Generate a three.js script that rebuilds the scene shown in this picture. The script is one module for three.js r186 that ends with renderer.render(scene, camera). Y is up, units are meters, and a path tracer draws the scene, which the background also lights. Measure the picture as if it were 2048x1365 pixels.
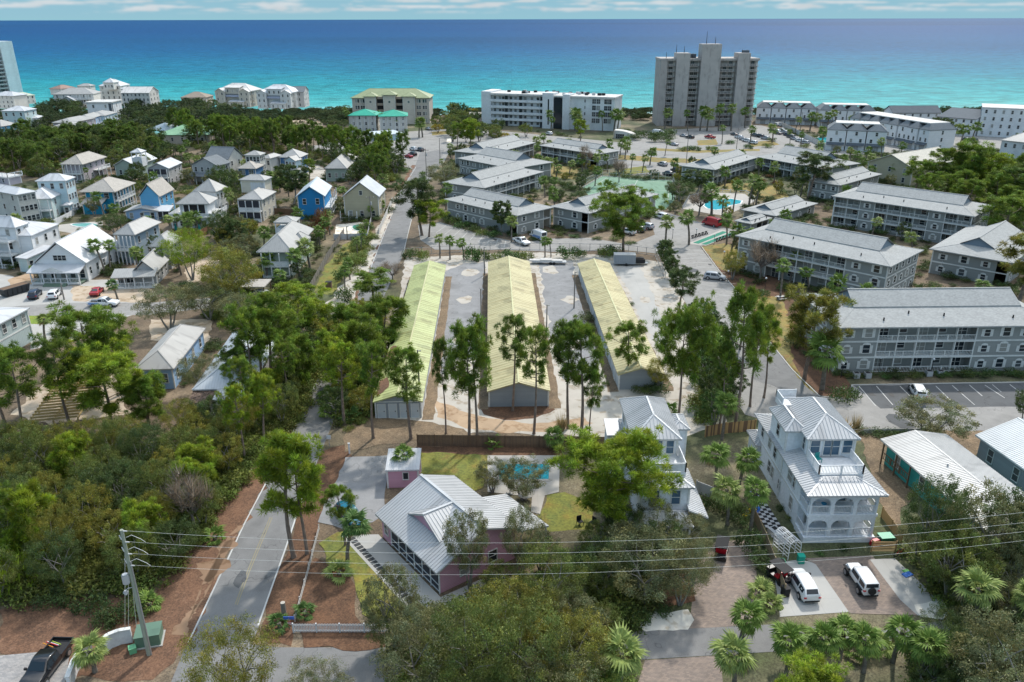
import * as THREE from 'three';
import { mergeGeometries } from 'three/addons/utils/BufferGeometryUtils.js';

// ---------------------------------------------------------------- camera, sky, sun, exposure
const scene = new THREE.Scene();
const camera = new THREE.PerspectiveCamera(46.38, 1024 / 682, 0.5, 60000);
camera.position.set(0, 53, 0);
camera.rotation.order = 'YXZ';
camera.rotation.set(-22.09 * Math.PI / 180, 0, -0.13 * Math.PI / 180);
camera.updateMatrixWorld(true);
const renderer = new THREE.WebGLRenderer({ antialias: true });
renderer.setSize(1024, 682);
renderer.toneMapping = THREE.LinearToneMapping;
renderer.toneMappingExposure = 1.13;
renderer.shadowMap.enabled = true;

const { sin, cos, PI, min, max, abs, floor, hypot, atan2, sqrt, pow, exp, log } = Math;
const clamp = (x, a = 0, b = 1) => min(b, max(a, x)), mix = (a, b, t) => a + (b - a) * t;
const smooth = (a, b, x) => { const t = clamp((x - a) / (b - a)); return t * t * (3 - 2 * t); };
function rng(seed) { let a = seed >>> 0; return () => { a = (a + 0x6D2B79F5) >>> 0; let t = a; t = Math.imul(t ^ (t >>> 15), t | 1); t ^= t + Math.imul(t ^ (t >>> 7), t | 61); return ((t ^ (t >>> 14)) >>> 0) / 4294967296; }; }
const hash = (x, y, s = 0) => { let h = Math.imul(x | 0, 374761393) ^ Math.imul(y | 0, 668265263) ^ Math.imul(s | 0, 1274126177); h = Math.imul(h ^ (h >>> 13), 1274126177); return ((h ^ (h >>> 16)) >>> 0) / 4294967296; };
const wrap = (i, p) => ((i % p) + p) % p;
function vnoise(x, y, p = 1 << 20, s = 0) {           // value noise that repeats every p cells
  const ix = floor(x), iy = floor(y), fx = x - ix, fy = y - iy, u = fx * fx * (3 - 2 * fx), v = fy * fy * (3 - 2 * fy);
  const x0 = wrap(ix, p), x1 = wrap(ix + 1, p), y0 = wrap(iy, p), y1 = wrap(iy + 1, p);
  return mix(mix(hash(x0, y0, s), hash(x1, y0, s), u), mix(hash(x0, y1, s), hash(x1, y1, s), u), v);
}
function fbm(x, y, p, oct, s = 0) { let a = 0.5, t = 0, n = 0; for (let i = 0; i < oct; i++) { t += a * vnoise(x, y, p, s + i); n += a; a *= 0.55; x *= 2; y *= 2; p *= 2; } return t / n; }

const SUN_AZ = 26 * PI / 180, SUN_EL = 46 * PI / 180;
const sunDir = new THREE.Vector3(sin(SUN_AZ) * cos(SUN_EL), sin(SUN_EL), -cos(SUN_AZ) * cos(SUN_EL));
{ // a hazy spring sky with broken cloud, blue between
  const skyAt = (el, az) => {
    const y = max(0, sin(el));
    const up = pow(y, 0.55);
    let R = mix(0.275, 0.15, up), G = mix(0.49, 0.34, up), B = mix(0.575, 0.62, up);
    const x = cos(az) * cos(el), z = sin(az) * cos(el), k = 1 / (y + 0.12);
    let n = fbm(x * k * 1.1 + 40, z * k * 1.1 + 40, 4096, 5, 7), n2 = fbm(x * k * 4 + 9, z * k * 4 + 90, 4096, 4, 17);
    let cl = smooth(0.40, 0.62, n * 0.8 + n2 * 0.2) * smooth(0.33, 0.55, y) * 0.92;
    const band = smooth(0.004, 0.009, y) * (1 - smooth(0.022, 0.04, y));        // low far cloud bank over the sea
    cl = max(cl, band * smooth(0.44, 0.66, fbm(wrap(az, 2 * PI) * 26, y * 330, 4096, 4, 3)) * 0.75);
    const cr = mix(0.6, mix(0.68, 2.3, smooth(0.1, 0.5, y)), smooth(0.2, 0.7, n2));  // the brightest high cloud lies out of view and lights the shaded sides
    R = mix(R, cr, cl); G = mix(G, cr * 1.01, cl); B = mix(B, cr * 1.03, cl);
    return [R, G, B];
  };
  const w = 1024, h = 512, low = []; for (let r = 0; r < h; r++) for (let c = 0; c < w; c++) low.push(skyAt(((r + 0.5) / h - 0.5) * PI, ((c + 0.5) / w - 0.5) * 2 * PI));
  const W = 4096, H = 2048, d = new Float32Array(W * H * 4);     // finer near the horizon, where the far cloud bank is thin
  for (let r = 0; r < H; r++) { const el = ((r + 0.5) / H - 0.5) * PI, fine = el > 0 && el < 0.045; for (let c = 0; c < W; c++) { const q = fine ? skyAt(el, ((c + 0.5) / W - 0.5) * 2 * PI) : low[(r >> 2) * w + (c >> 2)], i = (r * W + c) * 4; d[i] = q[0]; d[i + 1] = q[1]; d[i + 2] = q[2]; d[i + 3] = 1; } }
  const t = new THREE.DataTexture(d, W, H, THREE.RGBAFormat, THREE.FloatType);
  t.mapping = THREE.EquirectangularReflectionMapping; t.magFilter = t.minFilter = THREE.LinearFilter; t.needsUpdate = true;
  scene.background = t; scene.environment = t;
}
const sun = new THREE.DirectionalLight(new THREE.Color(1, 0.95, 0.87), 3.3);
sun.name = 'sun'; sun.position.copy(sunDir).multiplyScalar(400); sun.position.z -= 200; sun.target.position.set(0, 0, -200);
sun.castShadow = true; sun.shadow.radius = 5; sun.shadow.mapSize.set(4096, 4096);
Object.assign(sun.shadow.camera, { left: -300, right: 300, top: 300, bottom: -300, near: 1, far: 1200 });
scene.add(sun, sun.target);

// ---------------------------------------------------------------- survey: a sighted point of the photograph on the plane at height h
const V3 = (x, y, z) => new THREE.Vector3(x, y, z);
function G(px, py, h = 0) {
  const d = V3((px - 1024) / 1593, -(py - 682.5) / 1593, -1).applyQuaternion(camera.quaternion), t = (h - camera.position.y) / d.y;
  return V3(camera.position.x + d.x * t, h, camera.position.z + d.z * t);
}
// height of a sighted top above a known ground spot
function heightAt(g, py) { const dep = (py - 682.5) / 1593, D = hypot(g.x, g.z), a = 22.09 * PI / 180; const F = abs(g.z); // solve along the vertical through g
  const c = cos(a), s = sin(a); // view: yv = (y-53)*c + F*s ; zv = F*c - (y-53)*s ; dep = -yv/zv
  const q = (dep * F * c + F * s) / (dep * s - c); return 53 + q; }

// ---------------------------------------------------------------- names and labels
const used = {};
function numbered(n) { const k = used[n] = (used[n] ?? -1) + 1; return k ? n + '_' + String(k).padStart(3, '0') : n; }
function tag(o, label, category, group, kind) { if (label) o.userData.label = label; if (category) o.userData.category = category; if (group) o.userData.group = group; if (kind) o.userData.kind = kind; return o; }
function thing(name, label, category, pos, turn = 0, group) {
  const o = new THREE.Group(); o.name = numbered(name); o.position.set(pos.x, pos.y, pos.z); o.rotation.y = turn; scene.add(o);
  return tag(o, label, category, group);
}
const ORD = ['first', 'second', 'third', 'fourth', 'fifth', 'sixth', 'seventh', 'eighth', 'ninth', 'tenth', 'eleventh', 'twelfth', 'thirteenth', 'fourteenth', 'fifteenth', 'sixteenth'];
function shadow(m) { m.castShadow = m.receiveShadow = true; return m; }

// ---------------------------------------------------------------- mesh builder: flat faces with uv in metres, or smooth tubes
const Y = V3(0, 1, 0), _n = V3(), _u = V3(), _v = V3(), _a = V3(), _b = V3();
class MB {
  constructor() { this.p = []; this.t = []; this.c = null; this.n = []; this.smooth = false; }
  tri(a, b, c) { this.face([a, b, c]); return this; }
  quad(a, b, c, d) { return this.face([a, b, c, d]); }
  face(q) {                                    // convex, counter-clockwise seen from outside
    _n.crossVectors(_a.subVectors(q[1], q[0]), _b.subVectors(q[q.length - 1], q[0]));
    if (_n.lengthSq() < 1e-12) _n.crossVectors(_a.subVectors(q[2], q[1]), _b.subVectors(q[0], q[1]));
    _n.normalize(); _u.crossVectors(Y, _n); if (_u.lengthSq() < 1e-6) _u.set(1, 0, 0); _u.normalize(); _v.crossVectors(_n, _u);
    for (let i = 1; i + 1 < q.length; i++) for (const v of [q[0], q[i], q[i + 1]]) { this.p.push(v.x, v.y, v.z); this.t.push(v.dot(_u), v.dot(_v)); this.n.push(_n.x, _n.y, _n.z); }
    return this;
  }
  hex(c) {                                     // 8 corners: 0-3 bottom counter-clockwise from above-front-left, 4-7 top
    this.quad(c[0], c[1], c[5], c[4]); this.quad(c[1], c[2], c[6], c[5]); this.quad(c[2], c[3], c[7], c[6]); this.quad(c[3], c[0], c[4], c[7]); this.quad(c[4], c[5], c[6], c[7]); this.quad(c[3], c[2], c[1], c[0]); return this;
  }
  box(x0, x1, y0, y1, z0, z1, F = null) {      // in frame F (or plain axes); z0 nearer the front (F: z inward)
    const P = F ? (x, y, z) => F.p(x, y, z) : (x, y, z) => V3(x, y, -z);
    return this.hex([P(x0, y0, z0), P(x1, y0, z0), P(x1, y0, z1), P(x0, y0, z1), P(x0, y1, z0), P(x1, y1, z0), P(x1, y1, z1), P(x0, y1, z1)]);
  }
  bar(a, b, w, h = w) {                        // square bar between two points
    const d = _a.subVectors(b, a).normalize().clone(), s = V3().crossVectors(d, abs(d.y) > 0.95 ? V3(1, 0, 0) : Y).normalize(), u = V3().crossVectors(s, d);
    const q = (o, i, j) => o.clone().addScaledVector(s, i * w / 2).addScaledVector(u, j * h / 2);
    return this.hex([q(a, -1, -1), q(a, 1, -1), q(b, 1, -1), q(b, -1, -1), q(a, -1, 1), q(a, 1, 1), q(b, 1, 1), q(b, -1, 1)]);
  }
  tube(pts, rad, seg = 7, cap = true) {        // smooth tapering tube
    const rings = pts.map((p, i) => {
      const d = V3().subVectors(pts[min(i + 1, pts.length - 1)], pts[max(i - 1, 0)]).normalize(), s = V3().crossVectors(d, abs(d.y) > 0.9 ? V3(1, 0, 0.1) : Y).normalize(), u = V3().crossVectors(s, d), r = rad[i] ?? rad;
      return Array.from({ length: seg + 1 }, (_, k) => { const a = k / seg * 2 * PI, n = s.clone().multiplyScalar(cos(a)).addScaledVector(u, -sin(a)); return [p.clone().addScaledVector(n, r), n, k / seg * 2 * PI * r]; });
    });
    let L = 0;
    for (let i = 0; i + 1 < rings.length; i++) {
      const L1 = L + pts[i].distanceTo(pts[i + 1]);
      for (let k = 0; k < seg; k++) for (const [r, j, l] of [[i, k, L], [i, k + 1, L], [i + 1, k + 1, L1], [i, k, L], [i + 1, k + 1, L1], [i + 1, k, L1]]) { const [p, n, w] = rings[r][j]; this.p.push(p.x, p.y, p.z); this.n.push(n.x, n.y, n.z); this.t.push(w, l); }
      L = L1;
    }
    if (cap) for (const [ring, flip] of [[rings[0], true], [rings.at(-1), false]]) { const q = ring.slice(0, seg).map((r) => r[0]); this.face(flip ? q : q.reverse()); }
    return this;
  }
  cyl(x, y0, y1, z, r0, r1 = r0, seg = 12) { return this.tube([V3(x, y0, z), V3(x, y1, z)], [r0, r1], seg); }
  geo(off) {
    const g = new THREE.BufferGeometry(), p = new Float32Array(this.p);
    if (off) for (let i = 0; i < p.length; i += 3) { p[i] -= off.x; p[i + 1] -= off.y; p[i + 2] -= off.z; }
    g.setAttribute('position', new THREE.BufferAttribute(p, 3)); g.setAttribute('normal', new THREE.Float32BufferAttribute(this.n, 3)); g.setAttribute('uv', new THREE.Float32BufferAttribute(this.t, 2));
    if (this.c) g.setAttribute('color', new THREE.Float32BufferAttribute(this.c, 3));
    return g;
  }
  build(name, m, parent, off) {
    if (!this.p.length) return null;
    const top = !parent || parent === scene, o = shadow(new THREE.Mesh(this.geo(off), m)); o.name = top ? numbered(name) : name; (parent ?? scene).add(o); if (off && top) o.position.copy(off); return o;
  }
}
// a footprint from three sighted corners: front left, front right, right back (or a depth in metres)
class Frame {
  constructor(A, B, depth, C) {
    let u = V3().subVectors(B, A); u.y = 0; const w0 = u.length();
    if (C) { const v = V3().subVectors(C, B); v.y = 0; const r = V3(-v.z, 0, v.x); u.add(r); }
    u.normalize(); this.u = u; this.v = V3(u.z, 0, -u.x);               // v points inward, away from the viewer
    const mid = V3().addVectors(A, B).multiplyScalar(0.5);
    this.w = w0; this.d = C ? max(1, V3().subVectors(C, B).dot(this.v)) : depth;
    this.o = V3(mid.x - u.x * w0 / 2, 0, mid.z - u.z * w0 / 2); this.turn = atan2(-u.z, u.x);
  }
  p(x, y, z) { return V3(this.o.x + this.u.x * x + this.v.x * z, y, this.o.z + this.u.z * x + this.v.z * z); }
  shrink(i) { const f = Object.create(Frame.prototype); Object.assign(f, this); f.o = this.p(i, 0, i); f.w = this.w - 2 * i; f.d = this.d - 2 * i; return f; }
  sub(x0, x1, z0, z1) { const f = Object.create(Frame.prototype); Object.assign(f, this); f.o = this.p(x0, 0, z0); f.w = x1 - x0; f.d = z1 - z0; return f; }
  side(s) { const f = Object.create(Frame.prototype), r = (o, u, w, d) => { f.o = o; f.u = u; f.v = V3(u.z, 0, -u.x); f.w = w; f.d = d; f.turn = atan2(-u.z, u.x); return f; };
    if (s === 'f') return r(this.o.clone(), this.u.clone(), this.w, this.d);
    if (s === 'r') return r(this.p(this.w, 0, 0), this.v.clone(), this.d, this.w);
    if (s === 'l') return r(this.p(0, 0, this.d), this.v.clone().negate(), this.d, this.w);
    return r(this.p(this.w, 0, this.d), this.u.clone().negate(), this.w, this.d); }
  seen() { const c = this.p(this.w / 2, 0, 0), n = this.v; return (camera.position.x - c.x) * -n.x + (camera.position.z - c.z) * -n.z > 0.03 * c.length(); }
}
const frame = (a, b, c, h) => typeof c === 'number' ? new Frame(G(...a, h), G(...b, h), c) : new Frame(G(...a, h), G(...b, h), 0, G(...c, h));

// ---------------------------------------------------------------- textures and materials
function tex(size, tile, fn, srgb = true) {
  const d = new Uint8Array(size * size * 4);
  for (let j = 0; j < size; j++) for (let i = 0; i < size; i++) { const c = fn(i / size, j / size), k = (j * size + i) * 4, q = Array.isArray(c) ? c : [c, c, c]; for (let n = 0; n < 3; n++) d[k + n] = clamp(srgb ? pow(clamp(q[n], 0, 1), 1 / 2.2) : q[n]) * 255; d[k + 3] = 255; }
  const t = new THREE.DataTexture(d, size, size); t.wrapS = t.wrapT = THREE.RepeatWrapping; t.magFilter = THREE.LinearFilter; t.minFilter = THREE.LinearFilter;
  if (srgb) t.colorSpace = THREE.SRGBColorSpace; t.repeat.set(1 / tile, 1 / tile); t.needsUpdate = true; return t;
}
const N = (u, v, f, o = 3, s = 0) => fbm(u * f, v * f, f, o, s);
const T = {
  mott: tex(512, 9, (u, v) => 0.80 + 0.26 * (N(u, v, 3, 4, 1) - 0.5) + 0.22 * (N(u, v, 40, 3, 5) - 0.5)),
  weather: tex(512, 13, (u, v) => { const s = N(u * 1, v * 0.25, 16, 3, 12); return 0.82 + 0.24 * (N(u, v, 4, 5, 9) - 0.5) - 0.16 * smooth(0.55, 0.8, s) + 0.08 * (hash(u * 512, v * 512, 4) - 0.5); }),
  asphalt: tex(1024, 30, (u, v) => { const st = smooth(0.52, 0.75, N(u, v, 5, 5, 21)), cr = smooth(0.012, 0, abs(N(u, v, 9, 4, 33) - 0.5)) * 0.25; return 0.78 + 0.25 * (N(u, v, 24, 4, 2) - 0.5) - 0.15 * st - cr + 0.22 * (hash(u * 1024, v * 1024, 8) - 0.5); }),
  concrete: tex(512, 12, (u, v) => { const j = (abs(((u * 4) % 1) - 0.5) > 0.493 || abs(((v * 4) % 1) - 0.5) > 0.493) ? 0.2 : 0; return 0.84 + 0.22 * (N(u, v, 5, 5, 2) - 0.5) + 0.1 * (hash(u * 512, v * 512, 8) - 0.5) - j; }),
  sand: tex(512, 14, (u, v) => { const a = N(u, v, 6, 5, 4), s = smooth(0.55, 0.72, N(u, v, 14, 4, 14)); return [0.86 - 0.22 * s + 0.3 * (a - 0.5), 0.83 - 0.26 * s + 0.3 * (a - 0.5), 0.78 - 0.3 * s + 0.3 * (a - 0.5)].map((x) => x + 0.14 * (hash(u * 512, v * 512, 2) - 0.5)); }),
  grass: tex(512, 11, (u, v) => { const a = N(u, v, 5, 4, 6), b = N(u, v, 60, 2, 8), d = smooth(0.5, 0.75, N(u, v, 9, 4, 16)); return [0.62 + 0.5 * (a - 0.5) + 0.5 * (b - 0.5) + 0.1 * d, 0.66 + 0.3 * (a - 0.5) + 0.5 * (b - 0.5) - 0.06 * d, 0.5 + 0.3 * (b - 0.5)]; }),
  litter: tex(512, 10, (u, v) => { const a = N(u, v, 6, 5, 41), b = N(u, v, 90, 2, 42), s = smooth(0.6, 0.7, N(u, v, 30, 3, 44)); return [0.62 + 0.5 * (a - 0.5) + 0.6 * (b - 0.5) + 0.12 * s, 0.6 + 0.45 * (a - 0.5) + 0.6 * (b - 0.5) + 0.14 * s, 0.58 + 0.4 * (a - 0.5) + 0.55 * (b - 0.5) + 0.16 * s]; }),
  shingle: tex(512, 6.4, (u, v) => { const r = floor(v * 32), f = v * 32 - r, k = floor(u * 20 + (r % 2) * 0.5), e = f < 0.14 ? 0.12 : 0; return 0.84 + 0.2 * (hash(wrap(k, 20), r, 3) - 0.5) + 0.14 * (N(u, v, 4, 4, 3) - 0.5) - e; }),
  siding: tex(512, 5.76, (u, v) => { const r = floor(v * 32), f = v * 32 - r; return 0.86 - (f < 0.16 ? 0.2 : 0) + 0.06 * (hash(0, r, 3) - 0.5) + 0.12 * (N(u, v, 4, 4, 3) - 0.5); }),
  batten: tex(512, 5.6, (u, v) => { const f = (u * 14) % 1; return 0.88 - (f < 0.12 ? 0.22 : f < 0.2 ? -0.04 : 0) + 0.14 * (N(u, v, 4, 4, 3) - 0.5); }),  // battens drawn in the colour, a dark side beside a pale edge
  metal: tex(512, 6, (u, v) => { const f = (u * 15) % 1; return 0.86 - (f < 0.13 ? 0.17 : f < 0.22 ? -0.06 : 0) + 0.18 * (N(u, v, 3, 4, 23) - 0.5) - 0.06 * smooth(0.5, 0.7, N(u, v * 0.3, 20, 2, 3)); }),  // seam relief put into the colour: dark line, then a pale edge
  paver: tex(512, 4, (u, v) => { const r = floor(v * 28), f = v * 28 - r, k = floor(u * 14 + (r % 2) * 0.5), g = u * 14 + (r % 2) * 0.5 - k, e = f < 0.12 || g < 0.07 ? 0.18 : 0, h = hash(wrap(k, 14), r, 3); return [0.8 + 0.28 * (h - 0.5) - e, 0.77 + 0.24 * (h - 0.5) - e, 0.75 + 0.2 * (h - 0.5) - e].map((x) => x + 0.2 * (N(u, v, 4, 4, 3) - 0.5)); }),
  wood: tex(512, 4, (u, v) => 0.78 + 0.3 * (fbm(u * 60, v * 4, 60, 3, 3) - 0.5) + 0.2 * (N(u, v, 4, 3, 9) - 0.5)),
  bark: tex(256, 1.6, (u, v) => { const n = fbm(u * 12, v * 5, 5, 3, 3); return 0.7 + 0.7 * (n - 0.5); }),
  boots: tex(256, 1.2, (u, v) => 0.7 + 0.35 * (hash(floor(v * 9), floor(u * 5), 1) - 0.5) - ((v * 9) % 1 < 0.25 ? 0.25 : 0)),
  shed: tex(512, 16, (u, v) => { const s = fbm(u * 40, v * 3, 1 << 16, 3, 12); return [0.84, 0.84, 0.80].map((x, k) => x + 0.3 * (N(u, v, 4, 5, 9) - 0.5) - (0.2 + 0.05 * k) * smooth(0.55, 0.78, s) - 0.22 * smooth(0.6, 0.75, N(u, v, 7, 4, 19))); }),
  wave: tex(1024, 90, (u, v) => 0.5 * fbm(u * 14, v * 30, 30, 5, 51) + 0.5 * N(u, v, 60, 3, 52), false),
  swell: tex(1024, 420, (u, v) => 0.8 + 0.8 * (fbm(u * 40, v * 60, 1 << 16, 4, 55) - 0.5)),  // wave streaks put into the colour as lighter and darker tone
  ripple: tex(256, 3, (u, v) => N(u, v, 8, 3, 61), false),
  caustic: tex(256, 4, (u, v) => 0.75 + 0.4 * smooth(0.1, 0, abs(N(u, v, 8, 2, 71) - 0.5))),  // bright caustic light lines painted into the water colour
};
const mats = {};
function M(r, g, b, map = 'mott', rough = 0.85, extra) {   // linear base colour x a texture
  const k = [r, g, b, map, rough, JSON.stringify(extra ?? 0)].join();
  return mats[k] ??= new THREE.MeshStandardMaterial({ color: new THREE.Color().setRGB(r / 0.83, g / 0.83, b / 0.83), map: map ? T[map] : null, roughness: rough, ...extra });
}
const C = {
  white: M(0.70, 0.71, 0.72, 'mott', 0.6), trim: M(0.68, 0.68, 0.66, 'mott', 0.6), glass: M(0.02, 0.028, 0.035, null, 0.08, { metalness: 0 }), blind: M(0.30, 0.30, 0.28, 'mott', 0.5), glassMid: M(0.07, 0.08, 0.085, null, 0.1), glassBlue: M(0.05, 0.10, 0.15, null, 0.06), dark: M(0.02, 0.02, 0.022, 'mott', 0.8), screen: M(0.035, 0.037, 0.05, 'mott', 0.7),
  whiteMetal: M(0.54, 0.55, 0.565, 'metal', 0.4), galv: M(0.47, 0.475, 0.48, 'weather', 0.42, { metalness: 0.1 }), galvPlain: M(0.52, 0.53, 0.54, 'weather', 0.42, { metalness: 0.1 }), whitePlain: M(0.55, 0.56, 0.575, 'weather', 0.5),
  shingle: M(0.36, 0.365, 0.355, 'shingle', 0.9), tan: M(0.42, 0.39, 0.35, 'shingle', 0.9), greyRoof: M(0.37, 0.365, 0.35, 'metal', 0.55), darkRoof: M(0.09, 0.11, 0.13, 'shingle', 0.9), slate: M(0.17, 0.19, 0.205, 'shingle', 0.9), flatWhite: M(0.60, 0.585, 0.56, 'weather', 0.8),
  siding: M(0.285, 0.295, 0.285, 'siding', 0.85), sidingWarm: M(0.24, 0.235, 0.22, 'siding', 0.85), wood: M(0.16, 0.10, 0.06, 'wood', 0.85), newWood: M(0.42, 0.27, 0.12, 'wood', 0.8), greyWood: M(0.22, 0.20, 0.18, 'wood', 0.9), lumber: M(0.52, 0.38, 0.17, 'wood', 0.8),
  black: M(0.015, 0.015, 0.016, null, 0.9), tyre: M(0.018, 0.018, 0.018, null, 0.9), rim: M(0.35, 0.36, 0.37, null, 0.3, { metalness: 0.7 }), red: M(0.42, 0.01, 0.02, null, 0.3), teal: M(0.0, 0.22, 0.22, 'mott', 0.5),
  pole: M(0.33, 0.36, 0.29, 'wood', 0.9), steel: M(0.4, 0.41, 0.42, null, 0.4, { metalness: 0.6 }), wire: M(0.6, 0.6, 0.56, null, 0.5), concrete: M(0.46, 0.45, 0.42, 'concrete', 0.9),
};
// ---------------------------------------------------------------- plants
class Leaves {                                  // many small leaf faces; normals lean outward from each clump
  constructor(r) { this.p = []; this.n = []; this.c = []; this.r = r; }
  leaf(o, d, len, wid, out, col) {
    const r = this.r, side = V3(r() - 0.5, r() - 0.5, r() - 0.5).cross(d).normalize().multiplyScalar(wid / 2), tip = o.clone().addScaledVector(d, len);
    const fn = V3().crossVectors(d, side).normalize(); if (fn.dot(out) < 0) { fn.negate(); side.negate(); } fn.multiplyScalar(0.75).addScaledVector(out, 0.8).normalize();
    for (const v of [o.clone().add(side), o.clone().sub(side), tip]) { this.p.push(v.x, v.y, v.z); this.n.push(fn.x, fn.y, fn.z); this.c.push(...col); }
  }
  rand() { const r = this.r, z = r() * 2 - 1, a = r() * 2 * PI, q = sqrt(1 - z * z); return V3(cos(a) * q, z, sin(a) * q); }
  puff(c, R, n, len, wid, tint, up = 0.3) {     // needles or twigs radiating from a tuft
    for (let i = 0; i < n; i++) { const d = this.rand(); d.y += up; d.normalize(); const k = 0.85 + 0.3 * this.r(); this.leaf(c.clone().addScaledVector(d, R * (0.15 + 0.5 * this.r())), d, len * (0.7 + 0.6 * this.r()), wid, d, [tint[0] * k, tint[1] * k, tint[2] * k]); }
  }
  clump(c, R, n, len, wid, tint, flat = 0.75) { // broad leaves filling a rounded clump
    for (let i = 0; i < n; i++) { const d = this.rand(), q = pow(this.r(), 0.4) * R, o = c.clone().add(V3(d.x * q, d.y * q * flat, d.z * q)), k = 0.75 + 0.5 * this.r(); const e = this.rand().addScaledVector(d, 0.6).normalize(); this.leaf(o, e, len * (0.7 + 0.6 * this.r()), wid * (0.7 + 0.6 * this.r()), d, [tint[0] * k, tint[1] * k, tint[2] * k]); }
  }
  size() { const q = [], y = []; for (let i = 0; i < this.p.length; i += 9) { q.push(hypot(this.p[i], this.p[i + 2])); y.push(this.p[i + 1]); } q.sort((a, b) => a - b); y.sort((a, b) => a - b); return { R: q[floor(q.length * 0.96)], H: y[floor(y.length * 0.992)] }; }
  geo() { const g = new THREE.BufferGeometry(); for (const [k, a] of [['position', this.p], ['normal', this.n], ['color', this.c]]) g.setAttribute(k, new THREE.Float32BufferAttribute(a, 3)); return g; }
}
const leafMat = (r, g, b, rough = 0.8, tr = 0.45) => new THREE.MeshPhysicalMaterial({ color: new THREE.Color().setRGB(r * 1.15, g * 1.12, b), vertexColors: true, roughness: rough, side: THREE.DoubleSide, specularIntensity: 0.25, transmission: tr, thickness: 0 });
const LM = {
  pine: leafMat(0.175, 0.26, 0.035), pineLight: leafMat(0.245, 0.33, 0.03), pineDark: leafMat(0.13, 0.20, 0.035), pineGold: leafMat(0.22, 0.255, 0.03),
  oak: leafMat(0.16, 0.20, 0.055), oakGrey: leafMat(0.20, 0.215, 0.11), oakGold: leafMat(0.24, 0.24, 0.05), oakDark: leafMat(0.09, 0.135, 0.045), scrub: leafMat(0.11, 0.15, 0.055), scrubDark: leafMat(0.06, 0.095, 0.04),
  palm: leafMat(0.135, 0.21, 0.045, 0.5, 0.2), palmLight: leafMat(0.22, 0.28, 0.085, 0.5, 0.2), palmDark: leafMat(0.085, 0.155, 0.045, 0.5, 0.2), deadFrond: leafMat(0.30, 0.24, 0.14), bare: leafMat(0.24, 0.20, 0.17), gold: leafMat(0.32, 0.26, 0.02), rust: leafMat(0.20, 0.10, 0.05), reed: leafMat(0.33, 0.27, 0.15),
};
const barkM = { pine: M(0.27, 0.205, 0.165, 'bark', 0.95), oak: M(0.28, 0.265, 0.24, 'bark', 0.95), palm: M(0.23, 0.20, 0.165, 'boots', 0.95), bare: M(0.28, 0.25, 0.23, 'bark', 0.95) };
const tone = (r) => { const k = 0.65 + 0.7 * r(), y = (r() - 0.5) * 0.3; return [k * (1 + y), k, k * (1 - y)]; };

// each maker returns geometries for a plant 1 unit = its own natural size (metres)
function pineGeo(seed, H, R, crownAt, puffs, dense = 1) {
  const r = rng(seed), tr = new MB(), L = new Leaves(r), bend = (r() - 0.5) * 1.6, bend2 = (r() - 0.5) * 1.6;
  const at = (t) => V3(bend * t * t + 0.25 * sin(t * 5 + seed), H * t, bend2 * t * t + 0.2 * cos(t * 4 + seed));
  const ts = [0, 0.03, 0.15, 0.3, 0.45, 0.6, 0.75, 0.88, 0.96], r0 = 0.16 + H * 0.011;
  tr.tube(ts.map(at), ts.map((t) => r0 * (t < 0.02 ? 1.25 : 1 - 0.8 * t)), 7);
  const nb = 13 + floor(r() * 5); let spent = 0;
  for (let b = 0; b < nb; b++) {
    const s = b / (nb - 1), t = crownAt + (0.97 - crownAt) * pow(s, 0.9), a = b * 2.4 + r() * 1.2, prof = pow(sin(PI * clamp(0.12 + 0.80 * s)), 0.75), len = R * prof * (0.72 + 0.5 * r()), rise = 0.12 + 0.9 * s + 0.2 * r();
    const o = at(t), d = V3(cos(a), 0, sin(a)), mid = o.clone().addScaledVector(d, len * 0.55).add(V3(0, len * 0.25 * rise, 0)), end = o.clone().addScaledVector(d, len).add(V3(0, len * 0.75 * rise, 0));
    if (s < 0.9) tr.tube([o, mid, end], [r0 * 0.32 * (1 - 0.5 * s), r0 * 0.2 * (1 - 0.4 * s), 0.03], 4, false);
    const np = max(3, floor(puffs / nb * (0.5 + 0.9 * prof)));
    for (let k = 0; k < np; k++) {
      const q = 0.42 + 0.62 * sqrt(r()), w = V3((r() - 0.5) * 1.1, (r() - 0.42) * 1.15, (r() - 0.5) * 1.1).multiplyScalar(len * 0.8 * q);
      const c = mid.clone().lerp(end, (q - 0.3) / 0.7).add(w), PR = 0.62 + 0.36 * r();
      if (k < 2 && s < 0.85) tr.tube([mid.clone().lerp(end, 0.4), c], [0.05, 0.02], 3, false);
      L.puff(c, PR, floor(120 * dense), 0.36 + 0.12 * PR, 0.09, tone(r), 0.45);
    }
  }
  for (let k = 0; k < puffs * 0.12; k++) { const a = r() * 6.3, q = sqrt(r()) * R * 0.45; L.puff(at(0.97).add(V3(cos(a) * q, R * 0.28 * (1 - q / R / 0.6) + (r() - 0.5) * 0.6, sin(a) * q)), 0.7, floor(120 * dense), 0.4, 0.09, tone(r), 0.6); }
  return { trunk: tr.geo(), crown: L.geo(), ...L.size() };
}
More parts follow.
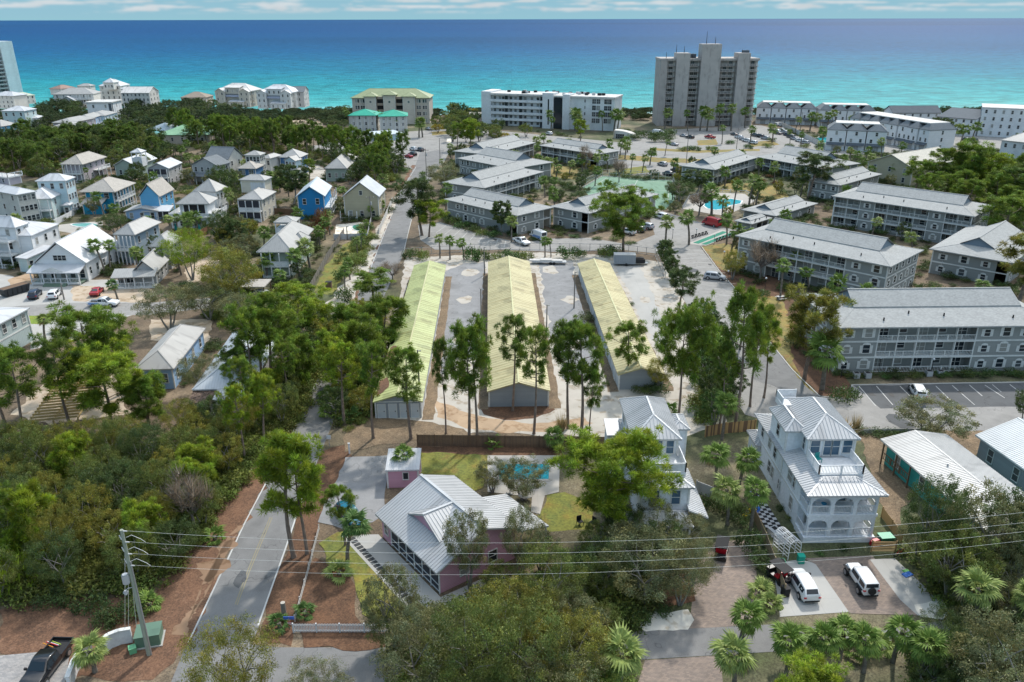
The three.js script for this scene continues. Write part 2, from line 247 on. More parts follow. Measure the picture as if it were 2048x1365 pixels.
function oakGeo(seed, H, R, clumps, leaf = 0.26, per = 60, stems = 3) {
  const r = rng(seed), tr = new MB(), L = new Leaves(r), crown = V3(0, H * 0.6, 0);
  for (let s = 0; s < stems; s++) {
    const a = s / stems * 6.28 + r(), o = V3(cos(a) * 0.2, 0, sin(a) * 0.2), k = V3(cos(a) * R * 0.28, H * 0.4, sin(a) * R * 0.28);
    tr.tube([o, o.clone().lerp(k, 0.5).add(V3((r() - 0.5) * 0.4, 0, (r() - 0.5) * 0.4)), k], [0.1 + H * 0.014, 0.08 + H * 0.01, 0.1], 5, false);
    for (let b = 0; b < 4; b++) { const e = V3(cos(a + b - 1.5) * R * (0.5 + 0.35 * r()), H * (0.55 + 0.3 * r()), sin(a + b - 1.5) * R * (0.5 + 0.35 * r())); tr.tube([k, k.clone().lerp(e, 0.5).add(V3(0, 0.3, 0)), e], [0.09, 0.06, 0.02], 4, false); }
  }
  for (let i = 0; i < clumps; i++) {
    const d = L.rand(); d.y = d.y * 0.75 + 0.28; const q = 0.62 + 0.42 * pow(r(), 0.7), wob = 0.75 + 0.5 * vnoise(d.x * 2 + 7, d.z * 2 + d.y + 7, 1 << 16, seed);
    const c = crown.clone().add(V3(d.x * R * q * wob, d.y * H * 0.42 * q * (0.85 + 0.3 * wob), d.z * R * q * wob));
    if (c.y < H * 0.2) c.y = H * (0.2 + 0.15 * r());
    L.clump(c, R * (0.10 + 0.11 * r()), per, leaf, leaf * 0.55, tone(r), 0.65);
  }
  return { trunk: tr.geo(), crown: L.geo(), ...L.size() };
}
function bareGeo(seed, H, R) {                 // leafless crown of fine twigs
  const r = rng(seed), tr = new MB(), L = new Leaves(r);
  tr.tube([V3(0, 0, 0), V3(0.1, H * 0.3, 0)], [0.16, 0.12], 5, false);
  for (let i = 0; i < 12; i++) {
    const a = i * 2.4, e = V3(cos(a) * R * (0.5 + 0.5 * r()), H * (0.6 + 0.3 * r()), sin(a) * R * (0.5 + 0.5 * r())); tr.tube([V3(0.1, H * 0.28, 0), V3(e.x * 0.35, e.y * 0.62, e.z * 0.35), e], [0.09, 0.06, 0.02], 4, false);
    for (let k = 0; k < 12; k++) { const o = V3(e.x * (0.4 + 0.5 * r()), e.y * (0.65 + 0.3 * r()), e.z * (0.4 + 0.5 * r())); for (let m = 0; m < 7; m++) { const d = L.rand(); d.y = abs(d.y) + 0.4; d.normalize(); L.leaf(o, d, 0.9 + r(), 0.05, d, tone(r)); } }
  }
  return { trunk: tr.geo(), crown: L.geo(), H, R };
}
function shrubGeo(seed, H, R, n, leaf = 0.2, per = 50) { const r = rng(seed), L = new Leaves(r); for (let i = 0; i < n; i++) { const a = r() * 6.3, q = sqrt(r()) * R * 0.8; L.clump(V3(cos(a) * q, H * (0.25 + 0.5 * r() * (1 - 0.5 * q / R)), sin(a) * q), R * (0.3 + 0.2 * r()), per, leaf, leaf * 0.55, tone(r), 0.8); } return { crown: L.geo(), H, R }; }
function tuftGeo(seed, H, R, n) { const r = rng(seed), L = new Leaves(r); for (let i = 0; i < n; i++) { const a = r() * 6.3, o = V3(cos(a) * R * 0.3 * r(), 0, sin(a) * R * 0.3 * r()), d = V3(cos(a) * R * (0.3 + r()), H, sin(a) * R * (0.3 + r())).normalize(); L.leaf(o, d, H * (0.6 + 0.5 * r()), 0.07, d, tone(r)); } return { crown: L.geo(), H, R }; }
function frondGeo(seed, len, droop) {           // one fan frond: stalk and pleated blades, lying along +x
  const r = rng(seed), p = [], c = [], st = len * 0.45, put = (...v) => { for (const q of v) p.push(q.x, q.y, q.z); };
  put(V3(0, 0.03, 0.025), V3(0, 0.03, -0.025), V3(st, 0, 0)); for (let i = 0; i < 3; i++) c.push(1.1, 1, 0.9);
  const n = 15;
  for (let i = 0; i < n; i++) {
    const a = (i / (n - 1) - 0.5) * 3.6, L = len * (0.62 - 0.16 * abs(a) / 1.8) * (0.9 + 0.2 * r()), w = 0.085 * len / 1.4 * 0.85, d = V3(cos(a), -0.06, sin(a)).normalize(), s = V3(-sin(a), 0.5 * (i % 2 ? 1 : -1), cos(a)).normalize().multiplyScalar(w);
    const o = V3(st + 0.02, 0, 0), m = o.clone().addScaledVector(d, L * 0.55), e = o.clone().addScaledVector(d, L * 0.95); m.y -= 0.02; e.y -= droop * L * (0.4 + 0.4 * r());
    const k = 0.75 + 0.5 * r();
    put(o, m.clone().add(s), m.clone().sub(s), m.clone().add(s), e, m.clone().sub(s)); for (let q = 0; q < 6; q++) c.push(k, k, k * (0.9 + 0.3 * r()));
  }
  const g = new THREE.BufferGeometry(); g.setAttribute('position', new THREE.Float32BufferAttribute(p, 3)); g.setAttribute('color', new THREE.Float32BufferAttribute(c, 3)); g.computeVertexNormals(); return g;
}
const FR = [0, 1, 2, 3].map((i) => frondGeo(90 + i, 1.55 + 0.1 * i, 0.35 + 0.1 * i));
function palmTrunk(seed, H, lean = 0.4) { const r = rng(seed), tr = new MB(), ax = (r() - 0.5) * lean, az = (r() - 0.5) * lean, at = (t) => V3(ax * H * t * t, H * t, az * H * t * t); tr.tube([0, 0.25, 0.5, 0.75, 0.93, 1].map(at), [0.24, 0.2, 0.18, 0.18, 0.24, 0.2], 8); return { geo: tr.geo(), top: at(1) }; }
function frondMatrix(r, i, n, top, k) {
  const s = i / (n - 1), el = mix(1.35, -0.75, pow(s, 0.85)) + (r() - 0.5) * 0.3, a = i * 2.39996 + r() * 0.4;
  return new THREE.Matrix4().compose(top.clone().add(V3(cos(a) * 0.08, -0.25 * s, sin(a) * 0.08)), new THREE.Quaternion().setFromEuler(new THREE.Euler((r() - 0.5) * 0.5, -a, el, 'YXZ')), V3(k, k, k).multiplyScalar(0.85 + 0.3 * r()));
}
function palmFarGeo(seed, H, n = 22, k = 1) { const r = rng(seed), t = palmTrunk(seed, H), gs = []; for (let i = 0; i < n; i++) gs.push(FR[i % 4].clone().applyMatrix4(frondMatrix(r, i, n, t.top, k))); return { trunk: t.geo, crown: mergeGeometries(gs), H: H + 1.1, R: 1.7 }; }

const P = {
  pine: [[1, 14, 3.4, 0.46, 120], [2, 15, 3.8, 0.5, 135], [3, 13, 3.0, 0.42, 105], [4, 16, 3.6, 0.5, 120], [5, 12, 3.6, 0.4, 125]].map((a) => pineGeo(...a)),
  tall: [[6, 17, 3.3, 0.55, 105], [7, 16, 3.0, 0.52, 95], [8, 17, 3.6, 0.5, 115]].map((a) => pineGeo(...a)),
  bigpine: [[11, 14, 5.2, 0.42, 380, 1.0], [12, 14, 5.0, 0.38, 380, 1.0]].map((a) => pineGeo(...a)),
  bushpine: [[21, 10, 3.2, 0.15, 200], [22, 9, 2.8, 0.12, 180]].map((a) => pineGeo(...a)),
  oak: [[31, 7, 4.2, 170, 0.16, 100], [32, 6, 3.6, 150, 0.16, 100], [33, 7.5, 4.8, 190, 0.16, 100]].map((a) => oakGeo(...a)),
  scrub: [[41, 5, 2.8, 80, 0.22, 70], [42, 4.4, 3.2, 85, 0.22, 70], [43, 6, 2.6, 80, 0.22, 70]].map((a) => oakGeo(...a)),
  round: [[45, 8, 3.2, 130, 0.24, 90, 1], [46, 7, 2.4, 110, 0.24, 90, 1]].map((a) => oakGeo(...a)),
  bare: [[51, 7, 3], [52, 6, 2.6]].map((a) => bareGeo(...a)),
  shrub: [[61, 1.6, 1.2, 14], [62, 1.2, 1.4, 14], [63, 2.2, 1.3, 16]].map((a) => shrubGeo(...a)),
  tuft: [[71, 1.4, 0.9, 160], [72, 1.1, 1, 160]].map((a) => tuftGeo(...a)),
  palmFar: [[81, 5.2], [82, 6.5], [83, 4]].map((a) => palmFarGeo(...a)),
  palmetto: [[86, 0.5, 18, 0.9], [87, 0.7, 18, 0.9]].map((a) => palmFarGeo(...a)),
};
// where a plant goes: foot (a Vector3), height, crown radius; names, labels, material
let plantSeed = 500;
function plant(kind, name, foot, h, rad, leaf, label, category, group, bark) {
  const r = rng(plantSeed++), set = P[kind], v = set[floor(r() * set.length)], o = thing(name, label, category, foot, r() * 6.28, group);
  const sy = h / v.H, sx = rad ? rad / v.R : sy;
  if (v.trunk) { const m = shadow(new THREE.Mesh(v.trunk, bark ?? (kind.startsWith('palm') ? barkM.palm : kind.includes('pine') || kind === 'tall' ? barkM.pine : kind === 'bare' ? barkM.bare : barkM.oak))); m.name = 'trunk'; m.scale.set(sx * 0.5 + sy * 0.5, sy, sx * 0.5 + sy * 0.5); o.add(m); if (kind === 'palmFar' || kind === 'palmetto') m.scale.set(sx, sy, sx); else m.scale.set(sx, sy, sx); }
  const m = shadow(new THREE.Mesh(v.crown, leaf)); m.name = v.trunk ? 'crown' : 'foliage'; m.scale.set(sx, sy, sx); o.add(m);
  return o;
}
// near palms: every frond is a part
function palm(foot, H, nf, k, leaf, label, group, name = 'sabal_palm') {
  const seed = plantSeed++, r = rng(seed), o = thing(name, label, 'palm', foot, r() * 6.28, group), t = palmTrunk(seed, H);
  const m = shadow(new THREE.Mesh(t.geo, barkM.palm)); m.name = 'trunk'; o.add(m);
  for (let i = 0; i < nf; i++) { const f = shadow(new THREE.Mesh(FR[i % 4], i > nf - 3 ? LM.deadFrond : leaf)); f.name = 'frond'; f.applyMatrix4(frondMatrix(r, i, nf, t.top, k)); o.add(f); }
  return o;
}
// a sighted crown top at (px, py) of a plant h tall; or a sighted foot
const topAt = (px, py, h) => { const g = G(px, py, h * 0.97); g.y = 0; return g; };
// ---------------------------------------------------------------- building kit
const geoCache = {}, blocked = [], paved = [];   // footprints and paved sheets that scattered shrubs keep off
const cachedGeo = (k, f) => geoCache[k] ??= f();
// a window in its own axes: x right, y up, z out of the wall; frame proud of the wall, pane set back
function windowGeo(w, h, o) {
  return cachedGeo(['win', w, h, o.shut, o.arch, o.mull].join(), () => {
    const m = new MB(), t = o.mull === 'door' ? 0.12 : 0.09, b = (x0, x1, y0, y1, z = 0.07) => m.hex([V3(x0, y0, z), V3(x1, y0, z), V3(x1, y0, -0.05), V3(x0, y0, -0.05), V3(x0, y1, z), V3(x1, y1, z), V3(x1, y1, -0.05), V3(x0, y1, -0.05)]);
    b(-w / 2 - t, w / 2 + t, -t, 0, 0.1); b(-w / 2 - t, w / 2 + t, h, h + t); b(-w / 2 - t, -w / 2, 0, h); b(w / 2, w / 2 + t, 0, h);
    if (o.mull !== 'none' && h > 0.9) b(-w / 2, w / 2, h * 0.5 - 0.03, h * 0.5 + 0.03, 0.05);
    if (w > 1.3) for (let k = 1; k < Math.round(w / 0.9); k++) { const x = -w / 2 + k * w / Math.round(w / 0.9); b(x - 0.04, x + 0.04, 0, h, 0.055); }
    if (o.shut) for (const s of [-1, 1]) { const x = s * (w / 2 + t + 0.2); b(x - 0.19, x + 0.19, -0.05, h + (o.arch ? -0.12 : 0.05), 0.05); }
    if (o.arch) { const q = []; for (let i = 0; i <= 8; i++) q.push(V3(-cos(i / 8 * PI) * (w / 2 + t), h + t + sin(i / 8 * PI) * 0.3, 0.05)); m.face(q.reverse()); }
    return m.geo();
  });
}
const paneGeo = (w, h) => cachedGeo(['pane', w, h].join(), () => new MB().quad(V3(-w / 2, 0, 0.015), V3(w / 2, 0, 0.015), V3(w / 2, h, 0.015), V3(-w / 2, h, 0.015)).geo());
const Q = (x) => Math.round(x * 10) / 10;

class Building {
  constructor(name, label, category, at, group) { this.o = thing(name, label, category, V3(at.x, 0, at.z), 0, group); this.posts = 0; this.at = this.o.position.clone(); }
  part(name, mb, m, kind) { const g = mb.build(name, m, this.o, this.at); if (g) { if (kind) g.userData.kind = kind; } return g; }
  window(F, x, y, w, h, o = {}) {
    if (!F.seen()) return; w = Q(w); h = Q(h);
    const f = shadow(new THREE.Mesh(windowGeo(w, h, o), o.frame ?? C.trim)); f.name = o.name ?? (o.mull === 'door' ? 'door' : 'window'); f.position.copy(F.p(x, y, -0.012)).sub(this.at); f.rotation.y = F.turn; this.o.add(f);
    const p = shadow(new THREE.Mesh(paneGeo(w, h), o.glass && o.glass !== C.glass ? o.glass : (this.k = (this.k ?? 0) + 1, hash(this.k, floor(this.at.x * 7), 3) < 0.24 ? C.blind : hash(this.k, floor(this.at.z * 5), 5) < 0.3 ? C.glassMid : C.glass))); p.name = 'pane'; f.add(p); return f;
  }
  row(F, n, y, w, h, o = {}) { for (let i = 0; i < n; i++) this.window(F, F.w * (i + 0.5) / n, y, w, h, o); }
  // railing along points: posts, rails and balusters
  rail(pts, h = 1, m = C.white, gap = 0.35, solid = false) {
    const b = new MB(), s = new MB();
    for (let i = 0; i + 1 < pts.length; i++) {
      const p = pts[i], q = pts[i + 1], L = p.distanceTo(q), up = (v, y) => V3(v.x, v.y + y, v.z), at = (t) => p.clone().lerp(q, t);
      b.bar(up(p, h), up(q, h), 0.1); b.bar(up(p, 0.12), up(q, 0.12), 0.08);
      const n = max(1, Math.round(L / 2.2)); for (let k = 0; k <= n; k++) b.bar(at(k / n), up(at(k / n), h + 0.08), 0.13);
      if (!solid) { const c = floor(L / gap); for (let k = 1; k < c; k++) s.bar(up(at(k / c), 0.12), up(at(k / c), h), 0.05); } else s.bar(up(p, h * 0.5), up(q, h * 0.5), 0.04, h * 0.8);
    }
    this.part('railing', b, m); this.part('balusters', s, m, 'stuff');
  }
  // ribs of a standing-seam roof on one slope
  seams(mb, q, gap = 0.42, w = 0.06, hgt = 0.05) {
    const n = V3().crossVectors(V3().subVectors(q[1], q[0]), V3().subVectors(q[q.length - 1], q[0])).normalize(); if (n.y < 0) n.negate();
    const u = V3().crossVectors(Y, n).normalize(), v = V3().crossVectors(n, u), P2 = q.map((p) => [p.dot(u), p.dot(v)]), d0 = q[0].dot(n), us = P2.map((p) => p[0]);
    for (let x = min(...us) + gap / 2; x < max(...us); x += gap) {
      const hits = []; for (let i = 0; i < P2.length; i++) { const a = P2[i], b = P2[(i + 1) % P2.length]; if ((a[0] - x) * (b[0] - x) < 0) hits.push(mix(a[1], b[1], (x - a[0]) / (b[0] - a[0]))); }
      if (hits.length < 2) continue; const at = (y) => V3().addScaledVector(u, x).addScaledVector(v, y).addScaledVector(n, d0 + hgt / 2);
      const a = min(...hits), b = max(...hits); if (b - a > 0.2) mb.bar(at(a), at(b), w, hgt);
    }
  }
  // E: eave rectangle
  roof(E, e, rise, type, m, o = {}) {
    const r = new MB(), cap = new MB(), sm = new MB(), th = o.th ?? 0.2, slopes = [];
    let c = [E.p(0, e, 0), E.p(E.w, e, 0), E.p(E.w, e, E.d), E.p(0, e, E.d)];
    if (type === 'hip') {
      const k = min(E.w, E.d) / 2, a = E.d >= E.w ? E.p(E.w / 2, e + rise, k) : E.p(k, e + rise, E.d / 2), b = E.d >= E.w ? E.p(E.w / 2, e + rise, E.d - k) : E.p(E.w - k, e + rise, E.d / 2);
      if (E.d >= E.w) slopes.push([c[0], c[1], a], [c[1], c[2], b, a], [c[2], c[3], b], [c[3], c[0], a, b]); else slopes.push([c[0], c[1], b, a], [c[1], c[2], b], [c[2], c[3], a, b], [c[3], c[0], a]);
      for (const [p, q] of E.d >= E.w ? [[c[0], a], [c[1], a], [a, b], [c[2], b], [c[3], b]] : [[c[0], a], [c[3], a], [a, b], [c[1], b], [c[2], b]]) if (p.distanceTo(q) > 0.1) cap.bar(p, q, 0.22, 0.07);
    } else if (type === 'gable') {
      const a = E.p(E.w / 2, e + rise, 0), b = E.p(E.w / 2, e + rise, E.d); slopes.push([c[1], c[2], b, a], [c[3], c[0], a, b]); cap.bar(a, b, 0.25, 0.07);
    } else if (type === 'shed') { const b = [E.p(E.w, e + rise, E.d), E.p(0, e + rise, E.d)]; slopes.push([c[0], c[1], b[0], b[1]]); }
    else if (type === 'skirt') {                 // hip slopes cut off by a flat top
      const i = o.inset ?? 2.4, q = [E.p(i, e + rise, i), E.p(E.w - i, e + rise, i), E.p(E.w - i, e + rise, E.d - i), E.p(i, e + rise, E.d - i)]; for (let k = 0; k < 4; k++) { const p = (k + 1) % 4; slopes.push([c[k], c[p], q[p], q[k]]); cap.bar(c[k], q[k], 0.22, 0.07); } r.face(q);
    } else if (type === 'flat') { const f = new MB(); f.box(0, E.w, e, e + (o.th ?? 0.4), 0, E.d, E); this.part('roof', f, m); return; }
    for (const q of slopes) { r.face(q); const low = q.map((p) => V3(p.x, p.y - th, p.z)).reverse(); r.face(low); for (let i = 0; i < q.length; i++) { const p0 = q[i], p1 = q[(i + 1) % q.length]; if (i === 0 || (type !== 'hip' && type !== 'skirt')) r.quad(V3(p0.x, p0.y - th, p0.z), V3(p1.x, p1.y - th, p1.z), p1, p0); } if (o.seam) this.seams(sm, q, o.seam, 0.06, o.ribs ?? 0.05); }
    const mesh = this.part('roof', r, m); this.part('ridge_cap', cap, o.cap ?? m); this.part('seams', sm, m, 'stuff'); return mesh;
  }
  // a block of rooms under a roof.  E eave frame, e eave height, o.y0 foot
  vol(E, e, o = {}) {
    blocked.push(E); const over = o.over ?? 0.45, W = E.shrink(over), y0 = o.y0 ?? 0, wall = new MB(), type = o.roof ?? 'hip', X = type === 'gableX';
    const R = X ? E.side('r') : E, rise = o.rise ?? min(E.w, E.d) * 0.27, top = e - 0.02;
    for (const s of ['f', 'r', 'b', 'l']) { const S = W.side(s); wall.quad(S.p(0, y0, 0), S.p(S.w, y0, 0), S.p(S.w, top, 0), S.p(0, top, 0)); }
    if (type === 'gable' || X) { const WR = X ? W.side('r') : W, k = WR.w / (R.w), rr = rise * k; for (const s of ['f', 'b']) { const S = WR.side(s); wall.tri(S.p(0, top, 0), S.p(S.w, top, 0), S.p(S.w / 2, e + rr - 0.15, 0)); } }
    this.part('wall', wall, o.wall ?? C.white);
    if (type !== 'none') this.roof(R, e, rise, X ? 'gable' : type, o.roofMat ?? C.greyRoof, o);
    if (o.trim !== false && o.corner !== false) { const t = new MB(); for (const [x, z] of [[0, 0], [W.w, 0], [W.w, W.d]]) this.part('corner_board', new MB().box(x - 0.1, x + 0.1, y0, top - 0.02, z - 0.1, z + 0.1, W), o.trimMat ?? C.trim); if (o.belt) for (let k = 1; k < (o.n ?? 2); k++) { const y = y0 + (e - y0) * k / (o.n ?? 2); for (const s of ['f', 'r', 'l']) { const S = W.side(s); t.box(0.1, S.w - 0.1, y - 0.12, y + 0.12, -0.05, 0.05, S); } } this.part('trim', t, o.trimMat ?? C.trim); }
    const n = o.n ?? max(1, Math.round((e - y0) / 2.9)), sh = (e - y0) / n;
    for (const s of ['f', 'r', 'l']) { const S = W.side(s), wn = o[s]; if (!wn) continue; for (let k = 0; k < n; k++) { const c = Array.isArray(wn) ? wn[k] : wn; if (c) this.row(S, c, y0 + sh * k + sh * 0.3, o.ww ?? 0.9, o.wh ?? min(1.5, sh * 0.5), o.win); } }
    if (o.attic) { const S = (X ? W.side('r') : W).side('f'); this.window(S, S.w / 2, e + 0.4, o.attic, 1.1, o.win); }
    return W;
  }
  // open gallery: posts, floors, railings; F footprint with its open side to the front
  porch(F, ys, o = {}) {
    const s = new MB(), n = o.posts ?? max(2, Math.round(F.w / 2.6)), top = o.top;
    for (const y of ys) if (y > 0.2) s.box(0, F.w, y - 0.3, y, 0, F.d, F);
    for (let i = 0; i <= n; i++) { const x = 0.1 + (F.w - 0.2) * i / n; const q = new MB(); q.box(x - 0.1, x + 0.1, 0, top, 0.02, 0.22, F); this.part('post', q, o.post ?? C.white); }
    if (o.sides) for (const x of [0.1, F.w - 0.1]) { const q = new MB(); q.box(x - 0.1, x + 0.1, 0, top, F.d - 0.3, F.d - 0.1, F); this.part('post', q, o.post ?? C.white); }
    this.part('porch_floor', s, o.floor ?? C.trim);
    for (const y of ys) if (y > 0.2 || o.low) { const a = F.p(0.1, y, 0.12), b = F.p(F.w - 0.1, y, 0.12); this.rail(o.sides ? [F.p(0.1, y, F.d), a, b, F.p(F.w - 0.1, y, F.d)] : [a, b], 0.95, o.railMat ?? C.white, o.gap ?? 0.3, o.solid); }
    if (o.screen) { const q = new MB(); for (let k = 0; k < ys.length; k++) { const y1 = k + 1 < ys.length ? ys[k + 1] - 0.3 : top; q.quad(F.p(0.1, ys[k] + 1, 0.3), F.p(F.w - 0.1, ys[k] + 1, 0.3), F.p(F.w - 0.1, y1, 0.3), F.p(0.1, y1, 0.3)); } this.part('screen', q, C.screen); }
    if (o.back) { const q = new MB(); q.quad(F.p(0, 0, F.d), F.p(F.w, 0, F.d), F.p(F.w, top, F.d), F.p(0, top, F.d)); this.part('wall', q, o.back); const B = F.sub(0, F.w, F.d, F.d + 1); for (const y of ys) for (let i = 0; i < n; i++) this.window(B, F.w * (i + 0.5) / n, y + 0.05, i % 2 ? 0.9 : 1.2, 2.05, { mull: 'door', glass: C.glass }); }  // a near-black back colour stands in for deep porch shade
  }
  pipes(pts, m = C.dark) { for (const p of pts) this.part('vent_pipe', new MB().tube([p, p.clone().add(V3(0, 0.5, 0))], [0.13, 0.11], 6), m); }
}
// grey shingle condominium with a kicked hip roof and gablets, galleries and shuttered windows
function condo(label, a, b, c, e, n, spec, o = {}) {
  const E = c.isVector3 ? c : frame(a, b, c, e); blocked.push(E); const B = new Building(o.name ?? 'condo_building', label, 'apartment building', E.p(E.w / 2, 0, E.d / 2), o.group ?? 'grey condominium buildings'), long = E.d > E.w * 1.05 ? E.side('r') : E.side('f');
  const m = C.shingle, w = long.d, i = w * 0.31, ie = min(long.w * 0.2, w * 0.27), y1 = e + i * (o.p1 ?? 0.24), y2 = y1 + (w / 2 - i) * 0.62, L = long, k = L.w;
  const c0 = [L.p(0, e, 0), L.p(k, e, 0), L.p(k, e, w), L.p(0, e, w)], c1 = [L.p(ie, y1, i), L.p(k - ie, y1, i), L.p(k - ie, y1, w - i), L.p(ie, y1, w - i)], r0 = L.p(ie + 0.5, y2, w / 2), r1 = L.p(k - ie - 0.5, y2, w / 2);
  const R = new MB(), cap = new MB(), th = 0.22, lo = (v) => V3(v.x, v.y - th, v.z);
  for (let q = 0; q < 4; q++) { const p = (q + 1) % 4; R.quad(c0[q], c0[p], c1[p], c1[q]); R.quad(lo(c0[q]), lo(c0[p]), c0[p], c0[q]); }
  R.quad(lo(c0[3]), lo(c0[2]), lo(c0[1]), lo(c0[0]));
  const f0 = L.p(ie - 0.25, y1 + 0.1, i - 0.3), f1 = L.p(k - ie + 0.25, y1 + 0.1, i - 0.3), f2 = L.p(k - ie + 0.25, y1 + 0.1, w - i + 0.3), f3 = L.p(ie - 0.25, y1 + 0.1, w - i + 0.3), s0 = L.p(ie - 0.1, y2, w / 2), s1 = L.p(k - ie + 0.1, y2, w / 2);
  R.quad(f0, f1, s1, s0); R.quad(f2, f3, s0, s1);
  for (const q of [[f0, f1], [f2, f3]]) R.quad(lo(q[0]), lo(q[1]), q[1], q[0]);
  const gm = C.gablet ??= M(0.17, 0.215, 0.26, 'siding', 0.8); B.part('gablet', new MB().tri(c1[3], c1[0], r0), gm); B.part('gablet', new MB().tri(c1[1], c1[2], r1), gm);
  cap.bar(s0, s1, 0.3, 0.08); for (const [p, q] of [[c0[0], c1[0]], [c0[1], c1[1]], [c0[2], c1[2]], [c0[3], c1[3]]]) cap.bar(p, q, 0.25, 0.05);
  B.part('roof', R, m); B.part('ridge_cap', cap, m);
  const W = E.shrink(0.75), sh = e / n, wall = new MB(), soff = new MB(), trim = new MB(), slab = new MB(), side = o.side ?? C.siding;
  for (const s of ['f', 'r', 'l', 'b']) {
    const S = W.side(s), seen = S.seen(), list = (seen && spec[s]) || [['w', 1, 0]], tot = list.reduce((t, q) => t + q[1], 0); let x = 0;
    if (seen) { for (let q = 1; q < n; q++) trim.box(0, S.w, q * sh - 0.13, q * sh + 0.13, -0.06, 0.03, S); for (const X of [0, S.w]) trim.box(X - 0.13, X + 0.13, 0, e - 0.03, -0.075, 0.05, S); }
    for (const [kind, share, nw] of list) {
      const x1 = x + S.w * share / tot;
      if (kind === 'w') {
        wall.quad(S.p(x, 0, 0), S.p(x1, 0, 0), S.p(x1, e, 0), S.p(x, e, 0));
        if (seen) for (let q = 0; q < n; q++) for (let j = 0; j < nw; j++) B.window(S, mix(x, x1, (j + 0.5) / nw), q * sh + sh * 0.28, j % 2 ? 1.1 : 0.9, j % 2 ? 1.4 : 1.1, { shut: 1, arch: q === 0 || q === n - 2, frame: C.trim });
      } else {
        const D = kind === 's' ? 3 : 1.7; wall.quad(S.p(x, 0, D), S.p(x1, 0, D), S.p(x1, e, D), S.p(x, e, D)); wall.quad(S.p(x, 0, 0), S.p(x, 0, D), S.p(x, e, D), S.p(x, e, 0)); wall.quad(S.p(x1, 0, D), S.p(x1, 0, 0), S.p(x1, e, 0), S.p(x1, e, D));
        const I = S.sub(x, x1, D, D + 1), wd = x1 - x, np = max(1, Math.round(wd / 3.4));
        for (let q = 1; q < n; q++) slab.box(x, x1, q * sh - 0.2, q * sh, -0.05, D, S);
        for (let q = 0; q <= np; q++) { const X = mix(x + 0.1, x1 - 0.1, q / np); const pq = new MB(); pq.box(X - 0.09, X + 0.09, 0, e - 0.25, 0, 0.18, S); B.part('gallery_post', pq, C.trim); }
        if (kind === 's') continue;
        for (let q = 0; q < n; q++) { if (q || o.low) B.rail([S.p(x + 0.1, q * sh, 0.1), S.p(x1 - 0.1, q * sh, 0.1)], 0.95, C.trim, n > 2 ? 0.24 : 0.4, o.solid); for (let j = 0; j < np; j++) B.window(I, wd * (j + 0.5) / np, q * sh + (j % 2 ? 0.9 : 0.05), j % 2 ? 1.2 : 1.6, j % 2 ? 1.1 : 2, { mull: 'door', glass: C.glass, name: j % 2 ? 'window' : 'sliding_door' }); }
      }
      x = x1;
    }
  }
  B.part('wall', wall, side); B.part('trim', trim, C.trim); B.part('gallery_floor', slab, C.trim);
  const pp = []; for (const [x, z] of [[0.22, 0.1], [0.5, 0.16], [0.8, 0.12], [0.35, 0.2]]) { const h = e + w * z * (o.p1 ?? 0.24); pp.push(L.p(k * x, h - 0.02, w * z)); } B.pipes(pp);
  return { B, E, W, L };
}
// ---------------------------------------------------------------- ground sheets and lines
let sheetLayer = 1; const sheetTop = new Map(), sheetBoxes = [];
const toWorld = (pts) => pts.map((q) => (q.isVector3 ? q : G(q[0], q[1], 0)));
function sheet(name, pts, m, o = {}) {
  let W = toWorld(pts); const bx = [min(...W.map((p) => p.x)) - 2, max(...W.map((p) => p.x)) + 2, min(...W.map((p) => p.z)) - 2, max(...W.map((p) => p.z)) + 2];
  const layer = 1 + max(0, ...sheetBoxes.filter((q) => q[0] < bx[1] && q[1] > bx[0] && q[2] < bx[3] && q[3] > bx[2]).map((q) => q[4])); sheetBoxes.push([...bx, layer]); sheetLayer++;   // only sheets that may overlap are stacked
  const y = 0.004 * layer, r = rng(sheetLayer * 77 + 5);
  if (o.jag) { const out = []; for (let i = 0; i < W.length; i++) { const a = W[i], b = W[(i + 1) % W.length], L = a.distanceTo(b), n = max(1, floor(L / (o.step ?? 1.2))); for (let k = 0; k < n; k++) { const p = a.clone().lerp(b, k / n), j = o.jag * (vnoise(p.x * 0.6, p.z * 0.6, 1 << 16, sheetLayer) - 0.5) * 2.6; const nx = -(b.z - a.z) / L, nz = (b.x - a.x) / L; p.x += nx * j + (r() - 0.5) * o.jag * 0.5; p.z += nz * j + (r() - 0.5) * o.jag * 0.5; out.push(p); } } W = out; }
  if (!/verge|lawn|bed|yard|sand_edge|cleared|dirt/.test(name)) paved.push([bx, W]); const tris = THREE.ShapeUtils.triangulateShape(W.map((p) => new THREE.Vector2(p.x, -p.z)), []), mb = new MB();
  for (const [a, b, c] of tris) { const q = [a, b, c].map((k) => V3(W[k].x, y, W[k].z)); const up = (q[1].x - q[0].x) * -(q[2].z - q[0].z) + (q[1].z - q[0].z) * (q[2].x - q[0].x); mb.face(up > 0 ? q : [q[0], q[2], q[1]]); }
  const s = mb.build(name, m); sheetTop.set(s, y); return tag(s, o.label, o.category, null, o.kind ?? 'structure');
}
function stripe(parent, a, b, w, m, y = 0.004, name = 'marking_line') {      // painted line lying on its sheet
  const A = a.isVector3 ? a : G(...a), B = b.isVector3 ? b : G(...b), d = V3().subVectors(B, A).normalize(), s = V3(-d.z, 0, d.x).multiplyScalar(w / 2), q = [A.clone().add(s), B.clone().add(s), B.clone().sub(s), A.clone().sub(s)]; for (const v of q) v.y = sheetTop.get(parent) + y;
  const n = (q[1].x - q[0].x) * -(q[2].z - q[0].z) + (q[1].z - q[0].z) * (q[2].x - q[0].x); return new MB().face(n > 0 ? q : q.reverse()).build(name, m, parent);
}
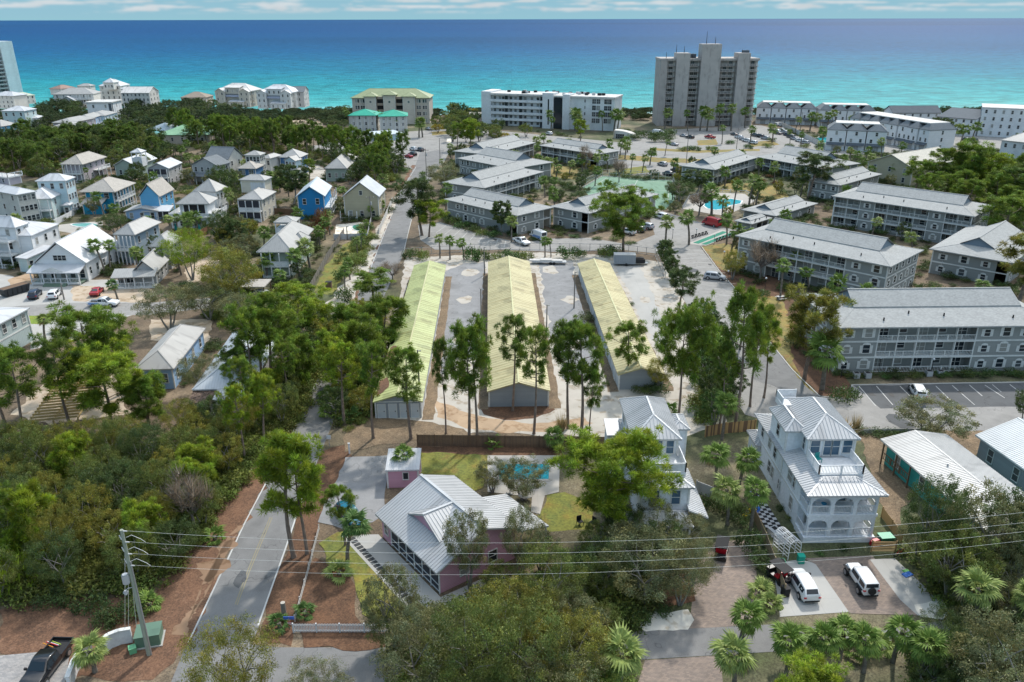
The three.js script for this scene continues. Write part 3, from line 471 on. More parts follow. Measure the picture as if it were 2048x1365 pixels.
function kerb(pts, name = 'kerb', w = 0.18, h = 0.12, m = C.concrete) { const W = toWorld(pts), mb = new MB(); for (let i = 0; i + 1 < W.length; i++) { const a = W[i].clone(), b = W[i + 1].clone(); a.y = b.y = h / 2; mb.bar(a, b, w, h); } return tag(mb.build(name, m), null, null, null, 'structure'); }
// fences: boards or pickets as parts while they can be told apart, posts and rails
function fence(name, label, pts, h, m, o = {}) {
  const W = toWorld(pts), f = thing(name, label, o.category ?? 'fence', W[0].clone().setY(0), 0, o.group), off = f.position, gap = o.gap ?? 0.15, bw = o.bw ?? 0.13, st = new MB(), rails = new MB(); let count = 0, shared = cachedGeo(['picket', bw, h, o.point].join(), () => { const b = new MB(); b.box(-bw / 2, bw / 2, 0.04, h, -0.012, 0.012); if (o.point) { b.face([V3(-bw / 2, h, 0.012), V3(bw / 2, h, 0.012), V3(0, h + 0.1, 0.012)]); b.face([V3(bw / 2, h, -0.012), V3(-bw / 2, h, -0.012), V3(0, h + 0.1, -0.012)]); } return b.geo(); });
  for (let i = 0; i + 1 < W.length; i++) {
    const a = W[i], b = W[i + 1], L = a.distanceTo(b), t = atan2(-(b.z - a.z), b.x - a.x), n = floor(L / gap), np = max(1, Math.round(L / 2.4)), at = (k, y) => a.clone().lerp(b, k).setY(y);
    for (let k = i ? 1 : 0; k <= np; k++) { const q = shadow(new THREE.Mesh(cachedGeo('fencepost' + h, () => new MB().bar(V3(0, 0, 0), V3(0, h + 0.1, 0), 0.12).geo()), m)); q.name = 'post'; q.position.copy(at(k / np, 0)).sub(off); f.add(q); }
    for (const y of o.rails ?? [h * 0.2, h * 0.82]) { const s = V3(b.z - a.z, 0, -(b.x - a.x)).normalize().multiplyScalar(0.05); rails.bar(at(0, y).add(s), at(1, y).add(s), 0.05, 0.09); }
    if (o.solid) { st.bar(at(0, h / 2), at(1, h / 2), 0.06, h - 0.05); continue; }
    if (o.pickets) for (let k = 0; k < n; k++) { if (count++ < 300) { const p = shadow(new THREE.Mesh(shared, o.alt && hash(k, i, 5) < 0.4 ? o.alt : m)); p.name = o.pickets; p.position.copy(at((k + 0.5) / n, 0)).sub(off); p.rotation.y = t; f.add(p); } else st.bar(at((k + 0.5) / n, 0), at((k + 0.5) / n, h), bw, 0.025); }
  }
  const add = (n, b, k) => { const x = b.build(n, m, f, off); if (x && k) x.userData.kind = k; };
  add('rail', rails); add(o.solid ? 'panel' : 'pickets', st, o.solid ? null : 'stuff'); return f;
}
// ---------------------------------------------------------------- vehicles: lofted body, panes, wheels, lamps
const paint = (r, g, b) => new THREE.MeshPhysicalMaterial({ color: new THREE.Color().setRGB(r, g, b), roughness: 0.35, clearcoat: 0.8, clearcoatRoughness: 0.06 });
const PAINT = { white: paint(0.75, 0.76, 0.77), black: paint(0.012, 0.012, 0.014), red: paint(0.38, 0.012, 0.02), silver: paint(0.42, 0.43, 0.45), blue: paint(0.03, 0.07, 0.2), navy: paint(0.012, 0.02, 0.05), grey: paint(0.09, 0.095, 0.1), teal: paint(0.0, 0.13, 0.2), sky: paint(0.16, 0.3, 0.6) };
// stations from tail to nose: x, sill, belt, roof, half width, roof half width ; g = glazed stations [rear glass from, roof rear, pillar, roof front, cowl]
const CARS = {
  suv: { s: [[-2.35, 0.42, 0.92, 0.96, 0.8, 0.7], [-2.27, 0.3, 1.03, 1.12, 0.88, 0.68], [-1.9, 0.27, 1.04, 1.6, 0.92, 0.64], [-0.9, 0.27, 1.01, 1.68, 0.93, 0.65], [0.1, 0.27, 0.98, 1.68, 0.93, 0.65], [0.6, 0.27, 0.97, 1.6, 0.93, 0.63], [1.3, 0.27, 0.96, 1.03, 0.92, 0.74], [1.95, 0.27, 0.9, 0.94, 0.9, 0.72], [2.26, 0.3, 0.76, 0.8, 0.83, 0.66], [2.36, 0.42, 0.6, 0.62, 0.72, 0.58]], g: [1, 2, 3, 5, 6], wb: 1.4, wr: 0.37 },
  sedan: { s: [[-2.35, 0.4, 0.88, 0.9, 0.78, 0.66], [-2.25, 0.28, 0.98, 1.0, 0.87, 0.7], [-1.65, 0.24, 0.98, 1.04, 0.9, 0.7], [-0.9, 0.24, 0.95, 1.42, 0.91, 0.6], [-0.1, 0.24, 0.93, 1.46, 0.91, 0.6], [0.45, 0.24, 0.92, 1.4, 0.91, 0.58], [1.15, 0.24, 0.9, 0.95, 0.9, 0.7], [1.9, 0.24, 0.8, 0.83, 0.88, 0.7], [2.25, 0.28, 0.68, 0.7, 0.8, 0.62], [2.35, 0.38, 0.55, 0.56, 0.7, 0.55]], g: [2, 3, 4, 5, 6], wb: 1.38, wr: 0.34 },
  jeep: { s: [[-2.3, 0.55, 1.1, 1.14, 0.78, 0.72], [-2.28, 0.45, 1.12, 1.3, 0.8, 0.72], [-2.2, 0.45, 1.12, 1.82, 0.8, 0.7], [-1.0, 0.45, 1.12, 1.86, 0.8, 0.7], [-0.1, 0.45, 1.12, 1.86, 0.8, 0.7], [0.5, 0.45, 1.12, 1.8, 0.8, 0.68], [0.8, 0.45, 1.12, 1.17, 0.79, 0.7], [1.9, 0.48, 1.06, 1.12, 0.66, 0.58], [2.05, 0.5, 1.02, 1.06, 0.64, 0.56]], g: [1, 2, 3, 5, 6], wb: 1.45, wr: 0.42, jeep: 1 },
  pickup: { s: [[-2.9, 0.5, 0.74, 0.75, 0.9, 0.8], [-2.85, 0.42, 0.76, 0.77, 0.96, 0.85], [-0.85, 0.36, 0.78, 0.79, 0.97, 0.85], [-0.75, 0.36, 1.1, 1.75, 0.97, 0.72], [0.2, 0.36, 1.1, 1.86, 0.97, 0.72], [0.75, 0.36, 1.1, 1.78, 0.97, 0.7], [1.4, 0.36, 1.1, 1.16, 0.97, 0.82], [2.4, 0.36, 1.06, 1.1, 0.95, 0.8], [2.75, 0.38, 0.95, 0.98, 0.9, 0.75], [2.85, 0.5, 0.8, 0.82, 0.82, 0.7]], g: [2, 3, 4, 5, 6], wb: 1.75, wr: 0.4, bed: 1 },
  van: { s: [[-2.8, 0.45, 1.2, 1.24, 0.9, 0.8], [-2.76, 0.35, 1.25, 2.3, 0.98, 0.86], [-2.6, 0.3, 1.25, 2.44, 0.99, 0.84], [-0.6, 0.3, 1.22, 2.46, 0.99, 0.84], [0.9, 0.3, 1.2, 2.44, 0.99, 0.82], [1.35, 0.3, 1.2, 2.32, 0.99, 0.8], [2.2, 0.3, 1.15, 1.24, 0.97, 0.8], [2.6, 0.34, 1.0, 1.04, 0.9, 0.74], [2.75, 0.45, 0.8, 0.82, 0.8, 0.65]], g: [0, 1, 4, 5, 6], wb: 1.7, wr: 0.37, cargo: 1 },
};
function carProto(kind) {
  const K = CARS[kind], o = new THREE.Group(), S = K.s, ring = ([x, yb, yt, yr, w, r]) => { const h = [[w * 0.82, yb], [w * 0.98, yb + 0.16], [w, mix(yb, yt, 0.6)], [w * 0.965, yt], [mix(w, r, 0.85), mix(yt, yr, 0.8)], [mix(w, r, 1), mix(yt, yr, 0.96)], [r * 0.8, yr], [0, yr + 0.02]]; return [...h.map(([z, y]) => V3(x, y, z)), ...h.slice(0, 7).reverse().map(([z, y]) => V3(x, y, -z))]; };
  const R = S.map(ring), pos = [], idx = []; R.forEach((q) => q.forEach((v) => pos.push(v.x, v.y, v.z))); const n = 15;
  for (let i = 0; i + 1 < R.length; i++) for (let k = 0; k < n; k++) { const a = i * n + k, b = i * n + (k + 1) % n, c = a + n, d = b + n; idx.push(a, c, b, b, c, d); }
  for (let k = 1; k + 1 < n; k++) { idx.push(0, k, k + 1); const e = (R.length - 1) * n; idx.push(e, e + k + 1, e + k); }
  const g = new THREE.BufferGeometry(); g.setAttribute('position', new THREE.Float32BufferAttribute(pos, 3)); g.setIndex(idx); g.computeVertexNormals();
  const add = (geo, m, name, parent = o) => { const x = shadow(new THREE.Mesh(geo, m)); x.name = name; parent.add(x); return x; };
  add(g, PAINT.white, 'body');
  const side = (i, t, s) => { const [x, , yt, yr, w, r] = S[i]; return V3(x, mix(yt, mix(yt, yr, 0.8), t), s * (mix(w * 0.965, mix(w, r, 0.85), t) + 0.012)); };
  const [g0, g1, g2, g3, g4] = K.g;
  for (const s of [-1, 1]) {
    const cuts = K.cargo ? [[g2, g3, 0.1, 1]] : [[g1, g2, 0.05, 0.92], [g2, g3, 0.08, 1]];
    for (const [a, b, f0, f1] of cuts) { const q = [], st = []; for (let i = a; i <= b; i++) st.push(i); const L = (i, t, f) => side(i, t, s); const m = new MB(); for (let k = 0; k + 1 < st.length; k++) { const lerp = (t, f) => L(st[k], t).lerp(L(st[k + 1], t), f); const A = k === 0 ? f0 : 0, B = k + 2 === st.length ? f1 : 1; const z = [lerp(0.1, A), lerp(0.1, B), lerp(0.95, B), lerp(0.95, A)]; m.face(s > 0 ? z : z.reverse()); } add(m.geo(), C.glass, 'side_window'); }
    if (!K.cargo) { const a = side(g3, 0.1, s), b = side(g3, 0.95, s), c = side(g4, 0.5, s); a.x += 0.05; b.x += 0.03; c.x -= 0.2; c.y = a.y + 0.02; add(new MB().face(s > 0 ? [a, c, b] : [b, c, a]).geo(), C.glass, 'side_window'); }
  }
  const across = (i, j, t0, t1) => { const P2 = (q, t) => { const A = S[i], B = S[j], x = mix(A[0], B[0], t), y = mix(A[3], B[3], t) + 0.03, w = mix(A[5], B[5], t) * 0.86; return V3(x, y, q * w); }; const off = V3(S[j][3] - S[i][3], -(S[j][0] - S[i][0]), 0).normalize().multiplyScalar(-0.008); if (off.y < 0) off.negate(); const z = [P2(1, t0), P2(1, t1), P2(-1, t1), P2(-1, t0)].map((v) => v.add(off)); return new MB().face(S[j][0] > S[i][0] ? z : z.reverse()).geo(); };
  add(across(g3, g4, 0.06, 0.9), C.glass, 'windscreen'); add(across(g1, g0, 0.1, kind === 'pickup' ? 0.5 : 0.88), C.glass, 'rear_window');
  const wg = cachedGeo('tyre' + K.wr, () => new MB().tube([V3(0, 0, -0.13), V3(0, 0, -0.09), V3(0, 0, 0.09), V3(0, 0, 0.13)], [K.wr * 0.86, K.wr, K.wr, K.wr * 0.86], 16).geo()), rg = cachedGeo('rim' + K.wr, () => { const m = new MB().tube([V3(0, 0, -0.135), V3(0, 0, 0.135)], [K.wr * 0.62, K.wr * 0.62], 10); return m.geo(); }), W = S[3][4];
  for (const x of [-1, 1]) for (const z of [-1, 1]) { const w = new THREE.Group(); w.name = 'wheel'; w.position.set(x * K.wb, K.wr, z * (W - 0.07 + (K.jeep ? 0.1 : 0))); o.add(w); add(wg, C.tyre, 'tyre', w); add(rg, C.rim, 'rim', w); const ar = new MB(); const zz = z * (W + 0.006); const pts = []; for (let i = 0; i <= 12; i++) pts.push(V3(x * K.wb + cos(i / 12 * PI) * (K.wr + 0.07), K.wr + sin(i / 12 * PI) * (K.wr + 0.07), zz)); ar.face(z > 0 ? pts : pts.reverse()); if (!K.jeep) add(ar.geo(), C.black, 'wheel_arch'); else { const f = new MB(); f.box(x * K.wb - 0.55, x * K.wb + 0.55, 0.88, 0.95, -z * 0.0 - (z > 0 ? 0.98 : -0.76), -(z > 0 ? 0.76 : -0.98)); add(f.geo(), C.black, 'fender'); } }
  const nose = S[S.length - 1], tail = S[0], lampY = nose[2] * (K.jeep ? 0.82 : 1.02);
  for (const z of [-1, 1]) { const h = new MB(); const nx = S[S.length - 2][0]; h.box(nx - 0.05, nx + 0.07, lampY, lampY + 0.12, -z * nose[4] * 0.92 - 0.14, -z * nose[4] * 0.92 + 0.14); add(h.geo(), C.lamp ??= M(0.6, 0.62, 0.65, null, 0.15), 'headlight'); const t = new MB(); t.box(tail[0] - 0.03, tail[0] + 0.1, tail[2] - 0.14, tail[2] + 0.02, -z * tail[4] * 0.9 - 0.13, -z * tail[4] * 0.9 + 0.13); add(t.geo(), C.red, 'tail_light'); }
  const bp = new MB(); bp.box(nose[0] - 0.12, nose[0] + 0.03, 0.36, 0.52, -0.72, 0.72); bp.box(tail[0] - 0.04, tail[0] + 0.12, 0.38, 0.52, -0.74, 0.74); add(bp.geo(), C.black, 'bumper');
  const mir = new MB(); for (const z of [-1, 1]) mir.box(S[g3][0] + 0.25, S[g3][0] + 0.42, S[g3][2] + 0.02, S[g3][2] + 0.2, -z * (W + 0.12) - 0.1, -z * (W + 0.12) + 0.1); add(mir.geo(), C.black, 'mirrors');
  if (K.bed) { const b = new MB(); b.box(-2.9, -0.8, 0.72, 1.12, -0.97, -0.9); b.box(-2.9, -0.8, 0.72, 1.12, 0.9, 0.97); b.box(-2.92, -2.85, 0.72, 1.1, -0.9, 0.9); add(b.geo(), PAINT.white, 'bed_side'); const l = new MB(); l.box(-2.84, -0.8, 0.795, 0.815, -0.89, 0.89); add(l.geo(), C.dark, 'bed_floor'); }
  if (K.jeep) { const b = new MB().tube([V3(-2.32, 1.05, 0), V3(-2.5, 1.05, 0)], [0.4, 0.38], 14); add(b.geo(), C.tyre, 'spare_wheel'); }
  return o;
}
const protos = {};
function car(kind, colour, at, toward, label, category, group, name) {
  const p = protos[kind] ??= carProto(kind), o = p.clone(), A = at.isVector3 ? at : G(at[0], at[1], 0.7), B = toward.isVector3 ? toward : G(toward[0], toward[1], 0.7);
  o.name = numbered(name ?? { suv: 'sport_utility_car', sedan: 'sedan_car', jeep: 'off_road_car', pickup: 'pickup_truck', van: 'cargo_van' }[kind]); o.position.set(A.x, 0.02, A.z); o.rotation.y = atan2(-(B.z - A.z), B.x - A.x);
  o.traverse((m) => { if (m.isMesh && (m.name === 'body' || m.name === 'bed_side')) m.material = PAINT[colour]; });
  scene.add(o); return tag(o, label, category ?? 'car', group);
}
// ---------------------------------------------------------------- land and sea
const L = {
  asphalt: M(0.21, 0.208, 0.205, 'asphalt', 0.9), asphaltOld: M(0.30, 0.29, 0.275, 'asphalt', 0.9), asphaltDark: M(0.10, 0.105, 0.11, 'asphalt', 0.88), gravel: M(0.27, 0.27, 0.272, 'asphalt', 0.95), sand: M(0.45, 0.43, 0.40, 'sand', 0.95), sandTan: M(0.46, 0.385, 0.305, 'sand', 0.95), clay: M(0.42, 0.31, 0.215, 'sand', 0.95), concrete: M(0.40, 0.392, 0.37, 'concrete', 0.9),
  concreteDark: M(0.30, 0.29, 0.27, 'concrete', 0.9), straw: M(0.17, 0.09, 0.05, 'litter', 0.95), strawRed: M(0.21, 0.115, 0.07, 'litter', 0.95), dirt: M(0.26, 0.19, 0.12, 'litter', 0.95), lawn: M(0.23, 0.225, 0.06, 'grass', 0.95), lawnGreen: M(0.22, 0.30, 0.055, 'grass', 0.95), lawnDry: M(0.30, 0.23, 0.095, 'grass', 0.95), paver: M(0.26, 0.215, 0.185, 'paver', 0.9), deck: M(0.41, 0.385, 0.35, 'concrete', 0.9),
  court: M(0.17, 0.29, 0.20, 'weather', 0.9), courtGreen: M(0.02, 0.20, 0.13, 'mott', 0.9), line: M(0.52, 0.52, 0.5, 'weather', 0.8), yellow: M(0.30, 0.26, 0.15, 'weather', 0.8), whiteStone: M(0.62, 0.61, 0.58, 'sand', 0.95), beach: M(0.72, 0.69, 0.63, 'sand', 0.95),
};
{ // one sheet of ground from behind the viewer to the bluff, then down to the beach
  const nx = 300, zs = []; for (let z = 70; z > -480; z -= 3.2) zs.push([z, 0]); zs.push([-480, 0], [-492, -0.6], [-505, -4], [-515, -7], [-530, -7.4], [-575, -8.6]);
  const p = [], t = [], c = [], ix = [];
  zs.forEach(([z, y], j) => { for (let i = 0; i <= nx; i++) { const x = -1100 + 2200 * i / nx; const a = fbm(x * 0.03 + 50, z * 0.03 + 50, 1 << 16, 4, 5), b = fbm(x * 0.11 + 50, z * 0.11 + 50, 1 << 16, 3, 25); p.push(x, y - 0.004, z); t.push(x, -z); const g = smooth(0.42, 0.62, a), s = smooth(0.55, 0.75, b); let q = [mix(0.16, 0.085, g), mix(0.12, 0.10, g), mix(0.08, 0.045, g)]; q = [mix(q[0], 0.34, s * 0.6), mix(q[1], 0.27, s * 0.6), mix(q[2], 0.19, s * 0.6)]; if (z < -500) q = [0.68, 0.65, 0.58]; c.push(...q); if (i && j) { const k = j * (nx + 1) + i; ix.push(k, k - 1, k - nx - 2, k, k - nx - 2, k - nx - 1); } } });
  const g = new THREE.BufferGeometry(); g.setAttribute('position', new THREE.Float32BufferAttribute(p, 3)); g.setAttribute('uv', new THREE.Float32BufferAttribute(t, 2)); g.setAttribute('color', new THREE.Float32BufferAttribute(c, 3)); g.setIndex(ix); g.computeVertexNormals();
  const m = new THREE.Mesh(g, new THREE.MeshStandardMaterial({ color: new THREE.Color().setRGB(1.5, 1.5, 1.5), map: T.litter, vertexColors: true, roughness: 0.97 })); m.name = 'ground'; m.receiveShadow = true; scene.add(m); tag(m, null, null, null, 'structure');
}
{ // the gulf: pale over the sandbars, turquoise, then deep blue to the horizon
  const rows = 340, cols = 200, p = [], t = [], c = [], ix = [], y = -8, D0 = 548, D1 = 42000;
  for (let j = 0; j <= rows; j++) {
    const s = 1 / mix(1 / D0, 1 / D1, j / rows), z = -s;
    for (let i = 0; i <= cols; i++) {
      const x = z * -1.6 * (i / cols * 2 - 1), off = s - D0 - 10 * sin(x * 0.02) - 6 * sin(x * 0.051 + 1);
      const n = fbm(x / 260 + 99, z / 60 + 99, 1 << 16, 4, 7) - 0.5, n2 = fbm(x / 1500 + 60, z / 420 + 60, 1 << 16, 4, 8) - 0.5;
      const d = log(max(1, off + 60 + n * 90)) + n2 * 0.35;   // a measure of depth
      const key = [[4.1, [0.46, 0.62, 0.56]], [4.35, [0.24, 0.53, 0.50]], [5.0, [0.075, 0.43, 0.43]], [5.8, [0.022, 0.31, 0.36]], [6.4, [0.01, 0.19, 0.31]], [7.1, [0.006, 0.115, 0.27]], [8.3, [0.006, 0.08, 0.235]], [10.8, [0.008, 0.085, 0.225]]];
      let q = key[0][1]; for (let k = 0; k + 1 < key.length; k++) if (d >= key[k][0]) { const f = clamp((d - key[k][0]) / (key[k + 1][0] - key[k][0])); q = key[k][1].map((v, m) => mix(v, key[k + 1][1][m], f)); }
      const cloud = 1 - 0.16 * smooth(0.05, 0.2, fbm(x / 5200 + 31, z / 2600 + 31, 1 << 16, 3, 77) - 0.5); const foam = smooth(14, 2, off + n * 16) * 0.8 + 0.3 * smooth(0.16, 0.26, fbm(x / 60 + 9, z / 7 + 9, 1 << 16, 3, 3) - 0.5) * smooth(110, 20, off);  // cloud shadows painted into the water colour as faint darker patches
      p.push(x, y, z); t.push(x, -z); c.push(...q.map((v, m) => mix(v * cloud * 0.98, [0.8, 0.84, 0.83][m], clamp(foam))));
      if (i && j) { const k = j * (cols + 1) + i; ix.push(k, k - 1, k - cols - 2, k, k - cols - 2, k - cols - 1); }
    }
  }
  const g = new THREE.BufferGeometry(); g.setAttribute('position', new THREE.Float32BufferAttribute(p, 3)); g.setAttribute('uv', new THREE.Float32BufferAttribute(t, 2)); g.setAttribute('color', new THREE.Float32BufferAttribute(c, 3)); g.setIndex(ix); g.computeVertexNormals();
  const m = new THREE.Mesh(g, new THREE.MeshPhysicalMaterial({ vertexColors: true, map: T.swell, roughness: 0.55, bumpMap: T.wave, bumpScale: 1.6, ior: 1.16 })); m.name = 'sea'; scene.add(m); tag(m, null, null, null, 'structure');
}
// broad areas first, each sheet lies a little above the one before
sheet('paved_forecourt', [[610, 300], [700, 270], [905, 258], [1000, 262], [1240, 285], [1300, 262], [1520, 250], [1660, 292], [1800, 285], [1900, 262], [2048, 255], [2200, 265], [2200, 300], [1900, 300], [1700, 310], [1560, 318], [1430, 326], [1330, 352], [1235, 345], [1225, 312], [1000, 285], [905, 292], [885, 330], [830, 340], [760, 318]], L.asphaltOld);
sheet('beach_path', [[893, 285], [902, 240], [912, 215], [918, 215], [909, 245], [902, 287]], L.beach);
sheet('highway', [[620, 292], [800, 276], [905, 270], [1000, 272], [1240, 298], [1400, 304], [1560, 300], [1700, 292], [1700, 299], [1560, 308], [1400, 313], [1235, 306], [1000, 278], [905, 276], [800, 284], [625, 300]], L.asphaltOld);
const lowerRoad = sheet('road', [[320, 1420], [374, 1285], [444, 1137], [485, 1049], [535, 955], [586, 860], [641, 742], [690, 640], [740, 534], [776, 443], [799, 384], [831, 330], [840, 305], [888, 300], [877, 335], [860, 360], [842, 395], [823, 440], [804, 515], [765, 600], [715, 700], [663, 852], [612, 980], [573, 1097], [518, 1252], [455, 1420]], L.asphalt);
sheet('verge', [[0, 1215], [130, 1190], [300, 1195], [370, 1090], [420, 1000], [470, 960], [530, 880], [590, 800], [640, 715], [700, 590], [745, 500], [770, 440], [800, 370], [826, 330], [832, 332], [799, 384], [776, 443], [740, 534], [690, 640], [641, 742], [586, 860], [535, 955], [485, 1049], [444, 1137], [374, 1285], [300, 1365], [130, 1365], [110, 1300], [0, 1310]], L.strawRed, { jag: 0.7 });
sheet('sand_edge', [[372, 1280], [405, 1225], [440, 1135], [480, 1055], [470, 1050], [425, 1110], [395, 1160], [392, 1210], [360, 1262]], M(0.25, 0.165, 0.11, 'sand', 0.95), { jag: 0.9, step: 0.4 });
sheet('sand_edge', [[740, 534], [690, 640], [660, 650], [650, 610], [680, 575], [705, 540], [724, 515], [748, 470], [776, 420], [790, 395], [799, 384], [776, 443]], L.sand, { jag: 0.5 });
sheet('verge', [[518, 1252], [573, 1097], [612, 980], [640, 905], [690, 890], [700, 915], [640, 1050], [625, 1120], [585, 1250], [580, 1300], [530, 1290]], L.straw, { jag: 0.4 });
const yard = sheet('storage_yard', [[812, 515], [900, 512], [1060, 505], [1240, 512], [1330, 525], [1352, 580], [1400, 660], [1440, 760], [1450, 850], [1330, 884], [1150, 872], [1000, 866], [860, 872], [738, 852], [745, 800], [770, 700], [795, 600]], L.sand, { jag: 0.5 });
sheet('gravel_lane', [[893, 540], [930, 528], [968, 524], [968, 570], [962, 640], [955, 720], [905, 720], [878, 760], [872, 700], [885, 620]], L.gravel, { jag: 0.5 });
sheet('gravel_lane', [[1072, 518], [1148, 523], [1150, 560], [1175, 640], [1200, 720], [1190, 760], [1130, 760], [1108, 690], [1090, 600]], L.gravel, { jag: 0.5 });
sheet('gravel_lane', [[1232, 535], [1278, 530], [1305, 580], [1330, 650], [1345, 700], [1310, 690], [1275, 620]], L.concrete, { jag: 0.5 });
sheet('clay_track', [[862, 795], [905, 815], [960, 835], [1060, 848], [1170, 835], [1190, 850], [1120, 866], [1000, 866], [930, 858], [880, 835]], L.clay, { jag: 0.5 });
sheet('straw_bed', [[960, 815], [1000, 810], [1100, 808], [1112, 820], [1070, 838], [1010, 840], [970, 830]], L.straw, { jag: 0.4 });
sheet('straw_bed', [[690, 850], [760, 838], [850, 842], [930, 858], [940, 880], [840, 880], [690, 905]], L.dirt, { jag: 0.5 });
const lot = sheet('parking_lot', [[836, 452], [880, 446], [960, 470], [1040, 486], [1110, 478], [1180, 476], [1260, 490], [1310, 470], [1300, 440], [1315, 420], [1400, 445], [1480, 462], [1400, 494], [1440, 545], [1480, 590], [1535, 680], [1585, 742], [1640, 795], [1704, 800], [1704, 770], [2200, 762], [2200, 880], [1850, 862], [1700, 868], [1560, 850], [1490, 830], [1445, 760], [1400, 660], [1352, 570], [1318, 508], [1240, 500], [1130, 505], [1000, 500], [870, 500], [840, 480]], L.asphaltOld);
sheet('asphalt_patch', [[1500, 700], [1560, 700], [1590, 742], [1640, 795], [1610, 800], [1510, 760]], L.asphalt, { jag: 0.3 });
sheet('asphalt_patch', [[1708, 772], [2200, 764], [2200, 812], [1760, 818]], L.asphaltDark, { jag: 0.2 });
sheet('lawn', [[1402, 494], [1470, 485], [1500, 500], [1560, 560], [1640, 640], [1660, 700], [1700, 770], [1690, 800], [1640, 792], [1585, 738], [1535, 676], [1480, 588], [1440, 543]], L.straw, { jag: 0.3 });
sheet('lawn', [[1403, 494], [1450, 487], [1478, 495], [1490, 530], [1462, 545], [1442, 540]], L.lawnDry, { jag: 0.2 });
sheet('lawn', [[1500, 590], [1560, 595], [1580, 640], [1580, 700], [1600, 760], [1630, 790], [1585, 738], [1537, 676]], L.lawnDry, { jag: 0.4 });
sheet('lawn', [[1430, 372], [1500, 366], [1560, 372], [1580, 395], [1520, 402], [1460, 384]], L.lawnDry, { jag: 0.3 });
sheet('lawn', [[1430, 372], [1480, 362], [1460, 395], [1420, 385]], L.lawnDry, { jag: 0.3 });
sheet('lawn', [[1230, 340], [1290, 332], [1300, 345], [1240, 350]], L.lawn, { jag: 0.3 });
sheet('lawn', [[1090, 330], [1160, 335], [1150, 360], [1100, 352]], L.lawnDry, { jag: 0.3 });
sheet('lawn', [[625, 585], [655, 525], [690, 487], [722, 470], [724, 500], [690, 545], [665, 590]], L.lawn, { jag: 0.4 });
const courtS = sheet('tennis_court', [[1165, 375], [1205, 353], [1345, 362], [1350, 400], [1330, 420], [1180, 395]], L.court);
for (const [a, b] of [[[1180, 378], [1212, 357]], [[1212, 357], [1275, 361]], [[1275, 361], [1262, 386]], [[1230, 376], [1250, 366]], [[1284, 362], [1340, 366]], [[1340, 366], [1336, 400]], [[1300, 382], [1342, 382]], [[1195, 368], [1270, 374]]]) stripe(courtS, a, b, 0.14, L.line);
// parking bays
for (const [a, b] of [[[1718, 773], [1752, 813]], [[1753, 773], [1786, 811]], [[1800, 773], [1839, 812]], [[1872, 773], [1908, 808]], [[1905, 772], [1950, 811]], [[1939, 771], [1965, 793]], [[1970, 771], [2010, 797]], [[1985, 770], [2003, 785]], [[2020, 770], [2060, 800]], [[2075, 770], [2115, 800]]]) stripe(lot, a, b, 0.13, L.line, 0.012);
for (let k = 0; k < 12; k++) { const y = 502 + k * 7.4 + k * k * 0.3, x = 1403 + (y - 494) * 0.92; stripe(lot, [x, y], [x - 42 - k * 1.5, y - 2], 0.13, L.line, 0.012); }
for (let k = 0; k < 9; k++) stripe(lot, [892 + k * 15, 452 + k * 3.6], [872 + k * 17, 466 + k * 3.8], 0.12, L.line, 0.012);
for (let k = 0; k < 6; k++) stripe(lot, [1380 + k * 3.5, 500 + k * 9], [1352 + k * 4.5, 500 + k * 9], 0.12, L.line, 0.012);
for (const [a, b] of [[[376, 1287], [446, 1139]], [[446, 1139], [487, 1051]], [[487, 1051], [588, 860]], [[588, 860], [643, 742]], [[742, 534], [778, 443]], [[778, 443], [801, 384]], [[801, 384], [832, 334]], [[516, 1252], [571, 1097]], [[571, 1097], [610, 980]]]) stripe(lowerRoad, a, b, 0.16, L.line, 0.006);
for (const [a, b] of [[[470, 1210], [496, 1140]], [[474, 1211], [500, 1141]], [[496, 1140], [540, 1035]], [[500, 1141], [544, 1036]]]) stripe(lowerRoad, a, b, 0.09, L.yellow, 0.006);
kerb([[1403, 494], [1440, 544], [1480, 589], [1535, 679], [1585, 741], [1640, 794], [1704, 799], [1704, 771], [2200, 763]]);
kerb([[836, 452], [880, 446], [960, 470], [1040, 487], [1110, 478]]); kerb([[823, 440], [813, 480], [806, 512]]);
kerb([[1165, 375], [1205, 352], [1345, 361], [1352, 400]], 'court_edge', 0.3, 0.1);
// bottom street, drives and walks
const street = sheet('street', [[505, 1290], [560, 1296], [770, 1296], [1000, 1285], [1290, 1262], [1430, 1256], [1540, 1250], [1760, 1262], [1905, 1240], [1960, 1250], [1960, 1300], [1700, 1300], [1540, 1305], [1290, 1320], [900, 1360], [760, 1420], [450, 1420], [480, 1330]], L.asphalt);
sheet('brick_drive', [[1395, 1130], [1430, 1085], [1495, 1080], [1512, 1130], [1520, 1250], [1430, 1256], [1378, 1258], [1386, 1190]], L.paver);
sheet('brick_drive', [[1290, 1322], [1440, 1312], [1452, 1420], [1260, 1420]], L.paver);
sheet('brick_drive', [[-60, 1318], [110, 1302], [140, 1305], [120, 1420], [-80, 1420]], M(0.34, 0.34, 0.34, 'paver', 0.9));
sheet('white_stone_bed', [[1248, 1245], [1300, 1228], [1375, 1220], [1383, 1240], [1375, 1258], [1290, 1268]], L.whiteStone, { jag: 0.25, step: 0.6 });
const driveW = sheet('concrete_drive', [[1545, 1128], [1600, 1120], [1632, 1128], [1700, 1225], [1560, 1235], [1558, 1210]], L.concrete);
sheet('brick_drive', [[1608, 1118], [1745, 1112], [1835, 1232], [1700, 1228], [1632, 1130]], L.paver);
sheet('concrete_drive', [[1740, 1120], [1790, 1118], [1895, 1218], [1880, 1240], [1835, 1232], [1800, 1200]], L.concrete);
sheet('white_stone_bed', [[1830, 1212], [1880, 1200], [1898, 1225], [1885, 1240], [1840, 1236]], L.whiteStone, { jag: 0.2, step: 0.6 });
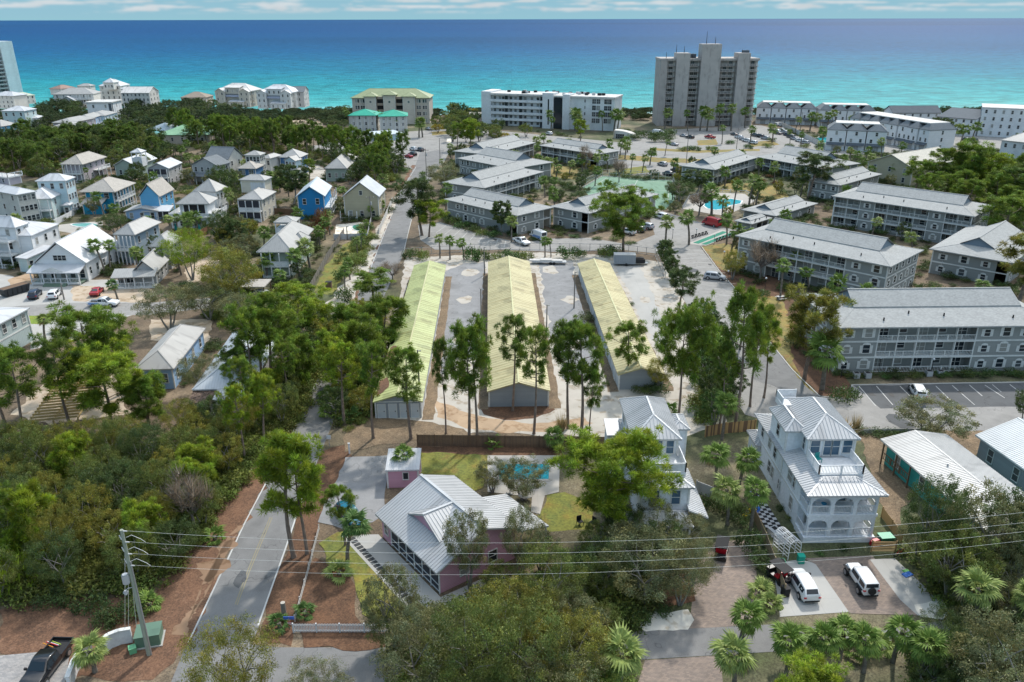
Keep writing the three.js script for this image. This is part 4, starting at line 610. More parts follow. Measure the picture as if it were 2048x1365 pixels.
const back = sheet('dirt_yard', [[1720, 870], [1850, 868], [2048, 880], [2048, 900], [1960, 905], [1830, 990], [1790, 1060], [1760, 1000]], L.dirt, { jag: 0.5 });
sheet('dirt_yard', [[1660, 856], [1700, 862], [1850, 860], [2200, 870], [2200, 895], [1850, 872], [1690, 872]], L.dirt, { jag: 0.3 });
// pink cottage grounds
sheet('gravel_drive', [[640, 1045], [690, 915], [774, 912], [775, 1020], [745, 1045], [690, 1062]], L.gravel, { jag: 0.3 });
sheet('lawn', [[836, 905], [900, 902], [985, 912], [965, 975], [930, 990], [836, 950]], L.lawn, { jag: 0.2 });
sheet('lawn', [[635, 1085], [700, 1062], [760, 1100], [860, 1200], [980, 1190], [960, 1235], [830, 1250], [720, 1230], [700, 1150], [650, 1130]], L.lawn, { jag: 0.4 });
sheet('lawn', [[1095, 990], [1130, 985], [1190, 1010], [1185, 1060], [1100, 1065], [1070, 1040]], L.lawn, { jag: 0.3 });
sheet('straw_bed', [[836, 892], [1120, 892], [1130, 915], [985, 912], [836, 905]], L.straw, { jag: 0.3 });
sheet('straw_bed', [[585, 1250], [625, 1120], [700, 1140], [715, 1230], [770, 1300], [600, 1300]], L.straw, { jag: 0.4 });
sheet('straw_bed', [[1110, 1130], [1200, 1090], [1250, 1130], [1380, 1120], [1390, 1200], [1300, 1225], [1180, 1250], [1110, 1210]], L.straw, { jag: 0.5 });
const poolDeck = sheet('pool_deck', [[975, 912], [1120, 912], [1118, 985], [1090, 992], [1080, 1030], [1062, 1025], [1064, 995], [975, 985]], L.deck);
// western streets and yards
sheet('sand_lot', [[-40, 540], [60, 560], [130, 560], [260, 560], [300, 560], [260, 600], [300, 615], [120, 690], [60, 700], [60, 620], [-40, 612]], L.concrete, { jag: 0.2 });
sheet('road', [[-120, 632], [40, 612], [140, 606], [300, 606], [420, 596], [420, 616], [300, 630], [180, 632], [60, 645], [-120, 668]], L.asphaltOld);
sheet('lawn', [[55, 632], [110, 630], [95, 648], [60, 648]], L.lawnGreen, { jag: 0.2 }); sheet('lawn', [[105, 680], [140, 660], [150, 668], [110, 690]], L.lawnGreen, { jag: 0.2 });
sheet('sand_lot', [[140, 570], [210, 575], [260, 560], [310, 585], [300, 605], [200, 606], [150, 602]], L.sandTan, { jag: 0.4 });
sheet('straw_bed', [[15, 560], [55, 545], [75, 552], [70, 568], [20, 575]], L.clay, { jag: 0.2 });
sheet('sand_lot', [[370, 540], [420, 505], [450, 500], [455, 520], [420, 560], [370, 565]], L.sandTan, { jag: 0.5 });
sheet('sand_lot', [[300, 640], [420, 640], [420, 680], [400, 700], [300, 680]], L.sandTan, { jag: 0.5 });
sheet('sand_lot', [[110, 740], [230, 730], [260, 830], [100, 850], [20, 830]], L.sandTan, { jag: 0.5 });
sheet('cleared_lot', [[560, 248], [640, 218], [690, 222], [680, 245], [575, 262]], L.sandTan, { jag: 0.6 });
sheet('sand_lot', [[440, 390], [475, 380], [480, 410], [450, 420]], L.sandTan, { jag: 0.5 });
sheet('sand_lot', [[565, 330], [640, 330], [660, 355], [580, 360]], L.sand, { jag: 0.5 });
for (const v of [[[1235, 309], [1320, 316], [1440, 320], [1440, 327], [1320, 325], [1235, 319]], [[1300, 296], [1400, 301], [1520, 298], [1520, 302], [1400, 306], [1300, 301]], [[1395, 281], [1432, 279], [1436, 290], [1396, 291]], [[1500, 285], [1545, 281], [1560, 290], [1500, 294]], [[862, 264], [900, 262], [900, 268], [865, 271]]]) sheet('verge', v, L.lawnDry, { jag: 0.3 });
{ // wear: oil spots in the bays, tyre drift on the gravel, a few repair patches
  const r = rng(77), stain = M(0.07, 0.07, 0.07, 'asphalt', 0.8), blob = (name, x, y, w, m) => { const g = G(x, y), pts = []; for (let i = 0; i < 10; i++) { const a = -i / 10 * 6.283, k = w * (0.6 + 0.6 * r()); pts.push(V3(g.x + cos(a) * k, 0, g.z + sin(a) * k * 1.6)); } sheet(name, pts, m); };
  for (const [x, y] of [[1745, 790], [1782, 790], [1880, 788], [1922, 786], [1975, 780], [1420, 530], [1440, 560], [930, 462], [990, 480], [1060, 486]]) blob('oil_stain', x, y, 0.35 + 0.3 * r(), stain);
  for (const [x, y, w] of [[930, 600, 1.6], [920, 680, 1.4], [1140, 600, 1.8], [1150, 690, 1.6], [1100, 540, 2], [940, 545, 2], [1290, 600, 1.4]]) blob('sand_drift', x, y, w, L.sand);
  for (const [x, y, w] of [[760, 520, 1.3], [560, 1010, 1.0], [480, 1160, 0.9], [1380, 540, 1.6], [1420, 620, 1.5], [1600, 830, 1.6], [1800, 845, 1.6]]) blob('asphalt_patch', x, y, w, L.asphaltDark);
}
// ---------------------------------------------------------------- grey condominiums
{
  const A = G(1676, 656, 8.1), t = 1.3 * PI / 180, E1 = new Frame(A, V3(A.x + 36 * cos(t), 0, A.z - 36 * sin(t)), 16.8);
  condo('three storey grey condominium beside the marked parking bays, nearest of the grey buildings', null, null, Object.assign(E1, { isVector3: true }), 8.1, 3, { f: [['w', 6.3, 2], ['g', 16, 0], ['w', 12.5, 4]], l: [['w', 1, 4]] }, { low: 1, p1: 0.3 });
}
condo('long three storey grey condominium behind the bare tree, with side galleries facing the parking', [1471, 471], [1782, 534], [1847, 500], 8.1, 3, { f: [['w', 7, 2], ['g', 18, 0], ['w', 8.5, 2]], r: [['w', 1, 5]] }, { solid: 0, side: C.siding });
condo('three storey grey condominium with white framed balconies, beside the big pines', [1665, 391.5], [1950, 434], [1983, 411], 8.1, 3, { f: [['g', 5.6, 0], ['w', 3, 1], ['g', 11, 0], ['w', 3, 1], ['g', 5, 0]], r: [['w', 1, 3]] }, { low: 1 });
{ const A = G(1859, 497.6, 5.6), t = -43.5 * PI / 180; condo('two storey grey condominium with an outside stair, cut off by the right edge', null, null, Object.assign(new Frame(A, V3(A.x + 16.5 * cos(t), 0, A.z - 16.5 * sin(t)), 30), { isVector3: true }), 5.6, 2, { f: [['s', 1.6, 0], ['w', 9, 3]], r: [['w', 1, 4]] }); }
condo('two storey grey condominium behind the blue striped van, a round dark tree at its corner', [889, 398], [1033, 432], [1105, 414], 5.6, 2, { f: [['w', 2, 0], ['s', 2, 0], ['w', 10, 4], ['w', 7, 0]], r: [['w', 9, 2], ['s', 2.6, 0]] });
condo('two storey grey condominium behind the large rounded pine by the tennis court', [1101.5, 412], [1177, 427.6], [1314, 388], 5.6, 2, { f: [['s', 2, 0], ['w', 9, 2]], r: [['w', 1, 5]] });
condo('two storey grey condominium with dark galleries, second behind the one beside the blue striped van', [882, 365], [970, 376], [1093, 343.5], 5.6, 2, { f: [['w', 1, 2]], r: [['w', 3, 1], ['g', 14, 0], ['w', 2, 1]] });
condo('two storey grey condominium whose long front faces the street, third back from the street corner', [916.5, 316], [1024, 338], [1100, 324], 5.6, 2, { f: [['w', 4, 2], ['s', 2, 0], ['w', 13, 5]], r: [['w', 1, 2]] });
condo('two storey grey condominium nearest the highway crossing, with its gablet end to the street', [909, 301.5], [972, 310], [1059, 285], 5.6, 2, { f: [['w', 1, 2]], r: [['w', 2, 1], ['g', 12, 0]] });
condo('two storey grey condominium below the curved white apartments, with a tan end wall', [1079, 290.6], [1194, 309], [1239, 301], 5.6, 2, { f: [['g', 4, 0], ['s', 2, 0], ['g', 9, 0], ['w', 3, 1]], r: [['w', 1, 3]] });
condo('two storey grey condominium beside the highway car park, blue grey gablet to the left', [1360, 331], [1430, 340], [1516, 314], 5.6, 2, { f: [['w', 1, 3]], r: [['g', 14, 0], ['w', 3, 0]] });
condo('two storey grey condominium facing the garden path, below the white townhouses', [1512, 312.7], [1642, 338], [1712, 326], 5.6, 2, { f: [['g', 4, 0], ['s', 2, 0], ['g', 6, 0], ['w', 6, 2]], r: [['w', 1, 2]] });
condo('two storey grey condominium half hidden behind the tall pine by the garden', [1618, 360], [1676, 372], [1746, 347], 5.6, 2, { f: [['w', 1, 3]], r: [['w', 1, 3]] });
condo('single storey grey clubhouse with a broad hip roof above the swimming pool', [1481, 419.5], [1553, 432], [1641, 407], 3.4, 1, { f: [['w', 1, 2]], r: [['w', 1, 4]] }, { name: 'clubhouse', p1: 0.2 });
condo('small open pavilion with a grey gablet roof beside the shuffleboard lanes', [1470.5, 440.6], [1502, 449], [1535.5, 435], 3, 1, { f: [['s', 1, 0]], r: [['s', 1, 0]], l: [['s', 1, 0]] }, { name: 'pavilion', p1: 0.2 });

// ---------------------------------------------------------------- storage sheds
{
  const roofs = [M(0.40, 0.435, 0.20, 'shed', 0.55), M(0.47, 0.42, 0.24, 'shed', 0.55)], wallM = M(0.50, 0.51, 0.47, 'siding', 0.8), endM = M(0.30, 0.325, 0.35, 'siding', 0.85), doorM = M(0.55, 0.58, 0.60, 'siding', 0.6), capM = M(0.55, 0.53, 0.29, 'weather', 0.5);
  const shed = (label, a, b, c, doors) => {
    const E = frame(a, b, c, 2.7), B = new Building('storage_shed', label, 'storage shed', E.p(E.w / 2, 0, E.d / 2), 'long storage sheds with yellow green roofs');
    const W = B.vol(E, 2.7, { roof: 'gable', rise: E.w * 0.15, over: 0.3, wall: endM, roofMat: roofs[doors ? 0 : 1], cap: capM, seam: 0.92, ribs: 0.028, trimMat: C.trim });
    for (const s of ['l', 'r']) { const S = W.side(s); if (!S.seen()) continue; const n = Math.round(S.w / 3.1), post = new MB(); for (let i = 0; i < n; i++) { const x = S.w * (i + 0.5) / n, d = new MB(); d.box(x - 1.2, x + 1.2, 0.03, 2.15, -0.04, 0.02, S); B.part('roll_up_door', d, doorM); post.box(x + 1.3, x + 1.5, 0, 2.6, -0.09, 0.02, S); } B.part('door_jamb', post, C.trim); }
    if (doors) { const S = W.side('f'); for (let i = 0; i < doors; i++) { const x = S.w * (0.13 + 0.74 * i / (doors - 1)); const f = B.window(S, x, 0.05, 1.0, 2.05, { mull: 'door', glass: doorM }); const h = new MB(); h.box(0.3, 0.4, 0.95, 1.1, -0.1, 0.0); const k = h.build('handle', C.dark, f); k.name = 'handle'; } const g = new MB(); g.box(0, W.w, 2.5, 2.64, -0.06, 0.02, S); B.part('trim', g, C.trim); }
    return { B, E, W };
  };
  const a = shed('narrow storage shed with four white end doors and pine straw on its roof', [745, 805], [845, 803], [893, 530], 4);
  const b = shed('widest storage shed, with a plain grey gable end behind the pine trunks', [974, 784], [1101, 781], [1061, 523], 0);
  const c = shed('storage shed nearest the condominium parking, its lower end hidden by pines', [1236, 750], [1330, 748], [1221, 526], 0);
  for (const q of [a, b, c]) { const E = q.E; sheet('shed_apron', [E.p(E.w - 0.2, 0, -0.5), E.p(E.w + 1.5, 0, -0.5), E.p(E.w + 1.3, 0, E.d), E.p(E.w - 0.2, 0, E.d)], L.dirt, { jag: 0.15 }); sheet('shed_apron', [E.p(0.2, 0, -0.5), E.p(-1.3, 0, -0.5), E.p(-1.1, 0, E.d), E.p(0.2, 0, E.d)], L.dirt, { jag: 0.15 }); }
  // drifts of pine straw lying on the west slope of the narrow shed
  for (const [u, v, w, l] of [[0.13, 0.07, 0.16, 2.6], [0.10, 0.25, 0.14, 2.4], [0.12, 0.285, 0.1, 1], [0.02, 0.33, 0.1, 1.2]]) { const E = a.E, m = new MB(), r = rng(u * 1000 + v * 100 + 3), pts = [], sl = E.w * 0.15 / (E.w / 2); for (let i = 0; i < 14; i++) { const t = i / 14 * 2 * PI, k = 0.7 + 0.5 * r(), x = clamp(E.w * (u + w * cos(t) * k), 0.05, E.w / 2 - 0.4), z = clamp(E.d * v + l * sin(t) * k, 0.3, E.d); pts.push(E.p(x, 2.7 + x * sl + 0.06, z)); } m.face(pts); a.B.part('pine_straw', m, L.strawRed); }
}
// ---------------------------------------------------------------- along the beach
const WALL = { beige: M(0.50, 0.44, 0.38, 'mott', 0.85), cream: M(0.58, 0.54, 0.45, 'siding', 0.8), tower: M(0.38, 0.345, 0.32, 'weather', 0.85), towerLight: M(0.43, 0.395, 0.37, 'weather', 0.85), stucco: M(0.62, 0.60, 0.56, 'mott', 0.85), grey: M(0.42, 0.42, 0.42, 'siding', 0.8), paleBlue: M(0.52, 0.66, 0.72, 'siding', 0.8), aqua: M(0.55, 0.66, 0.66, 'siding', 0.8), blue: M(0.008, 0.27, 0.46, 'siding', 0.75), sky: M(0.12, 0.38, 0.62, 'siding', 0.75), lightBlue: M(0.30, 0.46, 0.68, 'siding', 0.75), royal: M(0.012, 0.21, 0.47, 'siding', 0.75), denim: M(0.07, 0.17, 0.33, 'siding', 0.75), sage: M(0.33, 0.40, 0.35, 'siding', 0.8), mauve: M(0.42, 0.38, 0.41, 'siding', 0.8), tan: M(0.46, 0.41, 0.29, 'siding', 0.8), pink: M(0.60, 0.33, 0.42, 'siding', 0.8), white: M(0.74, 0.75, 0.76, 'siding', 0.7), teal: M(0.03, 0.30, 0.28, 'siding', 0.8) };
const ROOF = { green: M(0.30, 0.34, 0.18, 'metal', 0.5), teal: M(0.02, 0.36, 0.24, 'metal', 0.45), mint: M(0.26, 0.46, 0.28, 'metal', 0.5), rust: M(0.30, 0.19, 0.15, 'metal', 0.6), teal2: M(0.04, 0.26, 0.28, 'metal', 0.5), brown: M(0.30, 0.25, 0.20, 'shingle', 0.9), bluegrey: M(0.35, 0.42, 0.46, 'metal', 0.5), cream: M(0.54, 0.51, 0.44, 'shingle', 0.85), white: C.whiteMetal, grey: C.greyRoof, tan: C.tan };
{ // thirteen floor tower
  const A = G(1314, 252), Bp = G(1505, 252), E = new Frame(A, Bp, 18), B = new Building('apartment_tower', 'tall beige apartment tower with three projecting shafts standing on the beach', 'apartment tower', E.p(E.w / 2, 0, 9)), H = 32.6, n = 12, sh = H / n, w = E.w;
  const bays = [[0.07, 0.155], [0.29, 0.405], [0.60, 0.775], [0.90, 1]], shafts = [[0.155, 0.29, 36.2], [0.405, 0.60, 40.5], [0.775, 0.90, 36.2]];
  const body = new MB(); body.box(0, w, 0, H, 2.4, 18, E); body.box(0, w * 0.07, 0, H + 0.6, 0, 2.4, E); B.part('wall', body, WALL.tower);
  for (const [a, b, h] of shafts) { const s = new MB(); s.box(w * a, w * b, 0, h, -1.6, 8, E); B.part('shaft', s, WALL.towerLight); }
  const F2 = E.sub(0, w, 2.4, 18), top = new MB(); top.box(-0.3, w + 0.3, H, H + 1, 0.3, 18.3, E); B.part('parapet', top, WALL.towerLight);
  for (const [a, b] of bays) {
    const fl = new MB(), rl = new MB(); for (let k = 1; k <= n; k++) { fl.box(w * a, w * b, k * sh - 0.25, k * sh, 0.4, 2.4, E); if (k < n) { rl.box(w * a, w * b, k * sh + 0.95, k * sh + 1.03, 0.4, 0.48, E); for (let i = 0; i <= 5; i++) { const x = w * mix(a, b, i / 5); rl.box(x - 0.05, x + 0.05, k * sh, k * sh + 1, 0.4, 0.48, E); } } } B.part('walkway', fl, WALL.tower); B.part('railing', rl, C.trim, 'stuff');
    for (let k = 0; k < n; k++) { const ww = (b - a) * w, cs = ww > 5.5 ? [0.28, 0.62] : [0.4]; for (const c of cs) B.window(F2, w * mix(a, b, c + 0.08), k * sh + 1.0, 1.7, 1.3, { frame: WALL.tower }); const d = new MB(); d.box(w * mix(a, b, 0.9) - 0.4, w * mix(a, b, 0.9) + 0.4, k * sh, k * sh + 2.1, -0.04, 0.02, F2); B.part('door', d, WALL.stucco); }
  }
  for (const [x, h, y] of [[0.06, 3, H + 1], [0.16, 4, 36.2], [0.24, 3.2, 36.2], [0.33, 2.5, H + 1], [0.46, 6, 40.5], [0.55, 3.4, 40.5], [0.83, 1.6, 36.2], [0.88, 1.6, 36.2]]) { const m = new MB(); const q = E.p(w * x, 0, 3); m.cyl(q.x, y, y + h, q.z, 0.18, 0.08, 5); B.part('antenna', m, C.dark); }
  const pent = new MB(); pent.box(w * 0.3, w * 0.37, H + 1, H + 3, 4, 8, E); pent.box(w * 0.84, w * 0.9, 36.2, 37.4, 2, 5, E); B.part('rooftop_plant', pent, C.darkRoof);
}
{ // white five storey apartments
  const A = G(962, 250), E = new Frame(A, G(1228, 262), 17), B = new Building('apartment_block', 'long white five storey apartment block with a flat roof and dark glass bays', 'apartment building', E.p(E.w / 2, 0, 8)), w = E.w, H = 15.6, n = 5, sh = H / n;
  const m = new MB(), end = new MB(), rf = new MB(), fl = new MB();
  end.box(0, w * 0.075, 0, H + 1.6, 1, 16, E); end.box(w * 0.485, w * 0.565, 0, H + 2, -2.5, 6, E); end.box(w * 0.635, w * 0.685, 0, H + 1.6, -3, 6, E); B.part('stair_tower', end, C.white);
  m.box(w * 0.075, w * 0.5, 0, H, 2.2, 17, E); m.box(w * 0.66, w, 0, H, -1, 15, E); m.box(w * 0.5, w * 0.66, 0, H - 0.4, 3, 15, E); B.part('wall', m, C.white);
  for (const q of [[w * 0.565, w * 0.635, 0.2, H - 0.6, -1.6, -1.3], ...[0.185, 0.295, 0.455].map((x) => [w * x, w * (x + 0.022), 0, H - 0.3, 0.6, 0.8]), [w * 0.525, w * 0.535, 2, H - 1, -2.56, -2.4]]) B.part('glass_bay', new MB().box(...q, E), C.glass); 
  rf.box(w * 0.07, w * 0.5, H, H + 0.9, 0, 17.4, E); rf.box(w * 0.5, w * 1.005, H, H + 0.8, -1.6, 15.4, E); B.part('roof', rf, C.flatWhite);
  for (let k = 1; k < n; k++) { fl.box(w * 0.075, w * 0.48, k * sh - 0.3, k * sh, 0.4, 2.2, E); fl.box(w * 0.075, w * 0.48, k * sh, k * sh + 0.95, 0.4, 0.46, E); } B.part('gallery', fl, C.white);
  const F2 = E.sub(0, w, 2.2, 17), F3 = E.sub(0, w, -1, 15);
  for (let k = 0; k < n; k++) { for (const x of [0.1, 0.14, 0.165, 0.225, 0.26, 0.335, 0.385, 0.43]) B.window(F2, w * x, k * sh + 1, 1.3, 1.3, { frame: C.white }); }
  for (let k = 1; k < n; k++) { B.window(F3, w * 0.79, k * sh + 1, 0.6, 1.4, { frame: C.white }); for (const x of [0.855, 0.885, 0.94, 0.965]) B.window(F3, w * x, k * sh + 0.5, 1.9, 2.2, { frame: C.white }); }
  const r = rng(5); for (let i = 0; i < 26; i++) { const x = w * (0.1 + 0.85 * r()), z = 3 + 10 * r(), u = new MB(); u.box(x - 0.8, x + 0.8, H + 0.9, H + 1.9, z, z + 1.1, E); B.part('rooftop_unit', u, i % 3 ? C.dark : C.galvPlain); }
}
{ // green roofed inn
  const E = frame([700, 196], [860, 196], 18, 13.4), B = new Building('beach_inn', 'wide beige beach inn with a green hipped roof and three projecting bays', 'hotel', E.p(E.w / 2, 0, 9)), w = E.w;
  const W = B.vol(E, 13.4, { wall: WALL.beige, roofMat: ROOF.green, rise: 4.2, over: 0.8, n: 4 });
  for (const [a, b, h] of [[0.18, 0.32, 14.4], [0.42, 0.57, 15.2], [0.67, 0.82, 14.4]]) { const S = W.sub(W.w * a, W.w * b, -2.6, 5), P2 = S.shrink(-0.8); B.vol(P2, h, { wall: M(0.58, 0.52, 0.45, 'mott', 0.85), roofMat: ROOF.green, rise: 1.8, over: 0.8, n: 4 }); B.window(S, S.w / 2, 11, 1, 1); }
  for (const [a, b] of [[0.325, 0.415], [0.575, 0.665]]) { const m = new MB(), d = new MB(); for (let k = 0; k < 4; k++) { d.box(W.w * a, W.w * b, k * 3.3 + 0.3, k * 3.3 + 2.9, -0.06, 0.02, W); m.box(W.w * a, W.w * b, k * 3.3 + 2.9, k * 3.3 + 4.1, -1.2, 0.1, W); } B.part('gallery', m, M(0.34, 0.28, 0.23, 'mott', 0.9)); B.part('recess_shade', d, C.dark); }  // flat dark panels stand for the shade between the bays
  for (let k = 0; k < 4; k++) for (const x of [0.05, 0.08, 0.12, 0.15, 0.85, 0.88, 0.93, 0.96]) B.window(W, W.w * x, k * 3.3 + 1, 1, 1.7);
}
for (const [a, b, d, lab] of [[[695, 231], [753, 231], 15, 'left one of two beige buildings with emerald green roofs, before the beach inn'], [[756, 233], [816, 232], 15, 'right one of two beige buildings with emerald green roofs, beside the inn entrance drive']]) { const E = frame(a, b, d, 8.4), B = new Building('inn_annex', lab, 'hotel annex', E.p(E.w / 2, 0, 6)); B.vol(E, 8.4, { wall: WALL.stucco, roofMat: ROOF.teal, rise: 2.4, over: 1, n: 3, f: 4, r: 3 }); B.porch(E.sub(0.6, E.w - 0.6, 0.2, 1.2), [0], { top: 8.2, posts: 7 }); }
{ const E = frame([752, 272], [808, 268], 14, 2.6), B = new Building('pavilion', 'low flat roofed white pavilion beside the inn entrance', 'pavilion', E.p(E.w / 2, 0, 6)); B.vol(E, 2.6, { roof: 'flat', wall: WALL.paleBlue, roofMat: M(0.55, 0.62, 0.66, 'weather', 0.6), th: 0.35, over: 0.7, f: 3 }); }
{ const E = frame([928, 230], [962, 231], 12, 3.2), B = new Building('beach_house', 'low tan house tucked in scrub left of the long white apartments', 'house', E.p(E.w / 2, 0, 6)); B.vol(E, 3.2, { roof: 'flat', wall: WALL.beige, roofMat: C.tan, f: 3 }); }
{ const E = frame([1228, 262], [1272, 264], 12, 3.4), B = new Building('garage_pavilion', 'low curved tan garage wall at the right end of the long white apartments', 'garage', E.p(E.w / 2, 0, 6)); const m = new MB(), c = []; for (let i = 0; i <= 10; i++) { const t = i / 10; c.push(E.p(E.w * t, 0.5 + 3.2 * sqrt(max(0, 1 - t * t)), 0)); } for (let i = 0; i < 10; i++) { const p = c[i], q = c[i + 1], bk = (v) => v.clone().addScaledVector(E.v, 5); m.quad(V3(p.x, 0, p.z), V3(q.x, 0, q.z), q, p); m.quad(p, q, bk(q), bk(p)); } B.part('wall', m, WALL.stucco); B.window(E, 3, 0.1, 4, 2, { mull: 'door', glass: C.dark }); B.part('gate_post', new MB().box(0, 0.6, 0, 3.8, -0.5, 0.1, E), WALL.beige); }
// tower at the western edge, its white end wall toward us
{ const A = G(22, 192), Bq = G(47, 190), E = new Frame(A, Bq, 30), B = new Building('apartment_tower', 'white high rise with stacked dark balconies, cut off by the left edge of the photo', 'apartment tower', E.p(0, 0, 10)), H = 38, n = 14, sh = H / n;
  const m = new MB(); m.box(0, E.w, 0, H, 0, 26, E); B.part('wall', m, C.white); const s = new MB(); s.box(-24, 0, 0, H - 1, 3.4, 24, E); B.part('wall', s, WALL.grey); const fl = new MB(); for (let k = 1; k <= n; k++) { fl.box(-24, 0, k * sh - 0.35, k * sh + 0.75, 0.9, 1.1, E); fl.box(-24, 0, k * sh - 0.3, k * sh, 0.9, 3.4, E); } B.part('balcony', fl, WALL.grey); const F2 = E.sub(-24, 0, 3.4, 20); for (let k = 0; k < n; k++) for (let i = 0; i < 5; i++) B.window(F2, 2.5 + i * 4.6, k * sh + 0.2, 2.4, 2, { frame: WALL.grey }); const bl = new MB(); for (let k = 1; k <= n; k++) bl.box(E.w, E.w + 1, k * sh - 0.3, k * sh + 0.7, 18, 26, E); B.part('balcony', bl, C.white); }

// houses: one call per house, each a set of roofed blocks sighted by their eaves
function house(name, label, vols, extra, category = 'house', group) {
  const F0 = vols[0][0] instanceof Frame ? vols[0][0] : frame(vols[0][0], vols[0][1], vols[0][2], vols[0][3]), B = new Building(name, label, category, F0.p(F0.w / 2, 0, F0.d / 2), group), Ws = [];
  for (const v of vols) { const E = v[0] instanceof Frame ? v[0] : frame(v[0], v[1], v[2], v[3]), e = v[0] instanceof Frame ? v[1] : v[3], o = v[0] instanceof Frame ? v[2] : v[4]; Ws.push({ E, W: B.vol(E, e, o), e }); }
  if (extra) extra(B, Ws); return { B, Ws };
}
house('beach_mansion', 'gambrel roofed grey white mansion block at the right end of the large beach house group', [[[240, 186], [298, 186], 14, 11, { wall: WALL.stucco, roof: 'gableX', rise: 3.2, roofMat: C.flatWhite, n: 4, f: 7, r: 3 }], [[240, 178], [262, 178], 6, 12.4, { y0: 8, wall: WALL.grey, roof: 'shed', rise: 1, roofMat: C.galvPlain, n: 1, f: 5 }]]);
house('beach_mansion', 'white mansion block with a stepped pale roof, middle of the large beach house group', [[[196, 172], [240, 172], 14, 12, { wall: WALL.stucco, roofMat: C.whitePlain, rise: 4, n: 4, f: 4, r: 2 }], [[204, 165], [226, 165], 8, 14.5, { y0: 10, wall: WALL.stucco, roofMat: C.whitePlain, rise: 2.4, n: 1, f: 3 }]]);
house('beach_mansion', 'wide cream mansion with arcaded porches and reddish roof, left of the large beach house group', [[[104, 189], [186, 188], 16, 9, { wall: WALL.stucco, roofMat: C.greyRoof, rise: 3.4, n: 3, f: 6 }], [[120, 178], [152, 175], 10, 11, { y0: 7, wall: WALL.stucco, roofMat: ROOF.rust, rise: 2, n: 1 }], [[152, 172], [180, 172], 7, 11.6, { y0: 7, wall: WALL.stucco, roofMat: C.greyRoof, rise: 1.4, n: 1, f: 5 }]], (B, [a]) => B.porch(a.W.sub(a.W.w * 0.6, a.W.w, -2, 0), [0, 3, 6], { top: 8.8, posts: 5 }));
house('cottage', 'small white cottage with a bright gable before the large beach house group', [[[115, 202], [153, 203], 9, 5, { wall: WALL.grey, roof: 'gable', roofMat: C.whitePlain, rise: 3, n: 2, f: 3, r: 2 }]]);
house('modern_house', 'box shaped modern white house with a dark corner strip and flat roof', [[[170, 206], [222, 206], [240, 201], 11, { wall: WALL.white, roof: 'flat', roofMat: C.flatWhite, over: 0.6, n: 3, f: [0, 0, 2], r: 1, th: 0.5 }]], (B, [a]) => { const m = new MB(); m.box(a.W.w - 1.6, a.W.w + 0.06, 0.2, 10.6, -0.08, 1.5, a.W); B.part('dark_strip', m, C.darkRoof); B.porch(a.W.side('r').sub(0.3, a.W.d, -1.5, 0), [0, 4], { top: 10.5, posts: 2 }); });
for (const [a, b, c, lab, wall] of [[[93, 258], [122, 260], [150, 248], 'beige row house at the near end of the terraced row below the modern house', WALL.mauve], [[104, 245], [140, 246], [186, 236], 'taupe row house second in the terraced row below the modern house', WALL.mauve], [[148, 238], [178, 238], [205, 229], 'pale blue row house third in the terraced row below the modern house', WALL.lightBlue], [[168, 231], [206, 232], [222, 225], 'white row house at the far end of the terraced row below the modern house', WALL.paleBlue]]) house('row_house', lab, [[a, b, c, 7.4, { wall, roofMat: C.greyRoof, rise: 1.6, n: 2, f: 2, r: 4 }]], (B, [q]) => { const S = q.W.side('r'); if (S.w > 6) B.porch(S.sub(1, S.w, -1.6, 0), [0, 3.6], { top: 7, posts: 4 }); });
house('coastal_house', 'white house with a square tower room and wide verandas above the dark woods', [[[0, 222], [48, 222], 11, 10.5, { wall: WALL.aqua, roofMat: C.whitePlain, rise: 2, n: 3, f: 3, r: 2 }], [[32, 237], [75, 236], 9, 6.4, { wall: WALL.stucco, roofMat: C.whitePlain, rise: 1.8, n: 2, f: 5, r: 3 }]], (B, [a, b]) => B.porch(b.W.sub(0, b.W.w, -1.8, 0), [0, 3], { top: 6.2, posts: 6 }));
house('coastal_house', 'white house with deep blue lower storey beside the cut off high rise', [[[-20, 191], [25, 192], 12, 8, { wall: WALL.stucco, roofMat: C.whitePlain, rise: 2.2, n: 3, f: 5 }]]);
house('coastal_house', 'low house with a pale green hipped roof below the cut off high rise', [[[30, 193], [70, 190], 10, 5.5, { wall: WALL.stucco, roofMat: M(0.5, 0.56, 0.44, 'metal', 0.5), rise: 2, n: 2, f: 4 }]]);
house('coastal_house', 'sliver of a blue house cut off at the left edge beyond the pines', [[[-30, 252], [2, 253], 10, 6, { wall: WALL.sky, roofMat: C.greyRoof, n: 2, f: 3, r: 2 }]]);
house('coastal_house', 'house with a brown hipped roof in the scrub, left of the twin gabled houses', [[[360, 195], [412, 195], [425, 191], 6, { wall: WALL.beige, roofMat: ROOF.brown, rise: 3, n: 2, f: 3, r: 2 }]]);
